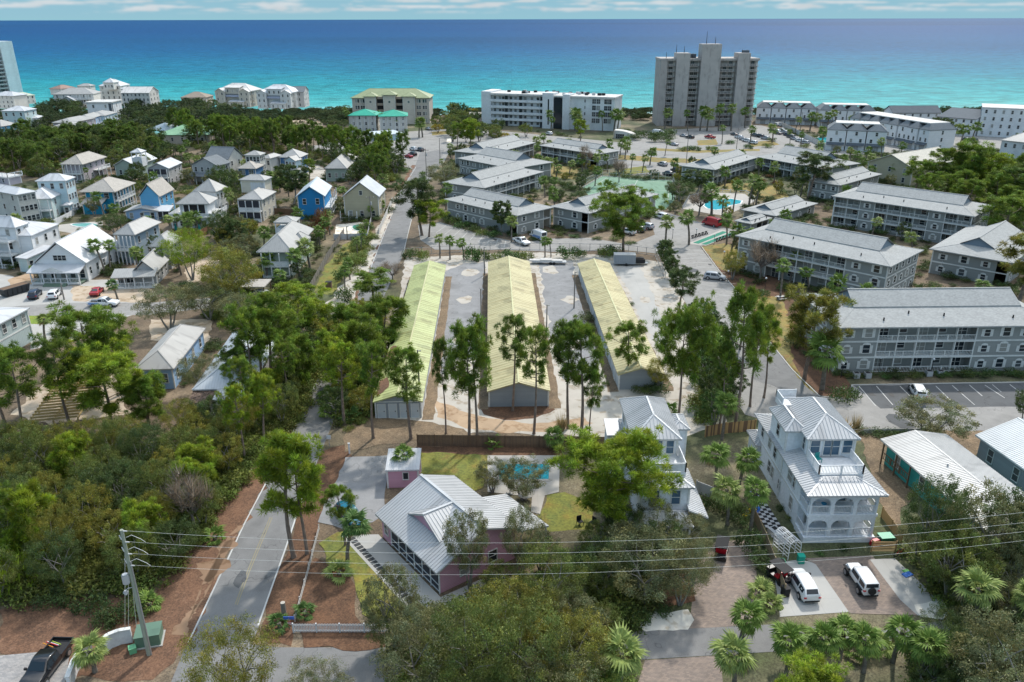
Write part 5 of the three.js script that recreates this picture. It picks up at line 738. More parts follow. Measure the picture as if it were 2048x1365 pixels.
const twin = (x, y, s, lab, wall, roofMat) => house('beach_house', lab, [[[x, y], [x + 70, y + 1], 16, 10, { wall, roofMat, rise: 4.2, n: 3, f: [2, 0, 0], r: 3, over: 0.5 }]], (B, [{ W, E }]) => {
  for (const q of [[0, 0.27], [0.70, 1]]) { const S = W.sub(W.w * q[0], W.w * q[1], -2.5, 5).shrink(-0.4); B.vol(S, 9.6, { wall, roof: 'gable', rise: 2, roofMat, n: 3, f: 2, over: 0.4, r: 2 }); }
  const D = W.sub(W.w * 0.27, W.w * 0.70, -0.8, 6).shrink(-0.4); B.vol(D, 12, { y0: 8, wall, roof: 'shed', rise: 1.2, roofMat, n: 1, f: 3 }); const p = new MB(); p.box(W.w * 0.28, W.w * 0.69, 6.2, 7.4, -1.6, 0, W); B.part('balcony', p, M(0.33, 0.37, 0.48, 'mott', 0.7)); B.row(W, 3, 8.4, 0.9, 1);
  const G2 = W.sub(W.w * 0.42, W.w * 0.86, -4.5, 0).shrink(-0.3); B.vol(G2, 3.6, { wall, roof: 'shed', rise: 0.9, roofMat: C.whitePlain, n: 1, f: 3 });
});
twin(431, 181, 1, 'beige beach house with twin front gables, left one of the gabled pair', M(0.46, 0.44, 0.38, 'siding', 0.8), C.flatWhite);
twin(514, 184, 1, 'white roofed beach house with twin front gables, right one of the gabled pair', M(0.52, 0.54, 0.54, 'siding', 0.8), C.whitePlain);
house('beach_house', 'dark roofed beach house just behind the right of the gabled pair', [[[568, 184], [608, 184], 12, 9.6, { wall: WALL.grey, roof: 'gableX', rise: 3, roofMat: C.slate, n: 3, f: 2, r: 3 }]]);
house('market_hall', 'low building with a broad pale green hip roof among trees', [[[310, 270], [414, 270], 20, 4, { wall: WALL.beige, roofMat: ROOF.mint, rise: 3.6, n: 1, f: 5 }]]);
house('shop', 'pale grey blue hip roofed shop beside the pale green roof', [[[292, 259], [330, 262], 12, 4.2, { wall: WALL.teal, roofMat: ROOF.bluegrey, rise: 2.8, n: 1, f: 3 }]]);
house('shop', 'small teal shop with a blue green gable in front of the pale green roof', [[[278, 274], [308, 275], 8, 3.2, { wall: WALL.teal, roofMat: ROOF.teal2, roof: 'gable', rise: 1.8, n: 1, f: 2 }]]);
house('long_shed', 'long low white roof in the trees below the terraced row', [[[103, 281], [182, 283], 7, 3, { wall: WALL.grey, roofMat: C.whitePlain, roof: 'shed', rise: 0.8, n: 1, f: 3 }]]);
// white townhouse rows to the east
const town = (lab, a, b, c, e, units, o = {}) => { const E = frame(a, b, c, e), B = new Building('townhouse_row', lab, 'townhouse row', E.p(E.w / 2, 0, E.d / 2)), w = E.w / units;
  for (let i = 0; i < units; i++) { const S = E.sub(w * i, w * (i + 1), o.stag ? (i % 2) * 0.6 : 0, E.d); const W = B.vol(S, e, { wall: o.wall ?? WALL.white, roof: 'skirt', inset: w * 0.36, rise: 2.3, roofMat: C.slate, over: 0.2, n: o.n ?? 3, f: [0, 2, 1], r: i === units - 1 ? (o.r ?? 1) : 0, corner: false }); if (!o.plain) { const A2 = S.sub(0.4, w - 0.4, -1.3, 0.3); B.roof(A2, 2.6, 0.9, 'shed', C.darkRoof); B.window(W, W.w / 2, 0.1, 2.6, 2.1, { mull: 'door', glass: WALL.grey, frame: C.trim, name: 'garage_door' }); } }
  const cap = new MB(); cap.box(w * 0.4, E.w - w * 0.4, e + 2.2, e + 2.6, w * 0.42, E.d - w * 0.3, E); B.part('flat_roof', cap, C.flatWhite); return B; };
town('short townhouse row with garages right beside the beige tower', [1514, 215], [1634, 218], 15, 8.4, 4);
town('townhouse row with a pale flat roof top behind the palms, farther toward the beach', [1640, 220], [1752, 222], 14, 8.4, 4);
town('long stepped townhouse row running back toward the beach, grey roofs in a line', [1700, 235], [1858, 261], 15, 8.8, 8, { stag: 1 });
town('three unit white townhouse row with navy awnings above the long low hedge', [1655, 259], [1776, 264], 15, 8.6, 3);
house('beach_lodge', 'long navy roofed beach lodge row in the middle distance right of the townhouses', [[[1786, 226], [1885, 226], 12, 8, { wall: WALL.white, roof: 'gableX', rise: 3, roofMat: C.darkRoof, n: 3, f: 6, r: 2 }]], null, 'lodge');
house('beach_lodge', 'navy roofed lodge wing with a blank white gable end', [[[1882, 232], [1946, 240], [1970, 226], 8, { wall: WALL.white, roof: 'gableX', rise: 3, roofMat: C.darkRoof, n: 3, f: 5, r: 2 }]], null, 'lodge');
house('apartment_block', 'white block with a flat roof cut off by the right edge, near the beach', [[[1965, 216], [2110, 222], 20, 13, { wall: C.white, roof: 'flat', roofMat: C.flatWhite, n: 4, f: 8, over: 0.3 }]], null, 'apartment building');
house('coastal_house', 'white house cut off by the right edge, behind the big pines', [[[2002, 280], [2080, 288], 12, 7.5, { wall: C.white, roofMat: C.greyRoof, n: 2, f: 4 }]]);
house('beach_hall', 'large tan gabled roof among palms below the white townhouses', [[[1755, 322], [1806, 339], [1853, 315], 6, { wall: WALL.tan, roof: 'gable', rise: 3.6, roofMat: ROOF.cream, n: 2, f: 3, r: 3 }]], null, 'house');
// ---------------------------------------------------------------- houses of the western streets
const gal = (B, F, ys, top, o) => B.porch(F, ys, { top, ...o });
house('coastal_house', 'cream house with an open roof deck, cut off by the left edge', [[[-40, 372], [18, 392], [46, 382], 8.6, { wall: WALL.stucco, roofMat: C.whitePlain, rise: 1.2, n: 3, f: 4, r: 4 }], [[-30, 352], [12, 358], [37, 352], 11, { y0: 9, wall: WALL.mauve, roof: 'flat', roofMat: C.flatWhite, n: 1, f: 2, th: 0.3 }]], (B, [a, b]) => { const E = b.E, q = [E.p(0, 11.3, 0), E.p(E.w, 11.3, 0), E.p(E.w, 11.3, E.d)]; B.rail(q, 1.1, C.white, 0.4); });
house('coastal_house', 'pale aqua house with bright white roofs and a stacked corner porch', [[[42, 398], [100, 398], [127, 382], 6.2, { wall: WALL.aqua, roofMat: C.whitePlain, rise: 2.2, n: 2, r: 2 }], [[70, 362], [130, 362], [146, 354], 10, { wall: WALL.paleBlue, roofMat: C.whitePlain, rise: 1.6, n: 3, f: [0, 0, 3], r: 3 }], [[122, 411], [138, 411], [144, 406], 3.2, { wall: WALL.paleBlue, roofMat: C.whitePlain, rise: 0.6, n: 1, f: 1 }]], (B, [a]) => gal(B, a.W.sub(0, a.W.w, -1.8, 0.2), [0, 3.1], 6, { posts: 3, low: 1, back: WALL.aqua }));
house('blue_house', 'large bright blue house with a grey hip roof and two storey side veranda', [[[156, 384], [229, 384], [272, 365.5], 6.2, { wall: WALL.blue, roofMat: C.tan, rise: 2.9, n: 2, f: [0, 2], over: 1.3, ww: 1.3 }]], (B, [{ W, E }]) => {
  gal(B, W.side('r').sub(0.4, W.d, -1.1, 0), [0, 3.1], 6, { posts: 6, low: 1 }); B.row(W.side('r'), 5, 3.3, 1.1, 2.1, { mull: 'door', glass: C.glass }); B.row(W.side('r'), 5, 0.1, 1.1, 2.1, { mull: 'door' });
  const S = W.sub(0.3, W.w * 0.72, -3.4, 0.2).shrink(-0.4); B.vol(S, 3.2, { wall: WALL.blue, roof: 'shed', rise: 1.3, roofMat: C.tan, n: 1, f: 1, r: 1 });
});
house('blue_house', 'light blue house with a steep grey gable and a screened front porch', [[[274, 393.6], [319, 393], [351.5, 378], 6.4, { wall: WALL.sky, roof: 'gable', rise: 3.6, roofMat: C.tan, n: 2, r: 3 }], [[246, 423], [316, 422], 8, 3, { wall: WALL.lightBlue, roof: 'gable', rise: 0.9, roofMat: C.greyRoof, n: 1, f: 3 }]], (B, [a, b]) => { const F = b.W.sub(b.W.w * 0.55, b.W.w + 3.2, -0.1, 3.5); B.porch(F, [0], { top: 2.8, posts: 4, screen: 1 }); B.roof(F.shrink(-0.3), 2.9, 0.8, 'shed', C.whitePlain); });
house('white_house', 'white house with a big wraparound roof deck and grey hip roofs beside palms', [[[350, 408], [418, 408], [434, 396], 6.4, { wall: WALL.white, roofMat: C.greyRoof, rise: 2.6, n: 2, f: [4, 0], over: 1.0 }], [[386, 382], [431, 384], [451, 374], 7.2, { wall: WALL.white, roofMat: C.greyRoof, rise: 3, n: 2, r: 3 }]], (B, [{ W }]) => { const D = W.sub(-2.6, W.w + 2.6, -2.6, 8), s = new MB(); s.box(0, D.w, 2.8, 3.1, 0, D.d, D); B.part('deck', s, C.trim); const w = new MB(); w.box(0.3, D.w - 0.3, 0, 2.8, 0.3, D.d, D); B.part('wall', w, WALL.white); B.row(D.sub(0.3, D.w - 0.3, 0.3, 8), 6, 0.7, 1, 1.3); B.rail([D.p(0, 3.1, D.d), D.p(0, 3.1, 0.1), D.p(D.w, 3.1, 0.1), D.p(D.w, 3.1, D.d)], 0.95, C.white, 0.4, true); const o = new MB(); o.box(0.8, W.w - 0.8, 3.2, 5.9, -0.04, 0.05, W); B.part('recess_shade', o, C.dark); for (const x of [0, 0.33, 0.66, 1]) B.part('post', new MB().box(W.w * x - 0.12, W.w * x + 0.12, 3.1, 6.3, -0.5, -0.25, W), C.white); });  // dark panel on the upper wall stands for veranda shade
house('cream_house', 'cream three level house with a screened two storey porch and stepped hip roofs', [[[473.6, 399], [524.5, 399.5], [554, 383], 6.2, { wall: WALL.cream, roofMat: C.greyRoof, rise: 1.9, n: 2, r: 3, over: 0.5 }], [[477, 359.5], [529, 361], [543, 354], 9.8, { y0: 6, wall: WALL.cream, roofMat: C.greyRoof, rise: 1.2, n: 1, f: 0 }]], (B, [a, b]) => { gal(B, a.W.sub(0, a.W.w, -1.6, 0.1), [0, 3.1], 6, { posts: 3, low: 1, screen: 1, solid: true }); for (let i = 0; i < 6; i++) { const m = new MB(); m.box(b.W.w * (0.4 + 0.1 * i), b.W.w * (0.485 + 0.1 * i), 6.8, 9, -0.05, 0.02, b.W); B.part('shutter_panel', m, C.whitePlain); } });
house('blue_house', 'vivid royal blue house with a swept white gable roof', [[[590, 394], [650, 392], [668.6, 371.6], 6.6, { wall: WALL.royal, roof: 'gable', rise: 2.8, roofMat: M(0.56, 0.63, 0.68, 'metal', 0.45), n: 2, f: [0, 2], over: 0.5 }]], (B, [{ W }]) => { gal(B, W.side('r').sub(0.5, W.d, -1.8, 0), [0, 3.2], 6.2, { posts: 4, low: 1 }); B.window(W, W.w * 0.8, 1.4, 0.9, 1.1); const p = new MB(); for (let i = 0; i < 5; i++) p.box(W.w * i / 4 - 0.1, W.w * i / 4 + 0.1, 0, 0.8, 0.2, 0.5, W); B.part('pilings', p, C.dark); });
house('tan_house', 'tan house with a bright metal gable roof beside the small green pool', [[[684, 393], [758, 394], [768, 378], 6.6, { wall: WALL.tan, roof: 'gable', rise: 4, roofMat: C.whiteMetal, n: 2, f: [3, 0], r: 2, attic: 0.8 }]], (B, [{ W }]) => gal(B, W.sub(-1, W.w * 0.4, -2.2, 0), [0], 2.8, { posts: 2, low: 1 }));
house('grey_house', 'pale grey house with a front gable and four windows over a low porch roof', [[[383, 329], [432, 333], [452, 325], 6.4, { wall: WALL.grey, roof: 'gable', rise: 2.6, roofMat: C.slate, n: 2, f: [0, 4], r: 2 }], [[412, 316], [452, 320], [473, 311], 7.2, { wall: WALL.stucco, roof: 'gableX', rise: 3.6, roofMat: C.slate, n: 2, r: 2 }]], (B, [a]) => { const F = a.W.sub(-0.6, a.W.w, -2, 0.1); B.roof(F.shrink(-0.3), 2.9, 1, 'shed', C.slate); B.porch(F, [0], { top: 2.8, posts: 4 }); });
house('grey_house', 'slim beige tower house with a flat hipped roof behind the small denim blue cottage', [[[488, 310], [519, 311], [527, 306], 9.4, { wall: WALL.stucco, roofMat: C.greyRoof, rise: 1.2, n: 3, f: [0, 0, 4], r: 3 }], [[520, 316], [540, 317], 8, 7, { wall: WALL.stucco, roofMat: C.greyRoof, rise: 1, n: 2, f: 2 }]]);
house('blue_cottage', 'small denim blue cottage with two white framed windows and a pyramid roof', [[[474, 336.5], [510, 338], [522, 330], 6, { wall: WALL.denim, roofMat: C.tan, rise: 1.9, n: 2, f: [0, 2], ww: 1.5 }]]);
house('blue_cottage', 'blue grey cottage with a white bay gable, partly behind a dark round tree', [[[558, 314], [598, 316], [607, 308], 6.6, { wall: WALL.denim, roofMat: C.greyRoof, rise: 2.4, n: 2, r: 2 }], [[566, 320], [590, 322], 4, 6, { wall: WALL.paleBlue, roof: 'gable', rise: 1.4, roofMat: C.greyRoof, n: 2, f: 3 }], [[553, 338], [600, 340], 4, 3, { wall: WALL.sage, roof: 'shed', rise: 0.8, roofMat: C.greyRoof, n: 1 }]]);
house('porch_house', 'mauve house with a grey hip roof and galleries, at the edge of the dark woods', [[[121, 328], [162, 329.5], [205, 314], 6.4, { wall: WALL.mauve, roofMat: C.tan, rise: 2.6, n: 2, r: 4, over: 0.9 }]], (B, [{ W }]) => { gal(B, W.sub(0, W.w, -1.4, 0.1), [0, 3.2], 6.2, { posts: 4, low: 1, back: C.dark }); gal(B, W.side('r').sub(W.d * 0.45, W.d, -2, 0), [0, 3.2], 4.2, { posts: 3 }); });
house('white_house', 'white roofed house with a little white cupola tower', [[[233, 329], [262, 333], [289, 318], 4.6, { wall: WALL.sage, roof: 'gable', rise: 2.2, roofMat: C.whitePlain, n: 1, f: 2 }], [[259, 305], [281, 305], 4.5, 9.6, { y0: 9.2, roofMat: C.whitePlain, rise: 1.1, n: 1, over: 0.3 }]], (B, [a, b]) => { const E = b.E.shrink(0.3), p = new MB(); for (const x of [0, 0.5, 1]) for (const z of [0, 1]) p.box(E.w * x - 0.1, E.w * x + 0.1, 5, 9.4, E.d * z - 0.1, E.d * z + 0.1, E); p.box(0, E.w, 4.6, 7.6, 0.1, E.d, E); B.part('cupola_frame', p, C.white); });
house('grey_house', 'dark grey house with a white gable roof and a screened upper porch among trees', [[[296, 336], [334, 338], [350, 326], 6.2, { wall: WALL.grey, roof: 'gable', rise: 1.8, roofMat: C.whitePlain, n: 2, r: 3 }]], (B, [{ W }]) => gal(B, W.sub(0, W.w, -1.4, 0.1), [0, 3.2], 6, { posts: 3, low: 1, screen: 1 }));
house('green_house', 'sage house with a long grey roof half hidden by pines above the tan gabled house', [[[650, 336], [692, 338], [704, 316], 4.6, { wall: WALL.sage, roof: 'hip', rise: 3, roofMat: C.greyRoof, n: 1, f: 3 }]]);
house('porch_house', 'grey green house with a large hip roof, two storey porch and rooftop pavilion', [[[513, 504], [585, 505], [623, 458], 6.2, { wall: WALL.sage, roofMat: C.greyRoof, rise: 3, n: 2, r: 4, over: 1.0 }], [[546, 445], [590, 445], 5, 8.6, { y0: 8.2, roofMat: C.greyRoof, rise: 1, n: 1, over: 0.3 }]], (B, [a, b]) => { gal(B, a.W.sub(0, a.W.w, -1.6, 0.1), [0, 3.2], 6, { posts: 3, low: 1, back: WALL.sage, solid: true }); const E = b.E.shrink(0.35), p = new MB(); for (const x of [0, 1]) for (const z of [0, 1]) p.box(E.w * x - 0.12, E.w * x + 0.12, 5.4, 8.5, E.d * z - 0.12, E.d * z + 0.12, E); p.box(0, E.w, 5.2, 7, 0, E.d, E); B.part('pavilion_frame', p, C.white); const D = a.E.sub(a.E.w * 0.6, a.E.w + 0.8, a.E.d * 0.42, a.E.d * 0.66); B.roof(D, 6, 1.9, 'hip', C.greyRoof); });
house('white_house', 'tall white house with a stark white roof and long windowed side, at the left edge', [[[-60, 470], [60, 472], [113, 448], 7.2, { wall: WALL.white, roofMat: C.whitePlain, rise: 2.2, n: 2, r: 3, over: 0.35 }], [[-40, 452], [27, 456], [52, 446], 9.2, { wall: WALL.white, roofMat: C.whitePlain, rise: 2, n: 3, f: [2, 2, 2], r: [0, 1, 2], over: 0.35 }], [[33, 514], [48, 519], [100, 500], 3.4, { wall: WALL.aqua, roof: 'shed', rise: 0.9, roofMat: C.whitePlain, n: 1, r: 4 }]], (B, [, b]) => gal(B, b.W.sub(-4, b.W.w - 0.4, -2.6, 0.1), [0, 3.2, 6.3], 6.4, { posts: 4, low: 1 }));
house('white_house', 'white gabled house with a green floored porch facing the parked cars', [[[67, 525], [169.7, 527], [232, 487], 4.3, { wall: WALL.white, roof: 'gable', rise: 4.6, roofMat: C.whitePlain, n: 1, r: 5, over: 0.5, attic: 2.7 }]], (B, [{ W, E }]) => {
  const F = W.sub(-0.2, W.w - 0.3, -3, 0.1); B.roof(F.shrink(-0.4), 2.95, 1.2, 'shed', C.whiteMetal); B.porch(F, [0.5], { top: 2.9, posts: 4, low: 1 }); B.row(W, 5, 0.8, 1, 1.9); const f = new MB(); f.box(0, F.w, 0.2, 0.52, 0.3, F.d, F); B.part('porch_floor', f, M(0.16, 0.23, 0.17, 'mott', 0.7)); const g = new MB(), c = F.w / 2; g.tri(F.p(c - 2.6, 3.1, -0.45), F.p(c + 2.6, 3.1, -0.45), F.p(c, 4.2, -0.45)); B.part('porch_gable', g, C.trim); const st = new MB(); for (let k = 0; k < 3; k++) st.box(c - 2.4, c + 2.4, 0, 0.5 - k * 0.16, -0.35 * (k + 1), -0.35 * k, F); B.part('steps', st, M(0.16, 0.23, 0.17, 'mott', 0.7));
  const D = E.side('r').sub(E.d * 0.3, E.d * 0.72, 1.5, 5.2); B.vol(D.shrink(-0.3), 6, { y0: 3.6, wall: WALL.white, roof: 'shed', rise: 1.8, roofMat: C.whitePlain, n: 1, f: 2 });
});
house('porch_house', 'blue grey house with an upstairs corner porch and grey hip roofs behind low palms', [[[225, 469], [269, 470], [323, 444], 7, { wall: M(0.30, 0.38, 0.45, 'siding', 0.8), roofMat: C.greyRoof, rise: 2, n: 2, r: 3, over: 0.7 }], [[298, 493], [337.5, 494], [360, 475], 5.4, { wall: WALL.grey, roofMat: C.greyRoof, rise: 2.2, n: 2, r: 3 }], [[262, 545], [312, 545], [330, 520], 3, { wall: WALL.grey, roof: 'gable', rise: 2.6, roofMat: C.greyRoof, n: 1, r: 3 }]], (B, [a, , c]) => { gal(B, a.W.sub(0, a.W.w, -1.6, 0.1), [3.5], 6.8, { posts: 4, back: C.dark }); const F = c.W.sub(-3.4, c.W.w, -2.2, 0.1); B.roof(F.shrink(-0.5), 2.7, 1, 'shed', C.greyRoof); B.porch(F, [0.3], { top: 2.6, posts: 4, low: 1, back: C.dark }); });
house('green_house', 'pale green grey house with a white roof, cut off by the left edge', [[[-130, 718], [-34, 668], [59, 616], 6, { wall: M(0.43, 0.50, 0.49, 'batten', 0.8), roofMat: C.whitePlain, rise: 1.8, n: 2, r: [0, 0] }]].map(() => { const c1 = G(59, 616, 6), c0 = G(-70, 684, 6), d = V3().subVectors(c1, c0); d.y = 0; const u = d.clone().normalize(), E = new Frame(c0.clone().add(V3(u.z * 14, 0, -u.x * 14)), c0, d.length()); return [E, 6, { wall: M(0.43, 0.50, 0.49, 'batten', 0.8), roofMat: C.whitePlain, rise: 1.8, n: 2, r: [0, 6], belt: 1, over: 0.4, ww: 0.9 }]; }));
house('grey_house', 'low pale roofed grey blue house among the pines left of the road', [[[268, 738], [345, 740], [399, 658], 3.6, { wall: WALL.lightBlue, roofMat: M(0.42, 0.41, 0.39, 'weather', 0.8), rise: 1.9, n: 1, f: 2, r: 4, over: 0.5 }]]);
house('long_house', 'long house with a silver metal roof and screened porch under the roadside pines', [[[385, 778], [500, 778], [556, 665], 3.4, { wall: WALL.grey, roof: 'hip', rise: 2.4, roofMat: M(0.50, 0.54, 0.58, 'metal', 0.4), n: 1, r: 5, over: 0.6 }]], (B, [{ W, E }]) => { const F = W.sub(W.w * 0.45, W.w, -2.8, 0.1); B.roof(F.shrink(-0.3), 2.9, 0.6, 'shed', C.whitePlain); gal(B, F, [0.9], 2.85, { posts: 3, back: C.dark }); const T2 = W.sub(-0.6, W.w * 0.42, -4, -0.3), q4 = 0; for (const x of [0.2, T2.w - 0.2]) for (const z of [0.2, T2.d - 0.2]) B.part('post', new MB().box(x - 0.1, x + 0.1, 0, 2.5, z - 0.1, z + 0.1, T2), C.greyWood); const th = new MB(), r = rng(4); for (let i = 0; i < 300; i++) { const x = r() * T2.w, z = r() * T2.d; th.bar(T2.p(x, 2.55 + r() * 0.15 + z * 0.12, z), T2.p(x + (r() - 0.5) * 0.6, 2.55 + r() * 0.15 + z * 0.12, z + 1), 0.09, 0.05); } B.part('thatch', th, M(0.22, 0.155, 0.12, 'wood', 0.95), 'stuff'); for (let i = 0; i < 5; i++) { const m = new MB(); m.bar(T2.p(0, 2.5, T2.d * i / 4), T2.p(T2.w, 2.5, T2.d * i / 4), 0.08, 0.14); B.part('beam', m, C.greyWood); } });
{ // house frame going up
  const E = frame([60, 838], [150, 838], [190, 740], 1), B = new Building('unfinished_house', 'unfinished timber floor frame of a house being built among the pines', 'construction frame', E.p(E.w / 2, 0, E.d / 2));
  for (let i = 0; i <= 18; i++) { const m = new MB(); m.bar(E.p(0, 1, E.d * i / 18), E.p(E.w, 1, E.d * i / 18), 0.07, 0.3); B.part('joist', m, C.lumber); } for (const x of [0, 0.5, 1]) { const m = new MB(); m.bar(E.p(E.w * x, 0.75, 0), E.p(E.w * x, 0.75, E.d), 0.12, 0.2); B.part('beam', m, C.lumber); } for (const x of [0, 0.5, 1]) for (let k = 0; k < 5; k++) { const m = new MB(); m.box(E.w * x - 0.1, E.w * x + 0.1, 0, 0.7, E.d * k / 4 - 0.1, E.d * k / 4 + 0.1, E); B.part('post', m, C.lumber); }
}
// pools
function pool(label, pts, deckM, o = {}) {
  const W = toWorld(pts), t = thing('swimming_pool', label, 'pool', W[0].clone().setY(0)), y = 0.07, tri = THREE.ShapeUtils.triangulateShape(W.map((p) => new THREE.Vector2(p.x, -p.z)), []), w = new MB(), rim = new MB();
  for (const q of tri) w.face(q.map((k) => V3(W[k].x, y, W[k].z))); w.build('water', o.water ?? (C.pool ??= new THREE.MeshPhysicalMaterial({ color: new THREE.Color().setRGB(0.03, 0.42, 0.50), map: T.caustic, roughness: 0.12, bumpMap: T.ripple, bumpScale: 0.02, specularIntensity: 0.5 })), t, t.position);
  for (let i = 0; i < W.length; i++) rim.bar(W[i].clone().setY(0.06), W[(i + 1) % W.length].clone().setY(0.06), 0.45, 0.1); rim.build('coping', o.rim ?? C.trim, t, t.position); return t;
}
const oval = (cx, cy, rx, ry, n = 22, k = 0) => Array.from({ length: n }, (_, i) => { const a = -i / n * 2 * PI; return [cx + rx * cos(a) * (1 + k * sin(2 * a)), cy + ry * sin(a) * (1 + k * cos(a))]; });
sheet('pool_surround', [[1365, 418], [1375, 400], [1430, 385], [1490, 388], [1510, 402], [1490, 415], [1450, 432], [1420, 428]], L.deck);
pool('condominium swimming pool with bright blue water, curved outline', [[1407, 412], [1412, 402], [1438, 400], [1462, 398], [1485, 402], [1482, 408], [1460, 412], [1452, 418], [1432, 421], [1415, 418]]);
sheet('pool_surround', [[118, 450], [150, 446], [205, 443], [205, 456], [150, 468], [115, 462]], L.deck);
pool('small kidney shaped pool in front of the large bright blue house', oval(170, 451, 28, 4.2, 20, 0.12), null, { water: new THREE.MeshPhysicalMaterial({ color: new THREE.Color().setRGB(0.16, 0.42, 0.40), roughness: 0.12, specularIntensity: 0.5 }) });
sheet('pool_surround', [[672, 450], [735, 443], [732, 474], [668, 478]], L.beach);
pool('small green oval pool below the tan house', oval(716, 456, 13, 6.5, 18, 0.1), null, { water: new THREE.MeshPhysicalMaterial({ color: new THREE.Color().setRGB(0.03, 0.30, 0.23), roughness: 0.12, specularIntensity: 0.5 }) });
pool('small pool beside the white wall of the tower car park', [[1622, 279], [1640, 274], [1668, 276], [1672, 283], [1650, 287], [1630, 285]]);
pool('long bright turquoise pool behind the pink cottage', [[993, 928], [1102, 928], [1101, 962], [996, 962]], null, { rim: L.deck });
// ---------------------------------------------------------------- the near houses
const rect = (x0, z0, w, d, turnDeg = 0) => { const t = turnDeg * PI / 180, A = V3(x0, 0, z0); return new Frame(A, V3(x0 + w * cos(t), 0, z0 - w * sin(t)), d); };
{ // pink cottage
  const F = new Frame(V3(-14.96, 0, -73.28), V3(-7.36, 0, -63.13), 10.4), B = new Building('pink_cottage', 'pink cottage with a silver standing seam roof, front gable and screened porch', 'house', F.p(6, 0, 5)), Lr = F.w, m = C.galv, h0 = 3, hr = 5.75, vr = 5.9;
  const R = new MB(), S = new MB(), cap = new MB(), th = 0.2, lo = (v) => V3(v.x, v.y - th, v.z), P3 = (u, y, v) => F.p(u, y, v);
  const slope = (q) => { R.face(q); R.face(q.map(lo).reverse()); for (let i = 0; i < q.length; i++) R.quad(lo(q[i]), lo(q[(i + 1) % q.length]), q[(i + 1) % q.length], q[i]); B.seams(S, q, 0.4, 0.05, 0.045); };
  slope([P3(0, h0, 0), P3(Lr, h0, 0), P3(Lr, hr, vr), P3(0, hr, vr)]); slope([P3(Lr, 4.0, 10.3), P3(0, 4.0, 10.3), P3(0, hr, vr), P3(Lr, hr, vr)]);
  cap.bar(P3(0, hr + 0.03, vr), P3(Lr, hr + 0.03, vr), 0.32, 0.08);
  const dv = 2.1, du = 6.75, hw = 3.15, da = 5.72, de = 4.15; // front gable riding on the porch slope
  slope([P3(du - hw, de, dv), P3(du, da, dv), P3(du, da, vr), P3(du - hw, de, 2.6)]); slope([P3(du, da, dv), P3(du + hw, de, dv), P3(du + hw, de, 2.6), P3(du, da, vr)]); cap.bar(P3(du, da + 0.03, dv), P3(du, da + 0.03, vr), 0.3, 0.08);
  slope([P3(Lr + 0.2, 2.8, 13.9), P3(5.2, 2.8, 13.9), P3(5.2, 3.75, 10.2), P3(Lr + 0.2, 3.75, 10.2)]);
  B.part('roof', R, m); B.part('ridge_cap', cap, C.galvPlain); B.part('seams', S, m, 'stuff');
  const w = new MB(), dg = new MB(), W = F.shrink(0.5), pk = WALL.pink; w.quad(W.p(0, 0, 0), W.p(1.9, 0, 0), W.p(1.9, 3.1, 0), W.p(0, 3.1, 0)); w.quad(W.p(1.9, 0, 1.8), W.p(W.w, 0, 1.8), W.p(W.w, 3.8, 1.8), W.p(1.9, 3.8, 1.8)); for (const [u, f] of [[0, 1], [W.w, 0]]) { const q = [W.p(u, 0, 0), W.p(u, 0, W.d), W.p(u, 4.1, W.d), W.p(u, 5.6, vr - 0.5), W.p(u, 3.1, 0)]; w.face(f ? q.reverse() : q); } w.quad(W.p(W.w, 0, W.d), W.p(0, 0, W.d), W.p(0, 4.1, W.d), W.p(W.w, 4.1, W.d));
  B.part('wall', w, pk); dg.tri(P3(du - hw + 0.3, de, dv + 0.25), P3(du + hw - 0.3, de, dv + 0.25), P3(du, da - 0.15, dv + 0.25)); B.part('gable_wall', dg, pk);
  const p = new MB(), sc = new MB(); for (let i = 0; i <= 6; i++) { const u = mix(2, W.w, i / 6); B.part('post', new MB().box(u - 0.06, u + 0.06, 0, 3, -0.02, 0.1, W), C.white); if (i < 6) { const u1 = mix(2, W.w, (i + 1) / 6); sc.quad(W.p(u + 0.06, 0.3, 0.05), W.p(u1 - 0.06, 0.3, 0.05), W.p(u1 - 0.06, 2.9, 0.05), W.p(u + 0.06, 2.9, 0.05)); p.box(u + 0.06, u1 - 0.06, 0.95, 1.03, 0, 0.08, W); p.box(u + 0.06, u1 - 0.06, 0.2, 0.3, 0, 0.08, W); } } B.part('screen_rails', p, C.white); B.part('screen', sc, C.screen);
  B.window(W, 1, 1, 0.7, 1.1); const g = W.side('r'); B.window(g, 3, 1, 1, 1.3); B.window(g, 6.5, 1, 1, 1.3);
  const sp = F.sub(5.4, Lr, 10.6, 13.7); for (const u of [0, 0.33, 0.66, 1]) B.part('post', new MB().box(sp.w * u - 0.07, sp.w * u + 0.07, 0, 2.8, sp.d - 0.1, sp.d, sp), C.white);
  // walk of pale concrete with dark square mats
  const wk = sheet('walk', [F.p(-2.6, 0, -3.1), F.p(14.2, 0, -3.1), F.p(14.6, 0, -2.6), F.p(14.6, 0, 5.2), F.p(12.9, 0, 5.2), F.p(12.7, 0, 0.3), F.p(-0.2, 0, 0.3)], L.concrete);
  const mat = M(0.055, 0.058, 0.06, 'mott', 0.9), tg = cachedGeo('mat', () => { const b = new MB(); b.box(-0.23, 0.23, 0, 0.035, -0.34, 0.34); return b.geo(); });
  const put = (u, v, t) => { const k = shadow(new THREE.Mesh(tg, mat)); k.name = 'paving_mat'; const q = F.p(u, sheetTop.get(wk), v); k.position.copy(q); k.rotation.y = F.turn + t; wk.add(k); };
  for (let i = 0; i < 24; i++) put(-1.2 + i * 0.64, -2.4, (hash(i, 3) - 0.5) * 0.06); for (let i = 0; i < 9; i++) put(14.0, -1.7 + i * 0.72, PI / 2);
}
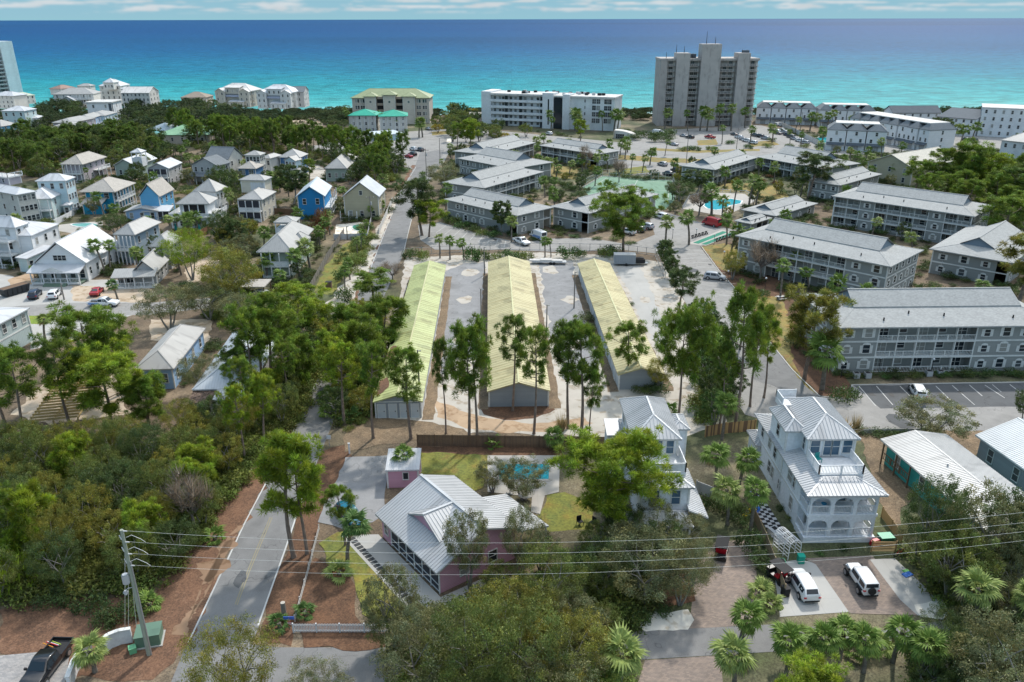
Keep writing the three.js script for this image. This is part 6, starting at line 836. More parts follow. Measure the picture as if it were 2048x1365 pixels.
{ const E = rect(-15.3, -82.9, 4.1, 4, 2), B = new Building('garden_shed', 'small pink shed with a white metal roof, behind the pink cottage', 'shed', E.p(2, 0, 2)); const W = B.vol(E, 2.6, { roof: 'shed', rise: 0.7, wall: WALL.pink, roofMat: C.whiteMetal, seam: 0.4, over: 0.2, n: 1 }); B.window(W, 2.2, 1.2, 0.6, 0.9); }
// an arcaded gallery: columns, arches and railings
function arcade(B, F, y0, y1, bays, m) {
  const a = new MB(), rise = 0.75, t = 0.3; for (let i = 0; i < bays; i++) { const x0 = F.w * i / bays + 0.18, x1 = F.w * (i + 1) / bays - 0.18, sp = y1 - 0.45 - rise; for (let k = 0; k < 10; k++) { const f = (q) => [mix(x0, x1, q), sp + rise * sqrt(max(0, 1 - pow(2 * q - 1, 2)))], [xa, ya] = f(k / 10), [xb, yb] = f((k + 1) / 10); a.quad(F.p(xa, ya, 0), F.p(xb, yb, 0), F.p(xb, y1, 0), F.p(xa, y1, 0)); a.quad(F.p(xa, ya, t), F.p(xb, yb, t), F.p(xb, yb, 0), F.p(xa, ya, 0)); } }
  B.part('arches', a, m); for (let i = 0; i <= bays; i++) { const c = new MB(); const x = F.w * i / bays; c.box(max(0, x - 0.2), min(F.w, x + 0.2), y0, y1, -0.03, 0.34, F); B.part('column', c, m); }
  for (let i = 0; i < bays; i++) B.rail([F.p(F.w * i / bays + 0.25, y0, 0.15), F.p(F.w * (i + 1) / bays - 0.25, y0, 0.15)], 0.95, C.white, 0.16);
}
const nearWall = M(0.76, 0.785, 0.82, 'mott', 0.7);
{ // white three storey house with arcades
  const E2 = rect(31.15, -71.6, 8.6, 19, 0.7), E3 = rect(33.0, -78.25, 6, 10.2, 0.7), B = new Building('white_villa', 'white three storey house with arched porches, two white vehicles parked before it', 'house', E2.p(4, 0, 8)), roof = C.galv, W2 = E2.shrink(0.5), w = new MB();
  const in0 = 2.6, main = W2.sub(0, W2.w, in0, W2.d); for (const s of ['f', 'r', 'l', 'b']) { const S = main.side(s); w.quad(S.p(0, 0, 0), S.p(S.w, 0, 0), S.p(S.w, 6.2, 0), S.p(0, 6.2, 0)); } B.part('wall', w, nearWall);
  B.roof(E2, 6.2, 0.75, 'skirt', roof, { seam: 0.42, cap: C.galvPlain, inset: 2.5 });
  B.vol(E3, 9.3, { y0: 6.1, wall: nearWall, roofMat: roof, rise: 1.7, seam: 0.42, n: 1, over: 0.4, cap: C.galvPlain });
  B.vol(rect(31.2, -80.3, 2.6, 6, 0.7), 9.2, { y0: 0, wall: nearWall, roofMat: roof, rise: 1.0, seam: 0.42, n: 3, over: 0.35, l: [0, 1, 1], cap: C.galvPlain });
  const p = new MB(), base = new MB(), cl = new MB(); p.box(0, W2.w, 3.25, 3.55, -0.05, in0, W2); B.part('porch_floor', p, nearWall); base.box(-0.1, W2.w + 0.1, 0, 0.72, -0.15, in0, W2); B.part('base', base, nearWall); cl.box(0, W2.w, 5.95, 6.1, 0.05, in0, W2); B.part('porch_ceiling', cl, C.white);
  const pf = W2.sub(0.15, W2.w - 0.15, 0, 3); arcade(B, pf, 0.72, 3.25, 3, nearWall); arcade(B, pf, 3.55, 6.05, 3, nearWall);
  for (const s of ['l', 'r']) for (const y of [0.72, 3.55]) { const a = s === 'l' ? 0.1 : W2.w - 0.1; B.rail([W2.p(a, y, 0.3), W2.p(a, y, in0)], 0.95, C.white, 0.2); }
  const FW = W2.sub(0, W2.w, in0, in0 + 5); for (const [x, y, ww, hh, o] of [[1.4, 0.75, 1.1, 2.1, { mull: 'door' }], [3.9, 0.75, 1.6, 2.1, { mull: 'door', glass: C.glassBlue }], [6.2, 1.5, 1.2, 1.3, {}], [1.6, 4.3, 1.3, 1.3, { glass: C.glassBlue }], [4.6, 3.6, 1, 2.1, { mull: 'door', glass: C.glassBlue }], [6.3, 3.6, 1, 2.1, { mull: 'door', glass: C.glassBlue }]]) B.window(FW, x, y, ww, hh, o);
  const S = main.side('l'); for (const [x, y, ww, hh] of [[S.w - 2, 1.2, 0.9, 1.6], [S.w - 3.2, 4.1, 1.3, 1.5], [S.w - 1.9, 4.1, 0.5, 1.5], [S.w - 6, 1.2, 0.8, 1.3], [S.w - 8.6, 1.2, 0.8, 1.5], [2, 4.2, 0.8, 1.5], [4.8, 4.2, 0.9, 1.6], [5.6, 1.3, 0.9, 1.5], [1.6, 1.3, 0.9, 1.5]]) B.window(S, x, y, ww, hh); const bd = new MB(); bd.box(0, S.w, 3.2, 3.45, -0.06, 0.02, S); B.part('trim', bd, C.trim);
  // roof terrace in front of the top floor
  const D = E2.sub(2.1, 7.0, 2.9, 6.4), dk = new MB(); dk.box(0, D.w, 6.5, 7.05, 0, D.d, D); B.part('terrace', dk, C.white); B.rail([D.p(0.05, 7.05, D.d), D.p(0.05, 7.05, 0.05), D.p(D.w - 0.05, 7.05, 0.05), D.p(D.w - 0.05, 7.05, D.d)], 1.05, C.white, 0.16);
  const T3 = E3.shrink(0.4); for (const [x, ww, hh, o] of [[0.75, 1.0, 1.7, { glass: C.glassBlue }], [2.15, 0.75, 2.05, { mull: 'door', glass: C.glassBlue }], [3.1, 0.75, 2.05, { mull: 'door', glass: C.glassBlue }], [4.4, 0.95, 1.7, { glass: C.glassBlue }]]) B.window(T3, x, o.mull ? 7.1 : 7.35, ww, hh, o); B.window(T3.side('l'), T3.d - 1.2, 7.2, 0.6, 1.5);
  const Rt = E3.sub(-0.4, 2.0, 7.6, 10); const tb = new MB(); tb.box(0, Rt.w, 9.1, 9.75, 0, Rt.d, Rt); B.part('terrace', tb, C.white); B.rail([Rt.p(0.05, 9.75, 0.05), Rt.p(0.05, 9.75, Rt.d), Rt.p(Rt.w, 9.75, Rt.d)], 0.9, C.white, 0.3, true);
  B.vol(rect(30.7, -88, 2, 4, 0.7), 3, { wall: nearWall, roofMat: roof, roof: 'hip', rise: 0.6, n: 1, seam: 0.42, over: 0.3 });
}
{ // its twin to the west
  const E2 = rect(13.6, -73.2, 6.0, 16, 0.7), B = new Building('white_villa', 'white three storey house with metal roofs, partly behind the great round pine', 'house', E2.p(3, 0, 8)), roof = C.galv;
  B.vol(E2, 6.2, { wall: nearWall, roofMat: roof, roof: 'skirt', inset: 1.6, rise: 0.7, seam: 0.42, n: 2, over: 0.45, cap: C.galvPlain });
  B.vol(rect(13.4, -78.3, 5.6, 10.3, 0.7), 9.3, { y0: 6.1, wall: nearWall, roofMat: roof, rise: 1.7, seam: 0.42, n: 1, over: 0.4, l: 3, cap: C.galvPlain });
  const W2 = E2.shrink(0.45); B.window(W2, W2.w - 1.4, 3.9, 0.9, 1.7, { arch: 1, glass: C.glassBlue }); B.window(W2, 1.4, 3.9, 0.9, 1.7, { arch: 1, glass: C.glassBlue });
  const T3 = rect(13.8, -78.7, 4.8, 9, 0.7); for (const [x, ww, o] of [[0.5, 0.7, {}], [1.7, 0.75, { mull: 'door' }], [2.7, 0.75, { mull: 'door' }], [4.0, 0.8, {}]]) B.window(T3, x, o.mull ? 7.05 : 7.3, ww, o.mull ? 2.05 : 1.6, { glass: C.glassBlue, ...o });
  const D = E2.sub(0.7, 5.4, 1.9, 5.6), dk = new MB(); dk.box(0, D.w, 6.4, 7.0, 0, D.d, D); B.part('terrace', dk, C.white); B.rail([D.p(0.05, 7, D.d), D.p(0.05, 7, 0.05), D.p(D.w - 0.05, 7, 0.05), D.p(D.w - 0.05, 7, D.d)], 1.05, C.white, 0.16, true);
  const P1 = rect(12.0, -70.6, 7.2, 3.0, 0.7); B.roof(P1, 3.0, 1.0, 'hip', roof, { seam: 0.42 }); for (const x of [0.3, 2.6, 4.8, 6.9]) B.part('post', new MB().box(x - 0.1, x + 0.1, 0, 3, 0.3, 0.5, P1), C.white);
  const P2 = rect(19.1, -72.6, 2.0, 10, 0.7).side('r'); B.roof(P2.shrink(-0.1), 2.9, 1.0, 'shed', C.whiteMetal, { seam: 0.42 });
  B.vol(rect(18.4, -81.4, 2.2, 3.8, 0.7), 8.9, { wall: nearWall, roofMat: roof, rise: 0.6, seam: 0.42, n: 3, over: 0.35 });
  B.vol(rect(11.6, -86, 2.2, 3.5, 0.7), 5.6, { wall: nearWall, roofMat: roof, roof: 'shed', rise: 0.5, n: 2, over: 0.2 });
}
{ const E = rect(49.7, -68, 9.1, 21.3, 7.8), B = new Building('white_roofed_house', 'low house with a broad white ribbed metal roof and teal side wall', 'house', E.p(4, 0, 10)); const W = B.vol(E, 3.3, { roof: 'gable', rise: 0.9, wall: WALL.teal, roofMat: M(0.54, 0.53, 0.51, 'weather', 0.5), seam: 0.3, over: 0.7, n: 1, l: 4 }); for (const z of [20.6, 17.8, 15]) B.part('post', new MB().bar(E.p(0.2, 0, z), E.p(0.2, 3.2, z), 0.16), C.wood); B.rail([E.p(0.2, 0.9, 20.6), E.p(0.2, 0.9, 15)], 0.9, C.wood, 0.4); B.pipes([E.p(6, 3.9, 9), E.p(3.4, 3.8, 13)], C.galvPlain); }
{ const E = rect(61.8, -71.3, 11, 18.5, 8.4), B = new Building('white_roofed_house', 'grey walled house with a bright white ribbed gable roof at the right edge', 'house', E.p(5, 0, 9)); B.vol(E, 3.6, { roof: 'gable', rise: 2, wall: M(0.33, 0.34, 0.36, 'siding', 0.8), roofMat: M(0.60, 0.62, 0.62, 'weather', 0.5), seam: 0.3, over: 0.5, n: 1, l: 4, ww: 0.9, wh: 1.7 }); B.pipes([E.p(3, 4.6, 12)], C.galvPlain); }
// ---------------------------------------------------------------- vehicles
car('suv', 'white', [1606, 1168], [1578, 1122], 'white hatchback car at the left in the drive of the white villa, tail toward us', 'car');
car('jeep', 'white', [1722, 1158], [1696, 1120], 'boxy white off road car with a spare wheel, on the brick drive', 'car');
car('pickup', 'black', [92, 1330], [60, 1372], 'black pickup truck with tools in its bed, on the paved corner at the lower left', 'pickup truck');
{ const t = thing('tool_heap', 'orange, green and yellow garden tools lying in the black pickup bed', 'tools', V3(G(108, 1306).x, 0.86, G(108, 1306).z), 0.6); [[C.red, 0, 0.2], [M(0.3, 0.4, 0.05, null), 0.3, -0.4], [M(0.5, 0.2, 0.02, null), -0.3, 0.5], [C.trim, 0.1, -0.1]].forEach(([m, x, a]) => { const b = new MB(); b.bar(V3(x - 0.4 * cos(a), 0.04, -0.7), V3(x + 0.4 * cos(a), 0.12, 0.5), 0.06); b.build('handle', m, t); }); }
car('suv', 'white', [1836, 782], [1822, 757], 'white car with its tailgate raised, in the marked bay before the nearest condominium', 'car').add((() => { const b = new MB(); b.hex([V3(-1.9, 1.66, 0.75), V3(-1.9, 1.66, -0.75), V3(-2.9, 1.78, -0.7), V3(-2.9, 1.78, 0.7), V3(-1.9, 1.72, 0.75), V3(-1.9, 1.72, -0.75), V3(-2.9, 1.84, -0.7), V3(-2.9, 1.84, 0.7)]); const m = shadow(new THREE.Mesh(b.geo(), PAINT.white)); m.name = 'tailgate'; return m; })());
car('suv', 'silver', [1430, 553], [1470, 557], 'silver car parked alone in the empty bays beside the straw bed', 'car');
car('van', 'red', [1423, 447], [1398, 441], 'red van with a white sign spot, near the shuffleboard lanes', 'van');
{ const v = car('van', 'white', [1076, 473], [1052, 464], 'blue and white tradesman van with a ladder rack, beside the white pickup', 'van'); const s = new MB(); for (const z of [-1.005, 1.005]) { const q = [V3(-2.5, 0.7, z), V3(1.5, 0.7, z), V3(0.6, 1.25, z), V3(-2.5, 1.35, z)]; s.face(z > 0 ? q : q.reverse()); } s.build('blue_stripe', PAINT.sky, v); const rk = new MB(); for (const x of [-2, -0.8, 0.4]) rk.bar(V3(x, 2.6, -0.85), V3(x, 2.6, 0.85), 0.06); for (const z of [-0.5, 0.2]) rk.bar(V3(-2.4, 2.68, z), V3(0.9, 2.68, z), 0.07); rk.build('ladder_rack', C.steel, v); }
car('pickup', 'white', [1043, 483], [1056, 488], 'white pickup truck beside the blue and white van', 'pickup truck');
car('suv', 'teal', [700, 1030], [722, 1052], 'teal car half hidden under the roadside pine in the grey gravel drive', 'car');
car('suv', 'navy', [69, 588], [78, 577], 'dark blue car in the drive before the white gabled house, left of the white one', 'car'); car('suv', 'white', [108, 588], [120, 574], 'white car in the drive before the white gabled house', 'car'); car('sedan', 'red', [193, 582], [206, 568], 'red car on the sand drive beside the white gabled house', 'car');
{ const v = car('pickup', 'white', [207, 606], [232, 606], 'white pickup with blue graphics parked along the western street', 'pickup truck'); const s = new MB(); for (const z of [-0.985, 0.985]) { const q = [V3(-2.6, 0.6, z), V3(-0.2, 0.6, z), V3(-0.8, 1.05, z), V3(-2.6, 1.05, z)]; s.face(z > 0 ? q : q.reverse()); } s.build('blue_graphic', PAINT.sky, v); }
{ const t = thing('dumpster', 'dark skip container at the left of the parked cars on the western street', 'skip', G(30, 588)), b = new MB(); b.hex([V3(-1, 0.2, 2.4), V3(1, 0.2, 2.4), V3(1, 0.2, -2.4), V3(-1, 0.2, -2.4), V3(-1.15, 1.7, 2.8), V3(1.15, 1.7, 2.8), V3(1.15, 1.7, -2.8), V3(-1.15, 1.7, -2.8)]); b.build('bin', M(0.03, 0.035, 0.04, 'weather', 0.6), t); const f = new MB(); f.box(-0.95, 0.95, 1.66, 1.715, -2.6, 2.6); f.build('load', C.wood, t); const r = new MB(); for (let i = -2; i <= 2; i++) for (const s of [-1, 1]) r.box(s * 1.12 - 0.06, s * 1.12 + 0.06, 0.3, 1.6, i - 0.05, i + 0.05); r.build('ribs', C.dark, t); t.rotation.y = -0.5; }
const FARCARS = [['suv', 'white', 1324, 267], ['van', 'white', 1312, 266], ['sedan', 'silver', 1348, 288], ['sedan', 'silver', 1368, 271], ['suv', 'black', 1380, 274], ['pickup', 'red', 1420, 274], ['sedan', 'grey', 1469, 268], ['suv', 'white', 1478, 274], ['sedan', 'silver', 1487, 278], ['suv', 'white', 1494, 281], ['suv', 'white', 1506, 285], ['suv', 'grey', 1510, 270], ['suv', 'black', 1520, 272], ['suv', 'silver', 1531, 276], ['sedan', 'navy', 1544, 259], ['suv', 'white', 1553, 262], ['sedan', 'white', 1564, 259], ['sedan', 'grey', 1556, 266], ['suv', 'silver', 1568, 264], ['sedan', 'navy', 1575, 269], ['suv', 'grey', 1582, 273], ['sedan', 'silver', 1590, 277], ['suv', 'white', 1600, 281], ['suv', 'silver', 1610, 285], ['suv', 'white', 1562, 250], ['suv', 'white', 1552, 249]];
FARCARS.sort((a, b) => a[2] - b[2]).forEach(([k, c, x, y]) => car(k, c, [x, y], [x - 10, y - 1.5], c + ' ' + ({ suv: 'car', sedan: 'low car', pickup: 'pickup', van: 'van' })[k] + ' parked in the car park before the beige tower', 'car', 'cars in the tower car park'));
for (const [k, c, x, y, t] of [['suv', 'silver', 1325, 328, 'silver car alone beside the row of low bollards'], ['suv', 'navy', 1336, 347, 'dark blue car by the grey condominium at the highway car park'], ['suv', 'black', 1352, 340, 'black car half behind the grey condominium at the highway car park'], ['suv', 'white', 827, 298, 'white car at the top of the street, behind the red one'], ['suv', 'grey', 840, 299, 'grey car at the top of the street, right of the white one'], ['suv', 'black', 825, 308, 'dark car beside the red one at the top of the street'], ['sedan', 'red', 817, 312, 'red car at the top of the street, nearest us'], ['pickup', 'white', 655, 230, 'white pickup on the cleared sandy lot near the beach'], ['suv', 'white', 643, 232, 'white car on the cleared sandy lot near the beach'], ['suv', 'white', 1256, 463, 'white car under the large rounded pine, nearest its trunk'], ['suv', 'grey', 1275, 458, 'grey car under the large rounded pine'], ['suv', 'silver', 1292, 452, 'silver car farthest right under the large rounded pine'], ['suv', 'white', 1322, 432, 'white car behind the first palm of the red van car park'], ['suv', 'black', 1932, 279, 'black car beside the navy roofed lodge wing'], ['suv', 'grey', 1948, 280, 'grey car beside the navy roofed lodge wing'], ['suv', 'white', 1098, 267, 'white car at the entrance of the long white apartment block'], ['sedan', 'silver', 857, 257, 'silver car beside the drive of the beach inn'], ['pickup', 'grey', 905, 348, 'dark pickup under the live oak at the street corner'], ['suv', 'silver', 520, 588, 'silver car under the carport behind the roadside pines']]) car(k, c, [x, y], [x + (k === 'pickup' ? 8 : -9), y - 2], t, k === 'pickup' ? 'pickup truck' : 'car');
// ---------------------------------------------------------------- power lines
const poleFoot = G(298, 1310);
{ const f = poleFoot, t = thing('utility_pole', 'weathered greenish utility pole with a grey transformer, standing at the lower left', 'utility pole', f), H = 13.4;
  new MB().tube([V3(0, 0, 0), V3(0, 5, 0), V3(0, H, 0)], [0.22, 0.19, 0.15], 10).build('pole', C.pole, t); new MB().tube([V3(0.24, 0, 0.05), V3(0.22, 6, 0.04), V3(0.2, 10.2, 0.04)], [0.06, 0.06, 0.05], 6).build('conduit', C.steel, t);
  new MB().tube([V3(-0.42, 8.1, 0.25), V3(-0.42, 8.15, 0.25), V3(-0.42, 9.0, 0.25), V3(-0.42, 9.06, 0.25)], [0.26, 0.3, 0.3, 0.22], 12).build('transformer', C.galvPlain, t); new MB().bar(V3(0, 8.6, 0), V3(-0.3, 8.6, 0.2), 0.12).build('bracket', C.steel, t);
  new MB().tube([V3(0, 7.5, 0), V3(-0.4, 7.6, 0.3), V3(-0.6, 7.4, 0.4)], [0.04, 0.04, 0.04], 5).build('lamp_arm', C.steel, t); new MB().tube([V3(-0.6, 7.45, 0.4), V3(-0.6, 7.3, 0.4), V3(-0.6, 7.05, 0.4)], [0.1, 0.22, 0.12], 10).build('lamp_globe', C.whitePlain, t);
  for (const [y, s] of [[13.3, 0], [12.2, 1], [11.0, 1], [9.8, 1]]) { new MB().tube([V3(0.15, y, 0.05), V3(0.5, y + 0.05, 0.12)], [0.07, 0.05], 6).build('insulator', C.trim, t); if (s) { new MB().tube([V3(-0.1, y + 0.3, 0.1), V3(-0.2, y + 0.75, 0.15)], [0.07, 0.05], 6).build('insulator', C.trim, t); new MB().tube([V3(0.3, y + 0.5, 0.1), V3(0.8, y + 0.75, 0.1), V3(1.5, y + 0.3, 0.05), V3(1.8, y - 0.05, 0)], [0.025, 0.025, 0.025, 0.025], 4).build('jumper_cable', C.wire, t); } }
  for (const [y, x, z] of [[11.8, -3.6, -3.2], [10.2, -3.0, -2.6], [9, -2.1, -2.4]]) new MB().tube([V3(0, y, 0), V3(x, 0.1, z)], [0.022, 0.022], 4).build('guy_wire', C.wire, t);
}
['topmost', 'second', 'third', 'lowest'].forEach((w, i) => { const m = new MB(), pts = [], y0 = [13.3, 12.2, 11.0, 9.8][i], x0 = poleFoot.x + 0.4, z0 = poleFoot.z; for (let k = 0; k <= 40; k++) { const x = mix(x0, 66, k / 40), s = x - x0, yr = [14.25, 13.2, 12.25, 11.3][i]; const b = (yr - y0) / 74, c = 0.00145; pts.push(V3(x, y0 + b * s + c * s * (s - 74), z0 - 0.01 * s)); } const o = m.tube(pts, pts.map(() => 0.011), 4).build('power_line', C.wire, scene); tag(o, w + ' of the four power lines crossing in front of the pink cottage', 'wire'); });
{ const t = thing('utility_pole', 'utility pole that carries the far end of the four power lines', 'utility pole', V3(66, 0, poleFoot.z - 1)); new MB().tube([V3(0, 0, 0), V3(0, 17, 0)], [0.22, 0.15], 8).build('pole', C.pole, t); new MB().bar(V3(-0.3, 15.5, 0), V3(0.3, 15.5, 0), 0.2).build('bracket', C.steel, t); }
for (const [x, y, ty, lab, arm] of [[743, 446, 391, 'wooden utility pole with a crossarm before the tan gabled house', 1], [853, 352, 297, 'utility pole behind the live oak at the top of the street', 1], [880, 318, 276, 'utility pole at the right side of the street crossing', 0], [275, 262, 236, 'utility pole with round transformers in the dark coastal scrub', 1], [523, 262, 235, 'utility pole rising from the scrub below the twin gabled houses', 1], [381, 240, 222, 'utility pole left of the pale green roof', 1], [1473, 300, 258, 'utility pole between the tower car park and the highway condominium', 1], [1372, 335, 262, 'tall utility pole left of the highway condominium', 0], [695, 480, 452, 'short dark post at the corner of the lawn strip', 0], [969, 551, 494, 'wooden light pole beside the middle storage shed, farther one', 0], [963, 668, 578, 'wooden light pole beside the middle storage shed, nearer one', 0], [1148, 617, 544, 'wooden light pole before the right storage shed', 0], [1093, 676, 610, 'wooden light pole right of the middle storage shed', 0], [1600, 268, 225, 'utility pole in the tower car park', 1], [128, 600, 565, 'slim grey lamp pole beside the sand drive with the red car', 0], [840, 805, 700, 'wooden light pole left of the middle storage shed front', 0]]) {
  const g = G(x, y), H = min(14, heightAt(g, ty)), t = thing('utility_pole', lab, 'utility pole', g); new MB().tube([V3(0, 0, 0), V3(0, H, 0)], [0.16, 0.1], 6).build('pole', C.greyWood, t); if (arm) { new MB().bar(V3(-1.1, H - 0.6, 0), V3(1.1, H - 0.6, 0), 0.13).build('crossarm', C.greyWood, t); for (const s of [-1, 0, 1]) new MB().tube([V3(s, H - 0.55, 0), V3(s, H - 0.25, 0)], [0.07, 0.05], 5).build('insulator', C.trim, t); new MB().tube([V3(0.25, H - 2.6, 0), V3(0.25, H - 1.7, 0)], [0.22, 0.22], 8).build('transformer', C.galvPlain, t); } else new MB().bar(V3(0, H - 0.15, 0), V3(0.5, H - 0.1, 0.1), 0.1, 0.14).build('lamp_head', C.steel, t);
}
for (const [x, y] of [[1345, 478], [1392, 478], [1447, 525], [1530, 580], [1428, 490], [1665, 742], [1757, 745], [1682, 757], [1455, 565], [1862, 748]]) { const t = thing('lamp_post', 'small lamp post with a white globe in the condominium grounds', 'lamp post', G(x, y), 0, 'white globe lamps of the condominium grounds'); new MB().tube([V3(0, 0, 0), V3(0, 2.4, 0)], [0.06, 0.05], 6).build('post', C.dark, t); const g = shadow(new THREE.Mesh(cachedGeo('globe', () => new THREE.SphereGeometry(0.22, 10, 8)), C.white)); g.name = 'globe'; g.position.y = 2.55; t.add(g); }
// ---------------------------------------------------------------- fences and walls
fence('board_fence', 'brown board fence between the storage yard and the pink cottage garden', [[835, 893], [1010, 895], [1215, 898]], 1.75, C.wood, { gap: 0.155, bw: 0.145, pickets: 'fence_board', alt: M(0.13, 0.085, 0.055, 'wood', 0.85) });
fence('picket_fence', 'white picket fence along the street below the pink cottage', [[587, 1266], [680, 1266], [778, 1266]], 1.0, C.white, { gap: 0.14, bw: 0.085, pickets: 'picket', point: 1 });
fence('rail_fence', 'low pale post and rail fence running up beside the road to the gravel drive', [[638, 1062], [618, 1140], [590, 1245]], 0.75, M(0.45, 0.43, 0.40, 'wood', 0.9), { rails: [0.35, 0.7], solid: 0 });
fence('board_fence', 'light brown board fence between the two white villas', [[1410, 875], [1450, 868], [1510, 862]], 1.7, C.newWood, { gap: 0.2, bw: 0.19, pickets: 'fence_board', alt: C.wood });
fence('board_fence', 'tan fence beside the black and white tiled path of the white villa', [[1490, 1000], [1530, 1090], [1568, 1195]], 1.5, M(0.36, 0.27, 0.18, 'wood', 0.85), { gap: 0.2, bw: 0.19, pickets: 'fence_board' });
fence('slat_gate', 'wooden slat gate at the right corner of the white villa', [[1742, 1105], [1790, 1106]], 1.4, C.newWood, { rails: [0.15, 0.35, 0.55, 0.75, 0.95, 1.15, 1.3] });
fence('board_fence', 'short light wood fence behind the slat gate', [[1763, 1035], [1802, 1088]], 1.3, C.newWood, { gap: 0.2, bw: 0.19, pickets: 'fence_board' });
fence('board_fence', 'weathered fence along the lawn strip beside the road', [[612, 600], [655, 520], [688, 470]], 1.7, C.greyWood, { gap: 0.2, bw: 0.19, pickets: 'fence_board' });
fence('garden_wall', 'low pale wall along the road before the tan gabled house', [[758, 468], [770, 440], [785, 405]], 1.6, C.flatWhite, { solid: 1 });
fence('board_fence', 'reddish board fence behind the white house with the roof deck', [[335, 480], [400, 474], [425, 462]], 1.8, M(0.24, 0.11, 0.06, 'wood', 0.85), { gap: 0.3, bw: 0.29, pickets: 'fence_board' });
fence('board_fence', 'brown fence between the cream and the royal blue houses', [[540, 428], [600, 432]], 1.8, C.wood, { gap: 0.3, bw: 0.29, pickets: 'fence_board' });
fence('panel_fence', 'white panel fence beside the kidney shaped pool', [[108, 452], [140, 436], [166, 416]], 1.7, C.white, { solid: 1 });
fence('panel_fence', 'white panel fence around the small green oval pool', [[668, 480], [735, 478], [742, 446]], 1.5, C.whitePlain, { solid: 1 });
fence('garden_wall', 'long white wall beside the tower car park', [[1535, 243], [1570, 256], [1650, 298]], 2.2, C.flatWhite, { solid: 1 });
fence('chain_link_fence', 'wire fence along the upper edge of the storage yard', [[806, 512], [900, 506], [1000, 500], [1240, 503], [1310, 512], [1330, 560]], 1.8, C.steel, { rails: [0.1, 1.75] });
fence('chain_link_fence', 'tall wire fence around the green tennis court', [[1165, 377], [1205, 353], [1345, 362], [1352, 400]], 2.6, C.steel, { rails: [0.1, 1.3, 2.55] });
fence('pool_fence', 'white metal fence around the condominium pool', [[1365, 420], [1378, 398], [1430, 384], [1492, 388], [1512, 402]], 1.2, C.white, { gap: 0.4, bw: 0.03, pickets: 'bar' });
fence('low_wall', 'low white wall of the brick yard between the two villas', [[1392, 985], [1430, 1000]], 1.6, C.whitePlain, { solid: 1 });
fence('low_wall', 'low concrete kerb wall behind the parking bays at the right', [[1700, 868], [1850, 866]], 0.7, L.concrete, { solid: 1 });
// curved white entrance walls at the lower left
const arcWall = (label, pts, h) => { const W = toWorld(pts), t = thing('entrance_wall', label, 'wall', W[0].clone().setY(0)), m = new MB(), cap = new MB(); for (let i = 0; i + 1 < W.length; i++) { m.bar(W[i].clone().setY(h / 2), W[i + 1].clone().setY(h / 2), 0.3, h); cap.bar(W[i].clone().setY(h + 0.04), W[i + 1].clone().setY(h + 0.04), 0.42, 0.09); } m.build('wall', C.white, t, t.position); cap.build('coping', C.trim, t, t.position); };
arcWall('curved white entrance wall beside the green transformer cabinet', [[206, 1308], [222, 1296], [242, 1288], [266, 1284]], 1.5); arcWall('curved white entrance wall running down beside the black pickup', [[186, 1310], [168, 1322], [152, 1345], [140, 1380]], 1.3);
// ---------------------------------------------------------------- small things
const boxThing = (name, label, cat, at, turn, parts) => { const t = thing(name, label, cat, at.isVector3 ? at : G(...at), turn); for (const [n, m, ...b] of parts) { const k = new MB(); for (const q of b) k.box(...q); k.build(n, m, t); } return t; };
const green = M(0.12, 0.21, 0.15, 'weather', 0.5);
boxThing('transformer_cabinet', 'green pad mounted transformer cabinet behind the utility pole', 'transformer', [300, 1282], 0.25, [['cabinet', green, [-1.05, 1.05, 0.1, 1.2, -0.9, 0.9]], ['lid', green, [-1.1, 1.1, 1.2, 1.28, -0.95, 0.95]], ['pad', L.concrete, [-1.2, 1.2, 0, 0.1, -1.05, 1.05]]]);
boxThing('utility_pedestal', 'small bright green utility box at the foot of the utility pole', 'utility box', [266, 1305], 0.5, [['box', M(0.12, 0.34, 0.18, null, 0.5), [-0.3, 0.3, 0, 0.55, -0.3, 0.3]], ['lid', M(0.12, 0.34, 0.18, null, 0.5), [-0.33, 0.33, 0.55, 0.62, -0.33, 0.33]]]);
{ const t = thing('wooden_post', 'thick sawn off grey post beside the road near the picket fence', 'post', G(568, 1228)); new MB().cyl(0, 0, 1.3, 0, 0.24, 0.22, 10).build('post', C.greyWood, t); new MB().cyl(0, 1.3, 1.33, 0, 0.22, 0.22, 10).build('cut_end', M(0.5, 0.46, 0.4, 'wood'), t); }
{ const t = thing('house_sign', 'small blue sign with a striped flag at the picket fence corner', 'sign', G(580, 1258)); new MB().bar(V3(0, 0, 0), V3(0, 1.3, 0), 0.08).build('post', C.greyWood, t); new MB().box(-0.5, 0.5, 1.1, 1.4, -0.03, 0.03).build('board', M(0.03, 0.09, 0.35, null, 0.5), t); for (let i = 0; i < 5; i++) new MB().box(-0.16, 0.16, 0.35 + i * 0.1, 0.45 + i * 0.1, -0.045, -0.035).build('flag_stripe', i % 2 ? C.white : C.red, t); }
boxThing('road_sign', 'small white square sign beside the road above the gravel drive', 'sign', [659, 893], 0, [['post', C.steel, [-0.04, 0.04, 0, 1.6, -0.02, 0.02]], ['panel', C.white, [-0.28, 0.28, 1.1, 1.7, -0.06, -0.03]]]);
boxThing('gate_post', 'white post at the end of the gravel drive', 'post', [699, 908], 0.2, [['post', C.white, [-0.1, 0.1, 0, 1.5, -0.1, 0.1]], ['cap', C.white, [-0.14, 0.14, 1.5, 1.58, -0.14, 0.14]]]);
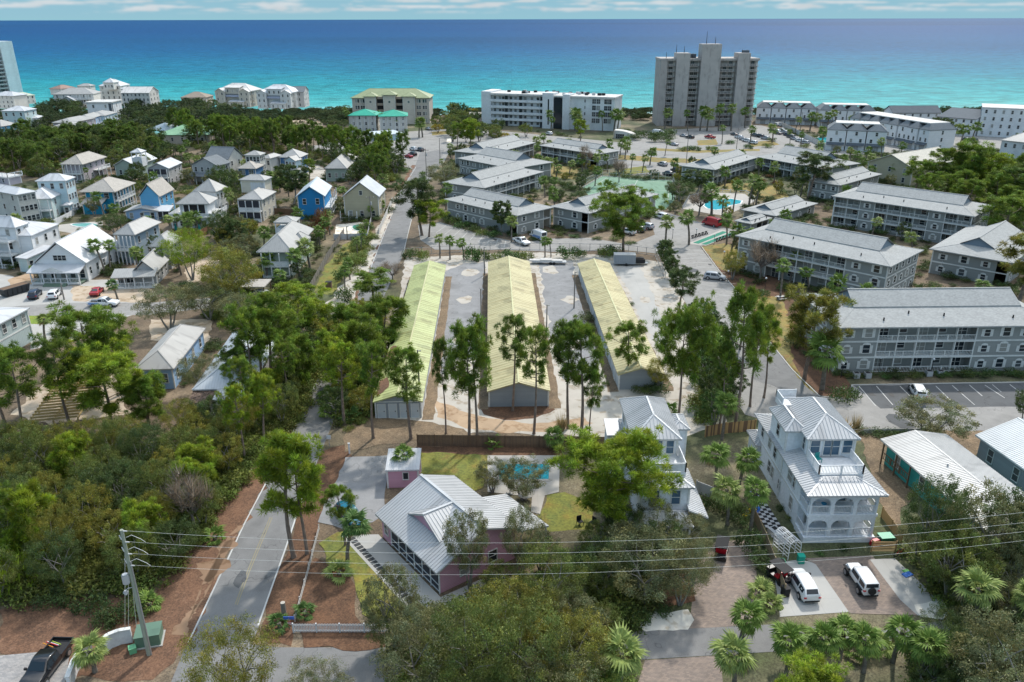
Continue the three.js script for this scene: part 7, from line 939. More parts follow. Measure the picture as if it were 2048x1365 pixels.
const cart = (label, at, turn, roofM) => { const t = thing('golf_cart', label, 'golf cart', G(...at), turn), b = (n, m, ...q) => { const k = new MB(); for (const x of q) k.box(...x); k.build(n, m, t); }; b('body', PAINT.black, [-1.2, 1.2, 0.3, 0.62, -0.6, 0.6], [0.75, 1.2, 0.6, 1.0, -0.55, 0.55]); b('seat', C.red, [-0.5, 0.1, 0.62, 0.8, -0.55, 0.55], [-0.62, -0.5, 0.8, 1.25, -0.55, 0.55]); b('rear_seat', C.black, [-1.3, -0.8, 0.62, 0.78, -0.5, 0.5]); b('roof', roofM, [-1.3, 0.9, 1.85, 1.92, -0.65, 0.65]); b('roof_post', C.black, ...[[-1.15, -0.55], [-1.15, 0.55], [0.8, -0.55], [0.8, 0.55]].map(([x, z]) => [x - 0.03, x + 0.03, 0.6, 1.85, z - 0.03, z + 0.03])); for (const x of [-0.8, 0.85]) for (const z of [-0.55, 0.55]) { const w = new MB().tube([V3(x, 0.25, z - 0.1), V3(x, 0.25, z + 0.1)], [0.25, 0.25], 10); w.build('wheel', C.tyre, t); } };
cart('black golf cart with red seats on the brick drive between the villas', [1442, 1112], 1.2, C.black); cart('golf cart with a flat dark roof beside the fence, left of the white hatchback', [1556, 1160], 2.0, C.dark);
boxThing('wheelie_bin', 'black wheeled bin behind the golf cart with the dark roof', 'bin', [1570, 1192], 0.2, [['bin', C.black, [-0.3, 0.3, 0.05, 1.0, -0.35, 0.35]], ['lid', C.dark, [-0.33, 0.33, 1.0, 1.07, -0.4, 0.38]]]);
boxThing('recycling_bin', 'teal green bin by the arched trellis, right of the white hatchback', 'bin', [1601, 1126], 0, [['bin', M(0.0, 0.25, 0.18, null, 0.5), [-0.32, 0.32, 0, 0.9, -0.3, 0.3]], ['lid', M(0.0, 0.28, 0.2, null, 0.5), [-0.36, 0.36, 0.9, 0.97, -0.34, 0.34]]]);
boxThing('planter_tub', 'low green tub left of the arched trellis', 'planter', [1563, 1128], 0, [['tub', M(0.02, 0.3, 0.15, null, 0.5), [-0.35, 0.35, 0, 0.45, -0.35, 0.35]], ['soil', C.dark, [-0.3, 0.3, 0.44, 0.46, -0.3, 0.3]]]);
boxThing('storage_bin', 'green lidded bin with a red cover beside the right wall of the white villa', 'bin', [1770, 1085], 0.1, [['bin', M(0.02, 0.1, 0.07, null, 0.5), [-0.7, 0.7, 0, 0.8, -0.5, 0.5]], ['lid', M(0.0, 0.26, 0.13, null, 0.4), [-0.75, 0.75, 0.8, 0.9, -0.55, 0.55]]]);
boxThing('kayak_cover', 'red tarpaulin bundle beside the green lidded bin', 'tarpaulin', [1750, 1090], 0.4, [['bundle', C.red, [-0.5, 0.5, 0, 0.5, -0.3, 0.3]], ['fold', C.red, [-0.35, 0.35, 0.5, 0.66, -0.2, 0.2]]]);
boxThing('blue_tarpaulin', 'blue and green folded tarpaulin on the concrete strip right of the off road car', 'tarpaulin', [1818, 1150], 0.4, [['blue_fold', M(0.02, 0.14, 0.5, null, 0.6), [-0.7, 0.3, 0.02, 0.14, -0.3, 0.3]], ['green_fold', M(0.1, 0.35, 0.08, null, 0.6), [-0.2, 0.5, 0.02, 0.1, 0.3, 0.7]]]);
{ const t = thing('bicycle', 'bicycle leaning by the slat gate of the white villa', 'bicycle', G(1800, 1112), 0.3); for (const x of [-0.5, 0.5]) { const w = shadow(new THREE.Mesh(new THREE.TorusGeometry(0.32, 0.03, 6, 18), C.tyre)); w.name = 'wheel'; w.position.set(x, 0.34, 0); t.add(w); } const f = new MB(); for (const [a, b] of [[[-0.5, 0.34], [-0.15, 0.8]], [[-0.15, 0.8], [0.35, 0.8]], [[0.35, 0.8], [0.0, 0.36]], [[0, 0.36], [-0.5, 0.34]], [[-0.15, 0.8], [0, 0.36]], [[0.32, 0.95], [0.5, 0.34]]]) f.bar(V3(a[0], a[1], 0), V3(b[0], b[1], 0), 0.045); f.build('frame', C.red, t); new MB().bar(V3(0.3, 0.98, -0.28), V3(0.3, 0.98, 0.28), 0.04).build('handlebar', C.black, t); new MB().box(-0.28, 0, 0.86, 0.92, -0.08, 0.08).build('saddle', C.black, t); }
{ const t = thing('trellis_arbor', 'white arched trellis arbor over the path at the left front of the white villa', 'arbor', G(1580, 1112), 0.35); for (const z of [0.6, -0.2, -1.0, -1.9]) { const pts = [V3(-0.75, 0, z), V3(-0.75, 1.6, z)]; for (let i = 0; i <= 8; i++) pts.push(V3(-0.75 * cos(i / 8 * PI), 1.6 + 0.75 * sin(i / 8 * PI), z)); pts.push(V3(0.75, 0, z)); new MB().tube(pts, pts.map(() => 0.05), 5).build('arch', C.white, t); } for (let i = 0; i <= 10; i++) { const a = i / 10 * PI, x = -0.75 * cos(a), y = 1.6 + 0.75 * sin(a); new MB().bar(V3(x, y, 0.6), V3(x, y, -1.9), 0.05).build('slat', C.white, t); } for (const y of [0.4, 0.8, 1.2]) for (const s of [-0.75, 0.75]) new MB().bar(V3(s, y, 0.6), V3(s, y, -1.9), 0.05).build('slat', C.white, t); }
{ // black and white tiles down the side of the villa
  const s = sheet('tiled_path', [[1494, 985], [1516, 980], [1580, 1085], [1556, 1092]], L.concrete), A = G(1500, 986), Bq = G(1560, 1082), d = V3().subVectors(Bq, A), len = d.length(); d.normalize(); const n = V3(-d.z, 0, d.x), tg = cachedGeo('tile', () => { const b = new MB(); b.box(-0.22, 0.22, 0, 0.03, -0.22, 0.22); return b.geo(); }), y = sheetTop.get(s), turn = atan2(-d.z, d.x), rows = floor(len / 0.46);
  for (let i = 0; i < rows; i++) for (let j = 0; j < 4; j++) { const k = shadow(new THREE.Mesh(tg, (i + j) % 2 ? C.whitePlain : C.dark)); k.name = 'tile'; k.position.copy(A).addScaledVector(d, i * 0.46).addScaledVector(n, -(j - 1.0) * 0.46); k.position.y = y; k.rotation.y = turn; s.add(k); }
}
boxThing('garden_box', 'white storage box on the tiled path near the trellis', 'box', [1551, 1070], 0.35, [['box', C.white, [-0.5, 0.5, 0, 0.5, -0.8, 0.8]], ['lid', C.whitePlain, [-0.53, 0.53, 0.5, 0.56, -0.83, 0.83]], ['mat', C.dark, [-0.1, 0.4, 0.562, 0.59, 0.1, 0.7]]]);
for (const [m, x, y, l] of [[M(0.6, 0.45, 0.02, null, 0.4), 1494, 1030, 'yellow kayak lying beside the tiled path'], [M(0.02, 0.12, 0.45, null, 0.4), 1511, 1027, 'blue kayak end beside the yellow one']]) { const t = thing('kayak', l, 'kayak', G(x, y), 0.9), L2 = new MB().tube([V3(-1.3, 0.2, 0), V3(-0.7, 0.2, 0), V3(0.7, 0.2, 0), V3(1.3, 0.24, 0)], [0.04, 0.28, 0.28, 0.04], 8); L2.build('hull', m, t); new MB().box(-0.35, 0.35, 0.44, 0.5, -0.15, 0.15).build('cockpit', C.black, t); }
const chair = (m, at, y, turn, label) => { const t = thing('patio_chair', label, 'chair', V3(at.x, y, at.z), turn); const q = (n, ...b) => { const k = new MB(); for (const x of b) k.box(...x); k.build(n, m, t); }; q('seat', [-0.3, 0.3, 0.38, 0.44, -0.3, 0.3]); q('backrest', [-0.3, 0.3, 0.44, 1.0, 0.26, 0.32]); for (const x of [-0.27, 0.27]) for (const z of [-0.27, 0.27]) q('leg', [x - 0.03, x + 0.03, 0, 0.38, z - 0.03, z + 0.03]); };
chair(C.teal, V3(34.1, 0, -77.2), 7.06, 0.3, 'teal chair on the roof terrace of the white villa'); chair(C.black, G(1022, 985), 0.3, 2, 'dark chair on the pool deck behind the pink cottage'); chair(C.black, G(1160, 1050), 0.05, 0.4, 'dark chair on the lawn under the great round pine'); chair(C.black, G(1185, 1052), 0.05, -0.8, 'second dark chair on the lawn under the great round pine, right of the other');
{ const t = thing('garden_table', 'round pale table on the pool deck', 'table', G(1051, 1000)); new MB().cyl(0, 0.7, 0.76, 0, 0.9, 0.9, 20).build('top', L.deck, t); new MB().cyl(0, 0, 0.7, 0, 0.15, 0.12, 8).build('leg', L.deck, t); }
{ const t = thing('porch_table', 'white table with blue bowl on the upper arcade of the white villa', 'table', V3(33.6, 3.56, -72.9)); new MB().box(-0.8, 0.8, 0.7, 0.76, -0.45, 0.45).build('top', C.white, t); for (const x of [-0.7, 0.7]) new MB().box(x - 0.05, x + 0.05, 0, 0.7, -0.3, 0.3).build('leg', C.white, t); new MB().cyl(0, 0.76, 0.9, 0, 0.2, 0.3, 10).build('bowl', M(0.02, 0.2, 0.35, null, 0.3), t); }
{ // shuffleboard lanes
  const s = sheet('shuffleboard_court', [[1376, 488], [1444, 460], [1474, 467], [1412, 492]], L.deck); const lane = (p, l) => { const k = sheet('shuffleboard_lane', p, L.courtGreen); return k; }; lane([[1386, 486], [1446, 463], [1456, 465], [1397, 488.5]]); lane([[1402, 489], [1460, 466.5], [1469, 468], [1413, 490.5]]);
  for (const [x, y, n] of [[1400, 473, 'farther'], [1448, 479, 'nearer']]) { const t = thing('bench_row', n + ' row of dark benches beside the shuffleboard lanes', 'bench', G(x, y), 0.75); for (let i = 0; i < 5; i++) { const k = new MB(); k.box(i * 1.5 - 3.6, i * 1.5 - 2.5, 0.4, 0.46, -0.2, 0.2); k.box(i * 1.5 - 3.6, i * 1.5 - 2.5, 0.5, 0.85, 0.2, 0.24); k.box(i * 1.5 - 3.5, i * 1.5 - 3.4, 0, 0.4, -0.15, 0.15); k.box(i * 1.5 - 2.7, i * 1.5 - 2.6, 0, 0.4, -0.15, 0.15); k.build('bench', C.dark, t); } }
}
{ const t = thing('boat_trailer', 'long flat boat trailer parked behind the storage sheds', 'trailer', G(1098, 528), -0.06); new MB().box(-4, 4, 0.55, 0.7, -0.9, 0.9).build('frame', C.galvPlain, t); for (const [x, y] of [[-3.5, 0.8], [-1, 0.95], [1.5, 0.8]]) new MB().box(x - 1, x + 1.6, 0.7, y + 0.2, -0.7, 0.6).build('load', C.flatWhite, t); for (const x of [0.4, 1.2]) for (const z of [-0.95, 0.95]) new MB().tube([V3(x, 0.35, z - 0.1), V3(x, 0.35, z + 0.1)], [0.35, 0.35], 12).build('wheel', C.tyre, t); new MB().bar(V3(4, 0.6, 0), V3(5.4, 0.6, 0), 0.12).build('tongue', C.steel, t); }
{ const t = thing('cargo_trailer', 'grey enclosed cargo trailer behind the right storage shed', 'trailer', G(1250, 530), -0.05); new MB().box(-2.6, 2.3, 0.5, 2.6, -1.1, 1.1).build('box', M(0.25, 0.28, 0.31, 'batten', 0.5), t); new MB().box(-2.65, 2.35, 2.6, 2.68, -1.15, 1.15).build('roof', C.flatWhite, t); for (const x of [0.2]) for (const z of [-1.15, 1.15]) new MB().tube([V3(x, 0.35, z - 0.1), V3(x, 0.35, z + 0.1)], [0.35, 0.35], 12).build('wheel', C.tyre, t); new MB().bar(V3(2.3, 0.5, 0), V3(3.6, 0.5, 0), 0.1).build('tongue', C.steel, t); new MB().box(-2.64, -2.58, 0.6, 2.5, -0.9, 0.9).build('rear_door', C.galvPlain, t); }
boxThing('covered_boat', 'dark tarpaulin covered boat beside the grey cargo trailer', 'boat', [1278, 530], 0.1, [['cover', C.dark, [-1.4, 1.2, 0.6, 1.5, -0.9, 0.9], [-1.0, 0.9, 1.5, 1.75, -0.6, 0.6]], ['trailer_frame', C.steel, [-1.6, 2, 0.4, 0.5, -0.6, 0.6]]]);
for (const [x, y, l] of [[1735, 756, 'outdoor air conditioner unit left of the lamp before the nearest condominium'], [1712, 756, 'outdoor air conditioner unit nearest the corner of the nearest condominium'], [1857, 752, 'outdoor air conditioner unit before the middle of the nearest condominium'], [1880, 752, 'outdoor air conditioner unit beside the middle shrubs of the nearest condominium']]) boxThing('air_conditioner', l, 'air conditioner', [x, y], 0, [['casing', C.galvPlain, [-0.45, 0.45, 0.05, 0.9, -0.45, 0.45]], ['fan_grille', C.dark, [-0.36, 0.36, 0.9, 0.93, -0.36, 0.36]]]);
boxThing('picnic_table', 'pale picnic table on the grass between two palms', 'table', [1562, 600], 0.2, [['top', C.flatWhite, [-0.9, 0.9, 0.72, 0.78, -0.4, 0.4]], ['bench', C.flatWhite, [-0.9, 0.9, 0.42, 0.47, -0.85, -0.6], [-0.9, 0.9, 0.42, 0.47, 0.6, 0.85]], ['legs', C.greyWood, [-0.7, -0.6, 0, 0.72, -0.5, 0.5], [0.6, 0.7, 0, 0.72, -0.5, 0.5]]]);
boxThing('wheelie_bin', 'brown bin at the corner of the lawn strip beside the road', 'bin', [658, 578], 0, [['bin', C.wood, [-0.6, 0.6, 0, 1.5, -0.5, 0.5]], ['lid', C.dark, [-0.65, 0.65, 1.5, 1.6, -0.55, 0.55]]]);
for (const [x, y] of [[353, 468], [400, 470]]) { const t = thing('patio_umbrella', 'closed teal patio umbrella ' + (x < 380 ? 'at the left end of' : 'before') + ' the reddish board fence', 'umbrella', G(x, y)); new MB().tube([V3(0, 0, 0), V3(0, 3, 0)], [0.04, 0.04], 5).build('pole', C.steel, t); new MB().tube([V3(0, 1.1, 0), V3(0, 1.6, 0), V3(0, 3, 0)], [0.32, 0.4, 0.05], 8).build('canopy', C.teal, t); }
{ const t = thing('carport', 'brown flat carport roof under the roadside pines', 'carport', G(505, 590)); new MB().box(-3.5, 3.5, 2.4, 2.6, -2.6, 2.6).build('roof', C.tan, t); for (const x of [-3.2, 3.2]) for (const z of [-2.3, 2.3]) new MB().box(x - 0.08, x + 0.08, 0, 2.4, z - 0.08, z + 0.08).build('post', C.wood, t); }
// ---------------------------------------------------------------- trees, palms and scrub
const pxm = (g, w) => { const F = -g.z * 0.9266 + 53 * 0.376; return w / 1593 * F; };      // sighted width in metres at a spot
// a tree sighted by its foot and the top and width of its crown
const slope = (ty) => Math.tan(22.09 * PI / 180 + Math.atan((ty - 682.5) / 1593));
// a wide crown seen from above shows its far shoulder as its top
function crownHeight(g, ty, w) { const R = pxm(g, w) / 2, hv = heightAt(g, ty), b = clamp(hv * 0.27, 0.8, 5), t = slope(ty); return max(hv * 0.55, hv + b - sqrt(b * b + R * R * t * t)); }
function treeAt(kind, name, x, y, ty, w, leaf, label, group) { const g = G(x, y), h = crownHeight(g, ty, w); return plant(kind, name, g, h, pxm(g, w) / 2, leaf, label, 'tree', group); }
const pineRow = [[748, 878, 681, 78, 'tall', LM.pine, 'leftmost tall pine, before the west corner of the narrow storage shed'], [821, 880, 693, 78, 'tall', LM.pine, 'pine standing right in front of the four shed doors'], [891, 868, 679, 46, 'tall', LM.pineDark, 'thin crooked pine at the edge of the sandy lane right of the narrow shed'], [938, 885, 633, 92, 'pine', LM.pine, 'tall broad pine left of the middle storage shed, with a low dangling limb'], [953, 891, 652, 74, 'tall', LM.pine, 'pine close to the right of the broad pine by the middle shed'], [1027, 822, 631, 70, 'tall', LM.pineDark, 'dark crowned pine standing before the plain shed gable'], [1069, 868, 654, 74, 'tall', LM.pine, 'pine before the right half of the plain shed gable'], [1135, 858, 640, 74, 'tall', LM.pineDark, 'slim straight pine in the row right of the plain shed gable'], [1162, 871, 651, 110, 'pine', LM.pine, 'big wide pine with a thick leaning trunk right of the plain shed gable'], [1180, 868, 735, 52, 'pine', LM.pineDark, 'small pine under the big wide one right of the plain shed gable'], [1257, 770, 643, 84, 'pine', LM.pine, 'open spreading pine against the roof of the right storage shed'], [1356, 830, 602, 124, 'bigpine', LM.pine, 'largest pine at the right end of the storage yard']];
for (const [x, y, ty, w, k, m, l] of pineRow) treeAt(k, 'pine_tree', x, y, ty, w, m, l);
for (const [x, y, ty, w, k, m, l] of [
  [1319, 786, 714, 56, 'oak', LM.oakGold, 'small reddish green oak between the right shed and the largest pine'], [1471, 850, 580, 84, 'pine', LM.pine, 'dense pine at the bend of the condominium drive'], [1527, 796, 640, 58, 'tall', LM.pineLight, 'bright slim pine on the bend of the condominium drive'], [1500, 815, 602, 66, 'tall', LM.pine, 'pine behind the bright slim pine at the drive bend'], [1440, 850, 690, 60, 'pine', LM.pineDark, 'low dark pine left of the condominium drive'], [1612, 760, 577, 124, 'pine', LM.oakGold, 'large spreading pine at the corner of the nearest condominium'], [1360, 625, 537, 74, 'pine', LM.oakDark, 'round pine between the storage yard and the parking bays'],
  [586, 1117, 868, 118, 'pine', LM.pineLight, 'left one of the pair of big bright pines beside the road'], [611, 1108, 876, 112, 'pine', LM.pineLight, 'right one of the pair of big bright pines beside the road'], [690, 1090, 970, 78, 'pine', LM.pine, 'pine hiding the teal car in the gravel drive'], [1214, 1075, 856, 222, 'bigpine', LM.pineLight, 'great round bright pine in front of the left white villa'],
  [1247, 506, 378, 136, 'bigpine', LM.pine, 'large rounded pine standing before the condominium by the tennis court'], [842, 472, 352, 92, 'pine', LM.oakDark, 'tall dark pine leaning over the street'], [860, 474, 398, 64, 'pine', LM.pineLight, 'bright pine right of the dark one over the street'], [889, 380, 324, 70, 'oak', LM.oakGrey, 'bare looking live oak at the street corner'], [1005, 472, 402, 46, 'round', LM.oakDark, 'round dark tree at the condominium corner above the white pickup'], [1391, 388, 342, 60, 'round', LM.oakDark, 'round dark tree left of the pool'], [1360, 405, 362, 62, 'oak', LM.oakDark, 'dark tree beside the tennis court at the right'], [1618, 398, 308, 92, 'pine', LM.oakDark, 'tall dark pine by the garden path of the condominiums'], [1465, 560, 500, 50, 'oak', LM.oakGold, 'golden green small tree before the bare tree'],
  [1856, 880, 790, 150, 'oak', LM.oakGrey, 'open crowned oak between the marked bays and the white ribbed roof'], [2035, 610, 473, 130, 'pine', LM.oakGold, 'tall open pine at the right edge before the grey condominium'], [2048, 850, 780, 60, 'oak', LM.oakDark, 'dark tree edge at the far right of the marked bays'],
  [392, 1070, 915, 110, 'bare', LM.bare, 'dead grey tree with twisted bare limbs in the wood beside the road'], [143, 865, 668, 90, 'tall', LM.pineDark, 'slender dark pine with a long bare trunk over the timber floor frame'], [190, 790, 612, 136, 'pine', LM.pine, 'broad pine above the pale driveway on the left'], [245, 790, 620, 118, 'pine', LM.pine, 'broad pine right of the one above the pale driveway'], [225, 860, 690, 190, 'bigpine', LM.pineLight, 'flat topped bright pine over the timber floor frame'], [52, 880, 686, 110, 'pine', LM.pine, 'pine at the left edge before the cut off green house'], [12, 860, 710, 80, 'pine', LM.pineDark, 'dark pine at the very left edge'], [300, 850, 745, 90, 'bushpine', LM.pine, 'low pine before the low pale roofed house'],
  [595, 650, 562, 104, 'pine', LM.pineLight, 'tallest bright pine of the roadside grove'], [512, 800, 604, 84, 'pine', LM.pine, 'leftmost pine of the roadside grove, over the silver metal roof'], [526, 790, 618, 84, 'tall', LM.pine, 'second thin pine of the roadside grove over the silver metal roof'], [546, 776, 586, 90, 'tall', LM.pine, 'middle pine of the roadside grove over the silver metal roof'], [572, 750, 600, 90, 'pine', LM.pine, 'dense pine of the roadside grove near its porch'], [480, 800, 690, 70, 'pine', LM.pineDark, 'low dark pine at the thatched pergola'], [600, 780, 670, 80, 'bushpine', LM.pine, 'bushy pine low at the road edge of the grove'], [630, 700, 590, 80, 'pine', LM.pineLight, 'pine at the right end of the roadside grove'],
  [690, 850, 682, 78, 'tall', LM.pineLight, 'bright pine on the right road edge beside the palmettos'], [672, 790, 650, 80, 'pine', LM.pineLight, 'bright pine overhanging the road left of the narrow shed'], [745, 612, 536, 92, 'pine', LM.pine, 'dark green pine at the upper left corner of the narrow shed'], [772, 700, 594, 84, 'bushpine', LM.pine, 'dense rounded pine touching the narrow shed roof'], [706, 700, 606, 84, 'bushpine', LM.pine, 'dense rounded pine left of the one touching the shed roof'], [735, 770, 640, 92, 'bushpine', LM.pine, 'wide low pine over the straw covered shed roof'], [650, 720, 640, 60, 'scrub', LM.oakGold, 'golden scrub oak on the right edge of the road'], [785, 565, 515, 66, 'bare', LM.bare, 'leafless grey shrub tree at the street end of the sheds'],
  [1520, 560, 470, 80, 'bare', LM.bare, 'large leafless grey tree before the long condominium'], [1172, 345, 285, 36, 'bare', LM.bare, 'bare tree before the condominium with a tan end wall'], [1398, 430, 375, 64, 'bare', LM.bare, 'leafless tree at the left of the pool'], [1030, 385, 345, 46, 'bare', LM.bare, 'bare tree before the dark gallery of the second condominium'], [1480, 345, 315, 40, 'bare', LM.bare, 'bare tree before the highway condominium gallery'], [1238, 365, 310, 40, 'bare', LM.bare, 'bare tree beyond the tennis court'], [1345, 400, 360, 40, 'bare', LM.bare, 'bare bush at the right end of the tennis court'], [1020, 300, 275, 26, 'bare', LM.bare, 'bare tree before the condominium nearest the highway'],
  [985, 985, 916, 78, 'oak', LM.oakGrey, 'left grey green oak over the turquoise pool'], [1046, 1000, 914, 100, 'oak', LM.oakGrey, 'right grey green oak over the turquoise pool'], [940, 1180, 1020, 92, 'oak', LM.oakGrey, 'grey oak growing up before the front gable of the pink cottage'], [1040, 1165, 1008, 84, 'oak', LM.oakGrey, 'grey oak before the right end of the pink cottage roof'], [1100, 1230, 1075, 150, 'oak', LM.oak, 'dense oak right of the pink cottage'], [790, 1290, 1130, 120, 'oak', LM.oakGrey, 'thin grey oak over the lawn left of the pink cottage path'], [1290, 1200, 1046, 190, 'oak', LM.oakGrey, 'wide grey oak below the left white villa'], [1360, 1210, 1080, 130, 'oak', LM.oakGrey, 'grey oak at the edge of the brick drive'], [1200, 1190, 1075, 120, 'oak', LM.oakDark, 'dark oak under the great round pine'], [480, 1420, 1228, 176, 'oak', LM.oakGold, 'golden green oak standing at the roadside in the lower left'], [640, 1420, 1310, 130, 'oak', LM.oakGrey, 'grey oak cut by the bottom edge beside the street'],
  [850, 1400, 1215, 190, 'oak', LM.oakGrey, 'grey oak in the bottom thicket, leftmost'], [960, 1410, 1185, 210, 'oak', LM.oak, 'green oak in the bottom thicket, second from the left'], [1060, 1400, 1195, 210, 'oak', LM.oak, 'green oak in the middle of the bottom thicket'], [1150, 1380, 1215, 190, 'oak', LM.oakGold, 'yellowish oak in the right of the bottom thicket'], [930, 1450, 1290, 200, 'oak', LM.oak, 'oak cut by the bottom edge, left in the thicket'], [1110, 1450, 1290, 200, 'oak', LM.oakGrey, 'oak cut by the bottom edge, right in the thicket'], [1030, 1300, 1150, 170, 'oak', LM.oakGold, 'yellow green oak behind the bottom thicket'], [840, 1310, 1195, 130, 'oak', LM.oakGrey, 'small grey oak left behind the bottom thicket'], [1140, 1290, 1170, 150, 'oak', LM.oakGrey, 'grey oak right behind the bottom thicket'],
  [1850, 1140, 952, 120, 'oak', LM.oakDark, 'dark green tree before the white ribbed roof'], [1945, 1150, 972, 160, 'oak', LM.oakGrey, 'grey green tree before the white ribbed roof, right of the dark one'], [2030, 1160, 985, 140, 'oak', LM.oakDark, 'dark tree at the right edge before the grey walled house'], [1895, 1200, 1050, 140, 'oak', LM.oak, 'lower green tree right of the bicycle'], [1990, 1420, 1225, 230, 'oak', LM.oakGrey, 'pale grey bush tree in the lower right corner'], [1900, 1380, 1255, 120, 'oak', LM.oakDark, 'dark bush tree in the lower right, left of the pale one'], [1620, 1500, 1318, 230, 'bigpine', LM.pineLight, 'bright pine crown cut by the bottom edge'],
  [640, 470, 400, 40, 'shrub', LM.rust, 'reddish bush below the royal blue house'], [585, 410, 330, 64, 'round', LM.oakDark, 'dark round tree left of the royal blue house'], [620, 370, 318, 40, 'pine', LM.pine, 'small pine left of the green roofed house'], [450, 400, 330, 60, 'oak', LM.oakDark, 'dark tree right of the pale grey house with four windows'], [448, 500, 420, 60, 'oak', LM.oakDark, 'dark tree cluster right of the white deck house'], [478, 500, 440, 50, 'round', LM.oakDark, 'dark conical tree left of the grey pavilion roof'], [230, 470, 425, 62, 'oak', LM.oakDark, 'dark bush tree before the bright blue house'], [385, 560, 455, 90, 'oak', LM.pineLight, 'bright green tree right of the low porch house'], [470, 620, 490, 120, 'oak', LM.oakGold, 'yellowish oak left of the grey green porch house'], [420, 640, 560, 110, 'oak', LM.oakGrey, 'grey live oak beside the western street, middle'], [340, 660, 565, 120, 'oak', LM.oakGrey, 'grey live oak beside the western street, left'], [490, 660, 580, 110, 'oak', LM.oakGrey, 'grey live oak beside the western street, right'], [410, 790, 705, 90, 'oak', LM.oakGrey, 'brownish grey oak between the low house and the metal roofed house'],
  [1870, 395, 300, 84, 'pine', LM.pine, 'left one of the big pines beyond the balconied condominium'], [1925, 400, 285, 96, 'pine', LM.pine, 'tallest of the big pines beyond the balconied condominium'], [1975, 400, 308, 100, 'pine', LM.pineLight, 'right one of the big pines beyond the balconied condominium'], [1830, 400, 318, 60, 'pine', LM.pine, 'small pine left of the big pines beyond the balconied condominium'], [2015, 430, 330, 90, 'pine', LM.pineDark, 'dark pine at the right edge beyond the balconied condominium'], [2000, 500, 395, 110, 'pine', LM.pine, 'low wide pine right of the balconied condominium'], [2045, 480, 385, 90, 'pine', LM.pine, 'pine cut by the right edge above the grey condominium with the stair'], [1880, 278, 238, 46, 'round', LM.oakDark, 'round dark tree before the navy roofed lodge'], [1160, 285, 240, 30, 'pine', LM.pineLight, 'bright pine before the white apartment block'], [940, 300, 238, 46, 'pine', LM.pineLight, 'bright green tree right of the beach path'], [915, 300, 245, 36, 'pine', LM.pine, 'green tree at the foot of the beach path']]) treeAt(k, k === 'oak' || k === 'round' || k === 'scrub' ? 'oak_tree' : k === 'bare' ? 'bare_tree' : k === 'shrub' ? 'shrub' : 'pine_tree', x, y, ty, w, m, l);
// near palms, each frond by itself
const nearPalms = [[1455, 1050, 975, 1.05, LM.palmLight, 'pale tall palm left of the tiled path'], [1501, 1063, 968, 0.95, LM.palm, 'dark green palm over the tiled path'], [1430, 985, 890, 1.05, LM.palm, 'palm between the two villas, nearest the left villa'], [1478, 975, 905, 0.95, LM.palm, 'palm between the two villas, nearest the right villa'], [1444, 880, 795, 1.0, LM.palm, 'palm before the light brown fence between the villas'], [1484, 1275, 1215, 0.95, LM.palm, 'palm standing alone at the street, below the brick drive'], [1468, 1375, 1290, 1.05, LM.palmLight, 'pale palm at the bottom, beside the brick crossing'], [1577, 1330, 1262, 0.95, LM.palm, 'first palm from the left in the street bed'], [1625, 1328, 1255, 0.95, LM.palm, 'second palm from the left in the street bed'], [1679, 1318, 1245, 0.9, LM.palm, 'third palm from the left in the street bed, with a shaggy trunk'], [1727, 1345, 1262, 0.9, LM.palm, 'fourth palm from the left in the street bed'], [1786, 1325, 1240, 0.95, LM.palm, 'fifth palm from the left in the street bed'], [1836, 1365, 1275, 1.0, LM.palm, 'sixth palm from the left in the street bed'], [1240, 1380, 1288, 1.2, LM.palmLight, 'large shaggy palm at the bottom beside the thicket'], [1205, 1400, 1330, 0.9, LM.palm, 'smaller palm left of the large shaggy one at the bottom'], [1945, 1270, 1165, 1.15, LM.palmLight, 'broad palm before the dark trees at the right'], [2015, 1270, 1180, 0.9, LM.palmLight, 'yellow green palm at the right edge'], [819, 958, 902, 0.9, LM.palm, 'palm before the pink shed'], [695, 1125, 1035, 0.95, LM.palmDark, 'dark palm at the corner of the gravel drive'], [190, 1345, 1283, 0.9, LM.palmLight, 'small pale palm between the curved white walls'], [1115, 900, 862, 0.9, LM.palm, 'low palm at the right end of the brown board fence'], [90, 680, 628, 0.8, LM.palmLight, 'young palm by the pale driveway, left one'], [141, 652, 612, 0.8, LM.palmDark, 'young palm by the pale driveway, right one'], [235, 600, 562, 0.8, LM.palmDark, 'shaggy palm on the sand right of the red car'], [1870, 1345, 1290, 1.0, LM.palm, 'palm at the right end of the street bed']];
for (const [x, y, ty, k, m, l] of nearPalms) { const g = G(x, y), h = max(1.5, heightAt(g, ty) - 0.7); palm(g, h, 26, k, m, l); }
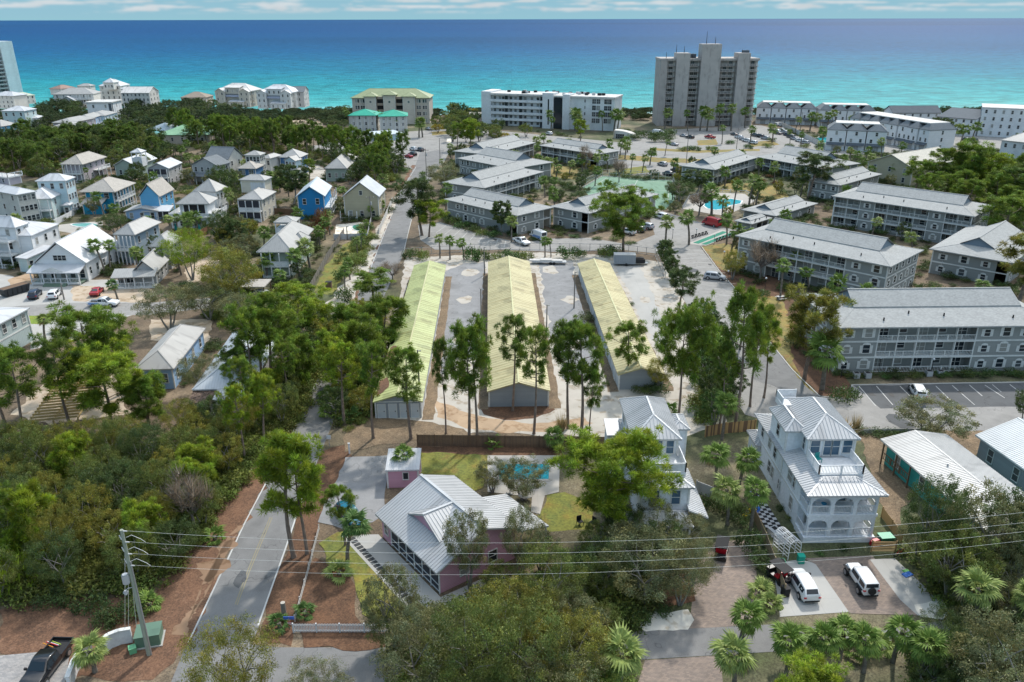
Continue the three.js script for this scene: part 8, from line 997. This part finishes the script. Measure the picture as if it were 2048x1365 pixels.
for (const [x, y, k, m, l] of [[680, 1150, 1.0, LM.palmLight, 'low palmetto on the straw left of the pink cottage'], [985, 893, 0.8, LM.palm, 'low palmetto before the brown board fence'], [1519, 1190, 0.95, LM.palmLight, 'palmetto at the lower end of the tan fence'], [1540, 1215, 0.8, LM.palmLight, 'palmetto below the one at the tan fence'], [612, 1230, 0.7, LM.palmDark, 'palmetto behind the sawn off grey post'], [560, 1255, 0.7, LM.palmDark, 'dark palmetto left of the sawn off grey post'], [1600, 1285, 0.9, LM.palmLight, 'palmetto clump in the left of the street bed'], [1650, 1290, 0.9, LM.palmLight, 'palmetto clump under the second street palm'], [1760, 1300, 0.9, LM.palmLight, 'palmetto clump in the right of the street bed'], [1715, 1310, 0.8, LM.palm, 'palmetto clump under the fourth street palm'], [300, 1215, 0.8, LM.palm, 'palmetto behind the green transformer cabinet'], [430, 1080, 0.8, LM.palm, 'palmetto on the road bank in the woods'], [660, 830, 1.1, LM.palm, 'palmetto on the right edge of the road, lower'], [655, 800, 1.1, LM.palm, 'palmetto on the right edge of the road, upper'], [700, 840, 1.1, LM.palmDark, 'dark palmetto beside the west corner of the narrow shed']]) palm(G(x, y), 0.45, 18, k, m, l, null, 'palmetto');
// smaller palms in the grounds
const ord = (list, i, lab) => list.length > 16 ? lab : lab + ', ' + ORD[i] + ' from the left';
const fp = (list, group, lab) => list.sort((a, b) => a[0] - b[0]).forEach(([x, y, h], i) => plant('palmFar', 'sabal_palm', G(x, y), h ?? 6.5, null, i % 3 ? LM.palm : LM.palmLight, ord(list, i, lab), 'palm', group));
fp([[1378, 490, 8.5], [1331, 485, 6.5], [1423, 432, 9], [1466, 425, 9], [1443, 447, 7.5], [1498, 412, 9.5], [1512, 412, 8], [1462, 510, 7.5], [1560, 600, 8], [1644, 780, 9], [1023, 485, 6.5], [880, 517, 6], [900, 520, 5.5], [928, 520, 5], [1090, 515, 5], [1102, 515, 4.5], [1580, 565, 6.5], [1690, 560, 6]], 'palms of the condominium drives', 'sabal palm along the condominium drives and parking');
fp([[1120, 320], [1080, 345], [1100, 352], [1165, 345], [1198, 335], [1215, 345], [1190, 372], [1250, 318], [1262, 345], [1285, 345], [1300, 330], [1330, 312], [1112, 395], [1070, 325], [1020, 312], [1090, 395], [985, 330], [1075, 305], [1255, 305], [1240, 312], [1140, 310], [1400, 362], [1425, 360], [1450, 372], [1640, 330], [1660, 338], [1690, 345], [1720, 352], [1760, 352], [1735, 370], [1780, 365], [1700, 330]], 'palms among the farther grey condominiums', 'sabal palm among the farther grey condominiums');
fp([[1329, 262, 11], [1400, 262, 12], [1414, 262, 11], [1437, 262, 13], [1462, 262, 13], [1375, 262, 10], [1490, 256, 10], [1550, 246, 11], [1620, 262, 9], [1590, 268, 8], [1640, 266, 9], [1655, 262, 9], [1670, 262, 10], [1645, 285, 7], [1700, 265, 8], [1444, 288, 8], [1500, 288, 8], [1545, 285, 8], [1745, 300, 9], [1758, 300, 8], [1800, 320, 7], [1840, 285, 8], [1905, 290, 9], [1920, 292, 9], [1945, 280, 8], [2000, 268, 9], [2040, 270, 9], [2035, 315, 9], [2045, 302, 8], [1580, 288, 6], [1602, 292, 6]], 'palms around the tower and townhouses', 'tall palm around the tower car park and the townhouse rows');
fp([[700, 258, 9], [716, 260, 9], [730, 262, 9], [745, 262, 9], [755, 258, 9], [768, 264, 9], [780, 266, 9], [792, 266, 8], [838, 275, 9], [845, 275, 9], [840, 240, 9], [852, 240, 10], [822, 240, 10], [858, 240, 9], [1104, 262, 10], [1150, 262, 11], [1155, 264, 10], [1205, 264, 10], [1228, 264, 11], [1235, 262, 10], [690, 245, 8], [885, 345, 5]], 'palms around the beach inn and the white apartments', 'tall palm before the beach inn or the white apartment block');
fp([[450, 388, 7], [472, 392, 7], [355, 465, 5], [375, 470, 6], [397, 470, 6], [280, 555, 6.5], [325, 545, 6], [210, 550, 8], [222, 545, 7], [130, 560, 4], [60, 425, 4], [30, 430, 4], [70, 560, 3], [535, 560, 6], [550, 550, 5], [600, 560, 7], [620, 540, 7], [605, 505, 6], [640, 500, 6], [650, 480, 6], [660, 470, 6], [590, 545, 6], [700, 560, 5], [690, 580, 5], [715, 515, 5], [722, 500, 5], [752, 420, 5], [762, 430, 4], [742, 440, 4], [765, 385, 6], [135, 350, 6], [180, 365, 5], [580, 500, 6], [205, 350, 4], [545, 380, 6], [560, 385, 5], [1440, 745, 6], [1480, 700, 6], [1330, 860, 4], [730, 470, 4]], 'palms among the western houses and roadside', 'sabal palm among the western houses and along the road');
// scattered trees of the woods: many alike, in groups
const inside = (p, poly) => { let c = false; for (let i = 0, j = poly.length - 1; i < poly.length; j = i++) if ((poly[i].z > p.z) !== (poly[j].z > p.z) && p.x < (poly[j].x - poly[i].x) * (p.z - poly[i].z) / (poly[j].z - poly[i].z) + poly[i].x) c = !c; return c; };
function spots(poly, n, gap, seed, ok) { const W = toWorld(poly), r = rng(seed), x0 = min(...W.map((p) => p.x)), x1 = max(...W.map((p) => p.x)), z0 = min(...W.map((p) => p.z)), z1 = max(...W.map((p) => p.z)), out = []; for (let k = 0; k < n * 40 && out.length < n; k++) { const p = V3(mix(x0, x1, r()), 0, mix(z0, z1, r())); if (inside(p, W) && (!ok || ok(p)) && out.every((q) => hypot(q.x - p.x, q.z - p.z) > gap)) out.push(p); } return out; }
function wood(poly, n, gap, seed, pick, label, group, ok, name = 'scrub_oak') { const r = rng(seed + 9); for (const p of spots(poly, n, gap, seed, ok)) { const [k, m, h, w] = pick(r); plant(k, k.includes('pine') || k === 'tall' ? 'pine_tree' : k === 'palmFar' ? 'sabal_palm' : k === 'scrub' ? name : 'oak_tree', p, h, w, m, label, k === 'palmFar' ? 'palm' : 'tree', group); } }
const W1 = [[0, 915], [180, 920], [330, 905], [430, 880], [560, 815], [592, 815], [525, 910], [450, 1000], [400, 1075], [350, 1135], [300, 1180], [130, 1185], [0, 1205]];
const W2 = [[-60, 300], [120, 292], [215, 285], [330, 292], [300, 335], [215, 312], [112, 345], [85, 365], [40, 350], [-60, 345]], W3 = [[55, 240], [110, 215], [165, 215], [168, 240], [90, 262], [80, 270]], W3b = [[245, 262], [250, 215], [430, 218], [500, 238], [580, 248], [560, 268], [430, 280], [330, 262], [270, 285]];
const W4 = [[330, 275], [420, 278], [560, 285], [640, 300], [700, 312], [770, 318], [815, 335], [760, 385], [700, 345], [640, 322], [560, 312], [480, 306], [400, 300]], W5 = [[640, 225], [700, 225], [700, 262], [640, 262]], W6 = [[862, 262], [905, 225], [960, 232], [960, 262], [1080, 275], [1050, 290], [960, 285], [905, 290]], W7 = [[1840, 420], [1900, 380], [2080, 360], [2080, 470], [1990, 455]];
wood(W1, 64, 3.2, 11, (r) => { const q = r(); return q < 0.13 ? ['tall', r() < 0.5 ? LM.pine : LM.pineLight, 9 + 4 * r(), 2.2] : q < 0.36 ? ['oak', LM.oakGold, 5.5 + 2 * r(), 2.6] : q < 0.5 ? ['bushpine', LM.pineLight, 6 + 3 * r(), 2.4] : q < 0.75 ? ['oak', LM.oakDark, 5 + 2 * r(), 2.8] : ['oak', LM.oak, 5 + 2.5 * r(), 2.6]; }, 'tree in the dense wood left of the lower road', 'trees of the wood left of the lower road');
wood(W2, 95, 4, 12, (r) => { const q = r(); return q < 0.4 ? ['scrub', LM.oakDark, 8 + 3 * r(), 4] : q < 0.7 ? ['pine', LM.pineDark, 9 + 4 * r(), 3.6] : ['scrub', LM.oak, 7 + 3 * r(), 4]; }, 'dark tree in the wood behind the western houses', 'dark wood behind the western houses');
wood([...W3], 34, 4, 13, (r) => ['scrub', r() < 0.6 ? LM.scrubDark : LM.oakDark, 5 + 3 * r(), 4], 'dark scrub oak below the large beach houses', 'scrub oaks below the large beach houses', null, 'coastal_oak');
wood(W3b, 110, 4.2, 14, (r) => ['scrub', r() < 0.6 ? LM.scrubDark : r() < 0.5 ? LM.oakDark : LM.scrub, 5 + 3 * r(), 4.2], 'dark scrub oak in the coastal thicket below the gabled pair', 'scrub oaks in the coastal thicket', null, 'coastal_oak');
wood(W4, 90, 4, 15, (r) => r() < 0.65 ? ['pine', r() < 0.5 ? LM.pine : LM.pineDark, 10 + 4 * r(), 3.2] : ['scrub', LM.oakDark, 6 + 3 * r(), 3.6], 'tree in the belt of pines left of the street', 'pine belt left of the street');
wood(W5, 14, 4, 16, (r) => ['scrub', LM.scrub, 3 + 1.5 * r(), 3.2], 'scrub oak left of the beach inn', 'scrub oaks left of the beach inn');
wood(W6, 40, 4, 17, (r) => r() < 0.15 ? ['scrub', LM.gold, 4, 4] : ['scrub', r() < 0.5 ? LM.oak : LM.oakDark, 4 + 4 * r(), 3.6], 'tree in the thicket between the beach path and the white apartments', 'thicket beside the beach path');
wood(W7, 26, 5, 18, (r) => r() < 0.6 ? ['pine', LM.pine, 9 + 4 * r(), 4] : ['scrub', LM.oakDark, 6, 4], 'tree in the wood at the right edge beyond the condominiums', 'wood at the right edge');
wood([[210, 320], [330, 305], [350, 315], [300, 350], [270, 375], [245, 350]], 18, 5, 19, (r) => ['scrub', r() < 0.5 ? LM.oak : LM.oakDark, 5 + 2 * r(), 3], 'garden tree between the houses with cupola and screened porch', 'garden trees of the upper western houses');
wood([[350, 360], [470, 340], [545, 345], [560, 395], [470, 420], [455, 395], [360, 372]], 18, 5, 20, (r) => ['scrub', r() < 0.5 ? LM.oakDark : LM.oakGrey, 4 + 2 * r(), 2.6], 'garden tree between the cream house and the white deck house', 'garden trees of the middle western houses');
wood([[440, 470], [500, 460], [505, 540], [440, 545]], 12, 4, 21, (r) => ['scrub', r() < 0.5 ? LM.oakGold : LM.oakGrey, 4 + 2 * r(), 2.6], 'bushy tree left of the grey green porch house', 'bushy trees left of the grey green porch house');
wood([[650, 720], [730, 640], [770, 640], [735, 840], [680, 860], [672, 830]], 16, 3, 22, (r) => ['scrub', r() < 0.5 ? LM.oakDark : LM.oakGold, 4 + 2 * r(), 2.4], 'undergrowth tree between the road and the narrow shed', 'undergrowth trees beside the narrow shed');
wood([[570, 760], [620, 690], [650, 670], [660, 690], [610, 790], [590, 810], [520, 870], [500, 850]], 18, 2.6, 23, (r) => ['scrub', r() < 0.6 ? LM.oakDark : LM.oak, 4 + 2 * r(), 2.2], 'undergrowth tree on the left road bank below the pines', 'undergrowth trees on the left road bank');
wood([[1390, 640], [1440, 700], [1470, 800], [1440, 860], [1380, 860], [1400, 760]], 14, 3, 24, (r) => ['scrub', r() < 0.5 ? LM.oakDark : LM.palmDark, 3.5 + 2.5 * r(), 2.2], 'dark undergrowth tree between the storage yard and the condominium drive', 'undergrowth trees right of the storage yard');
wood([[1320, 520], [1345, 545], [1360, 600], [1335, 560]], 5, 3, 25, (r) => ['round', LM.oakDark, 5 + 2 * r(), 1.8], 'dark hedge tree at the corner of the storage yard by the trailer', 'hedge trees at the yard corner');
wood([[900, 1220], [1010, 1180], [1110, 1110], [1260, 1090], [1280, 1180], [1230, 1260], [1180, 1300], [800, 1325], [775, 1305], [870, 1245]], 16, 3.5, 26, (r) => ['oak', r() < 0.5 ? LM.oakGrey : LM.oak, 3.2 + 1.6 * r(), 2.2], 'low oak in the undergrowth below the pink cottage', 'low oaks below the pink cottage');
wood([[1240, 1085], [1390, 1080], [1390, 1180], [1260, 1190]], 8, 3, 27, (r) => ['oak', r() < 0.6 ? LM.oakGrey : LM.oakDark, 4 + 1.5 * r(), 2.4], 'low oak below the left white villa', 'low oaks below the left white villa');
wood([[1800, 1100], [2060, 1080], [2060, 1260], [1930, 1260], [1910, 1200], [1850, 1160]], 16, 3, 28, (r) => ['oak', r() < 0.5 ? LM.oakDark : LM.oakGrey, 3.5 + 2 * r(), 2.3], 'low tree in the thicket right of the bicycle', 'thicket right of the white villa');
wood([[1860, 1290], [2080, 1270], [2080, 1420], [1840, 1420]], 12, 2.6, 29, (r) => ['oak', r() < 0.5 ? LM.oakGrey : LM.oakDark, 3 + 1.5 * r(), 2.2], 'bush tree in the lower right corner', 'bushes of the lower right corner');
// clipped and loose shrubs one could point at
const shr = (list, label, group, leaf) => list.sort((a, b) => a[0] - b[0]).forEach(([x, y, h, w], i) => plant('shrub', 'shrub', G(x, y), h, w, leaf ?? [LM.oakDark, LM.oak, LM.palmDark][i % 3], ord(list, i, label), 'shrub', group));
shr([[1525, 592, 1.8, 1.9], [1573, 582, 1.9, 2.0], [1690, 800, 2.6, 2.4]], 'clipped dark round bush in the straw bed of the condominium drive', 'round bushes in the condominium straw bed', LM.oakDark);
shr([[1680, 752], [1700, 755], [1770, 757], [1800, 757], [1830, 757], [1885, 755], [1910, 752], [1935, 752], [1985, 750], [2010, 752], [2035, 754], [1650, 720], [1640, 700], [1660, 735]].map((q) => [...q, 1.2, 1.3]), 'low hedge bush at the foot of the nearest condominium', 'hedge at the nearest condominium');
shr([[905, 447, 2.4, 2.4], [925, 455, 2.2, 2.6], [945, 463, 2.2, 2.4], [965, 470, 2, 2.2], [985, 475, 2.2, 2.4], [895, 440, 2.4, 2]], 'tall hedge bush along the condominium behind the parking', 'hedge along the condominium behind the white pickup');
shr([[1070, 480, 1, 1.6], [1125, 468, 1, 1.6], [1150, 475, 1, 1.8], [1230, 480, 1, 1.8], [1260, 488, 0.9, 1.8], [1195, 480, 0.9, 1.5]], 'low bush at the kerb before the condominium by the tennis court', 'kerb bushes by the tennis court condominium');
shr([[1230, 352, 1.6, 2.4], [1250, 356, 1.6, 2.4], [1270, 358, 1.6, 2.4], [1290, 360, 1.6, 2.4], [1130, 372, 2, 2.6], [1150, 380, 2, 2.6], [1105, 365, 2, 2.6], [1160, 390, 1.6, 2], [1175, 400, 1.6, 2], [1080, 360, 2, 2.4]], 'dark hedge bush around the tennis court', 'hedge around the tennis court', LM.oakDark);
shr([[1380, 300], [1366, 302], [1394, 301], [1460, 288], [1544, 283], [1535, 295], [1498, 297], [1420, 300], [1640, 296], [1610, 296], [1580, 296], [1300, 308]].map((q) => [...q, 2.2, 2.6]), 'rounded bush in the highway verge before the tower', 'bushes in the highway verge');
shr([[1280, 274], [1300, 276], [1320, 276], [1340, 272], [1270, 280], [1310, 284], [1335, 284], [1250, 275]].map((q) => [...q, 4, 4]), 'large dark bush beside the tower car park entrance', 'dark bushes beside the tower car park', LM.oakDark);
shr([[1540, 355], [1560, 350], [1580, 352], [1525, 365], [1550, 368], [1600, 360], [1510, 352], [1538, 340]].map((q, i) => [...q, 1.4, 1.8]), 'rounded bush in the condominium garden by the path', 'bushes of the condominium garden', LM.rust);
plant('shrub', 'shrub', G(1552, 350), 2.4, 3, LM.gold, 'golden yellow bush in the condominium garden', 'shrub');
shr([[965, 519, 3, 2], [945, 521, 4, 2.4], [1030, 518, 2.2, 2.4], [1010, 512, 2.2, 2], [1050, 519, 2.5, 2.2], [1135, 518, 4, 3], [1160, 512, 2, 2], [1210, 512, 2.5, 2.6], [1225, 505, 2.4, 2.4], [820, 517, 3, 2], [845, 519, 3, 2], [990, 519, 2, 2]], 'bush along the upper wire fence of the storage yard', 'bushes along the yard fence');
shr([[1690, 870], [1720, 868], [1760, 870], [1780, 872], [1670, 862], [1800, 872]].map((q) => [...q, 1, 1.5]), 'bush along the concrete kerb wall behind the marked bays', 'bushes behind the marked bays', LM.oakDark);
shr([[1480, 1050, 2, 1.4], [1495, 1090, 2.2, 1.6], [1510, 1120, 2, 1.5], [1470, 1030, 2, 1.5], [1450, 1020, 2, 1.6], [1525, 1140, 1.6, 1.2], [1416, 1015, 2, 1.5]], 'dark bush between the brick drive and the tan fence', 'bushes along the tan fence', LM.oakDark);
shr([[1690, 1102, 0.9, 0.5], [1640, 1108, 0.6, 0.6], [1580, 1040, 0.8, 0.6], [1560, 1020, 0.7, 0.6]], 'small potted looking bush at the foot of the white villa', 'small bushes at the foot of the white villa');
shr([[230, 1240, 2, 1.6], [270, 1225, 2, 1.6], [180, 1220, 2, 1.8], [140, 1200, 1.8, 1.6], [210, 1250, 1.6, 1.4], [100, 1210, 2, 1.8]], 'dark bush behind the curved white wall', 'bushes behind the curved white wall', LM.oakDark);
shr([[30, 1180, 5, 3], [60, 1150, 5, 3], [20, 1120, 5.5, 3.2]], 'bright green tall bush at the left edge of the wood', 'bright bushes at the left edge', LM.pineLight);
shr([[1280, 1240, 1.4, 1.2], [1330, 1225, 1.2, 1.1], [1180, 1290, 2, 1.8], [1300, 1200, 1.4, 1.4]], 'dark bush beside the white stones', 'bushes beside the white stones', LM.oakDark);
shr([[640, 640, 2.5, 2], [660, 630, 2.5, 2], [690, 600, 3, 2.4], [680, 560, 3, 2], [700, 530, 3, 2], [715, 490, 3, 2], [735, 460, 2.5, 2], [745, 425, 2.5, 2], [780, 380, 3, 2.4], [790, 360, 3, 2.4], [760, 395, 2.6, 2], [805, 345, 3, 2.6]], 'bush on the left verge of the street', 'bushes on the left verge of the street');
plant('tuft', 'reed_clump', G(1123, 862), 3, 1.2, LM.reed, 'tall dry reeds behind the brown board fence', 'reeds'); plant('tuft', 'reed_clump', G(1690, 866), 1.6, 3, LM.reed, 'dry grass tuft at the kerb wall before the white villa roof', 'grass'); plant('tuft', 'reed_clump', G(1712, 862), 3.2, 0.9, LM.reed, 'tall dry stalks at the kerb wall before the white villa roof', 'reeds');
// shrubs that keep off houses and paving
const free = (p) => !blocked.some((F) => { const dx = p.x - F.o.x, dz = p.z - F.o.z, a = dx * F.u.x + dz * F.u.z, b = dx * F.v.x + dz * F.v.z; return a > -1 && a < F.w + 1 && b > -1.6 && b < F.d + 1; }) && !paved.some(([q, W]) => p.x > q[0] && p.x < q[1] && p.z > q[2] && p.z < q[3] && inside(p, W));
const WEST = [[0, 430], [60, 350], [200, 335], [330, 300], [560, 312], [700, 340], [760, 380], [735, 470], [640, 590], [440, 640], [300, 560], [0, 560]], EAST = [[905, 290], [1090, 262], [1240, 290], [1500, 318], [1760, 300], [1900, 420], [2060, 470], [2060, 660], [1660, 650], [1500, 560], [1400, 420], [1300, 440], [1100, 482], [860, 440]], SHORE = [[1240, 262], [1660, 262], [2060, 262], [2060, 400], [1860, 340], [1500, 318], [1240, 300]];
wood(EAST, 60, 5, 71, (r) => { const q = r(); return q < 0.4 ? ['scrub', LM.oakDark, 3 + 2 * r(), 2] : q < 0.7 ? ['scrub', LM.oakGrey, 3 + 2 * r(), 1.8] : ['scrub', LM.oakGold, 3 + 1.5 * r(), 1.6]; }, 'small garden tree among the grey condominiums', 'small garden trees among the grey condominiums', free, 'garden_tree');
wood(WEST, 60, 5, 72, (r) => ['scrub', [LM.oakDark, LM.oak, LM.oakGrey][floor(r() * 3)], 3 + 2.5 * r(), 2], 'small garden tree among the western houses', 'small garden trees among the western houses', free, 'garden_tree');
wood(EAST, 48, 6, 73, (r) => ['palmFar', r() < 0.6 ? LM.palm : LM.palmLight, 5 + 3.5 * r(), 1.8], 'sabal palm in the planting around the grey condominiums', 'palms in the condominium planting', free);
wood(WEST, 34, 6, 74, (r) => ['palmFar', r() < 0.6 ? LM.palm : LM.palmLight, 4.5 + 3 * r(), 1.7], 'sabal palm in the yards of the western houses', 'palms in the western yards', free);
// what nobody could count: undergrowth of the woods and the low scrub on the bluff
function mass(name, geos, m, places, seed, h0, h1, label, cat) {
  const r = rng(seed), o = new THREE.InstancedMesh(geos.crown, m, places.length), M4 = new THREE.Matrix4(), q = new THREE.Quaternion(), cl = new THREE.Color();
  places.forEach((p, i) => { const h = mix(h0, h1, r()) / geos.H, w = h * (0.9 + 0.6 * r()) * (geos.H / geos.R > 1.5 ? 1.4 : 1); q.setFromAxisAngle(Y, r() * 6.28); o.setMatrixAt(i, M4.compose(p, q, V3(w, h, w))); const k = 0.7 + 0.6 * r(); o.setColorAt(i, cl.setRGB(k * (0.9 + 0.3 * r()), k, k * 0.9)); });
  shadow(o); o.name = name; scene.add(o); tag(o, label, cat, null, 'stuff');
}
const bluff = []; { const r = rng(31); while (bluff.length < 2600) { const x = (r() - 0.5) * 900, z = -400 - 98 * pow(r(), 0.7); const px = x / (-z * 0.9266 + 20) * 1593 + 1024; const built = (z > -455 && px > 690 && px < 2100) || (px > 880 && px < 922) || (px > 560 && px < 690 && z > -440) || (z > -470 && px > 1480) || (px > 425 && px < 625 && z > -434) || (px > 100 && px < 315 && z > -446); if (!built) bluff.push(V3(x, z < -492 ? -0.6 : 0, z)); } }
mass('bluff_scrub', P.scrub[1], LM.scrubDark, bluff, 32, 2, 4, 'low dark scrub along the top of the beach bluff', 'scrub');
mass('undergrowth', P.shrub[0], LM.oak, [W1, W2, W3, W3b, W4, W7].flatMap((w, i) => spots(w, [500, 320, 90, 330, 260, 90][i], 0.8, 40 + i)), 33, 1.2, 2.6, 'dark undergrowth beneath the trees of the woods', 'undergrowth');
mass('ground_shrubs', P.shrub[1], LM.oak, [[[880, 1240], [1010, 1185], [1240, 1100], [1300, 1160], [1250, 1260], [800, 1315]], [[1830, 1110], [2060, 1090], [2060, 1260], [1930, 1260]], [[1860, 1290], [2080, 1270], [2080, 1420], [1840, 1420]], [[560, 820], [640, 690], [655, 690], [590, 830], [530, 900]], [[672, 830], [740, 660], [765, 650], [740, 840], [690, 870]], [[1400, 680], [1440, 740], [1460, 830], [1390, 850]], [[430, 560], [560, 600], [640, 620], [600, 680], [420, 640]], [[800, 1340], [1260, 1320], [1250, 1420], [780, 1430]], [[700, 520], [730, 430], [750, 430], [740, 500], [700, 560]], [[1560, 240], [2060, 235], [2060, 250], [1700, 262]], [[230, 340], [330, 330], [560, 340], [560, 420], [440, 420], [250, 365]]].flatMap((w, i) => spots(w, [150, 90, 90, 90, 70, 50, 110, 90, 40, 60, 160][i], 0.7, 60 + i)), 34, 0.6, 1.8, 'loose low shrubs and seedlings under the garden trees', 'shrubs');
const hedge = []; for (const F of blocked) if (F.o.z < -105 && F.o.z > -340 && F.w > 6) { const r = rng(floor(F.w * 100)); for (const s of ['f', 'r', 'l']) { const S = F.side(s); for (let x = 1; x < S.w - 1; x += 1.7) if (r() < 0.5) { const p = S.p(x + r(), 0, -0.4 - r()); if (!paved.some(([q, W]) => p.x > q[0] && p.x < q[1] && p.z > q[2] && p.z < q[3] && inside(p, W))) hedge.push(p); } } }
mass('garden_shrubs', P.shrub[2], LM.oakDark, [...hedge, ...spots(WEST, 520, 1.2, 81, free), ...spots(EAST, 620, 1.2, 82, free), ...spots(SHORE, 300, 1.5, 83, free)], 35, 0.7, 2.2, 'garden shrubs and low planting around the houses and condominiums', 'shrubs');
renderer.render(scene, camera);
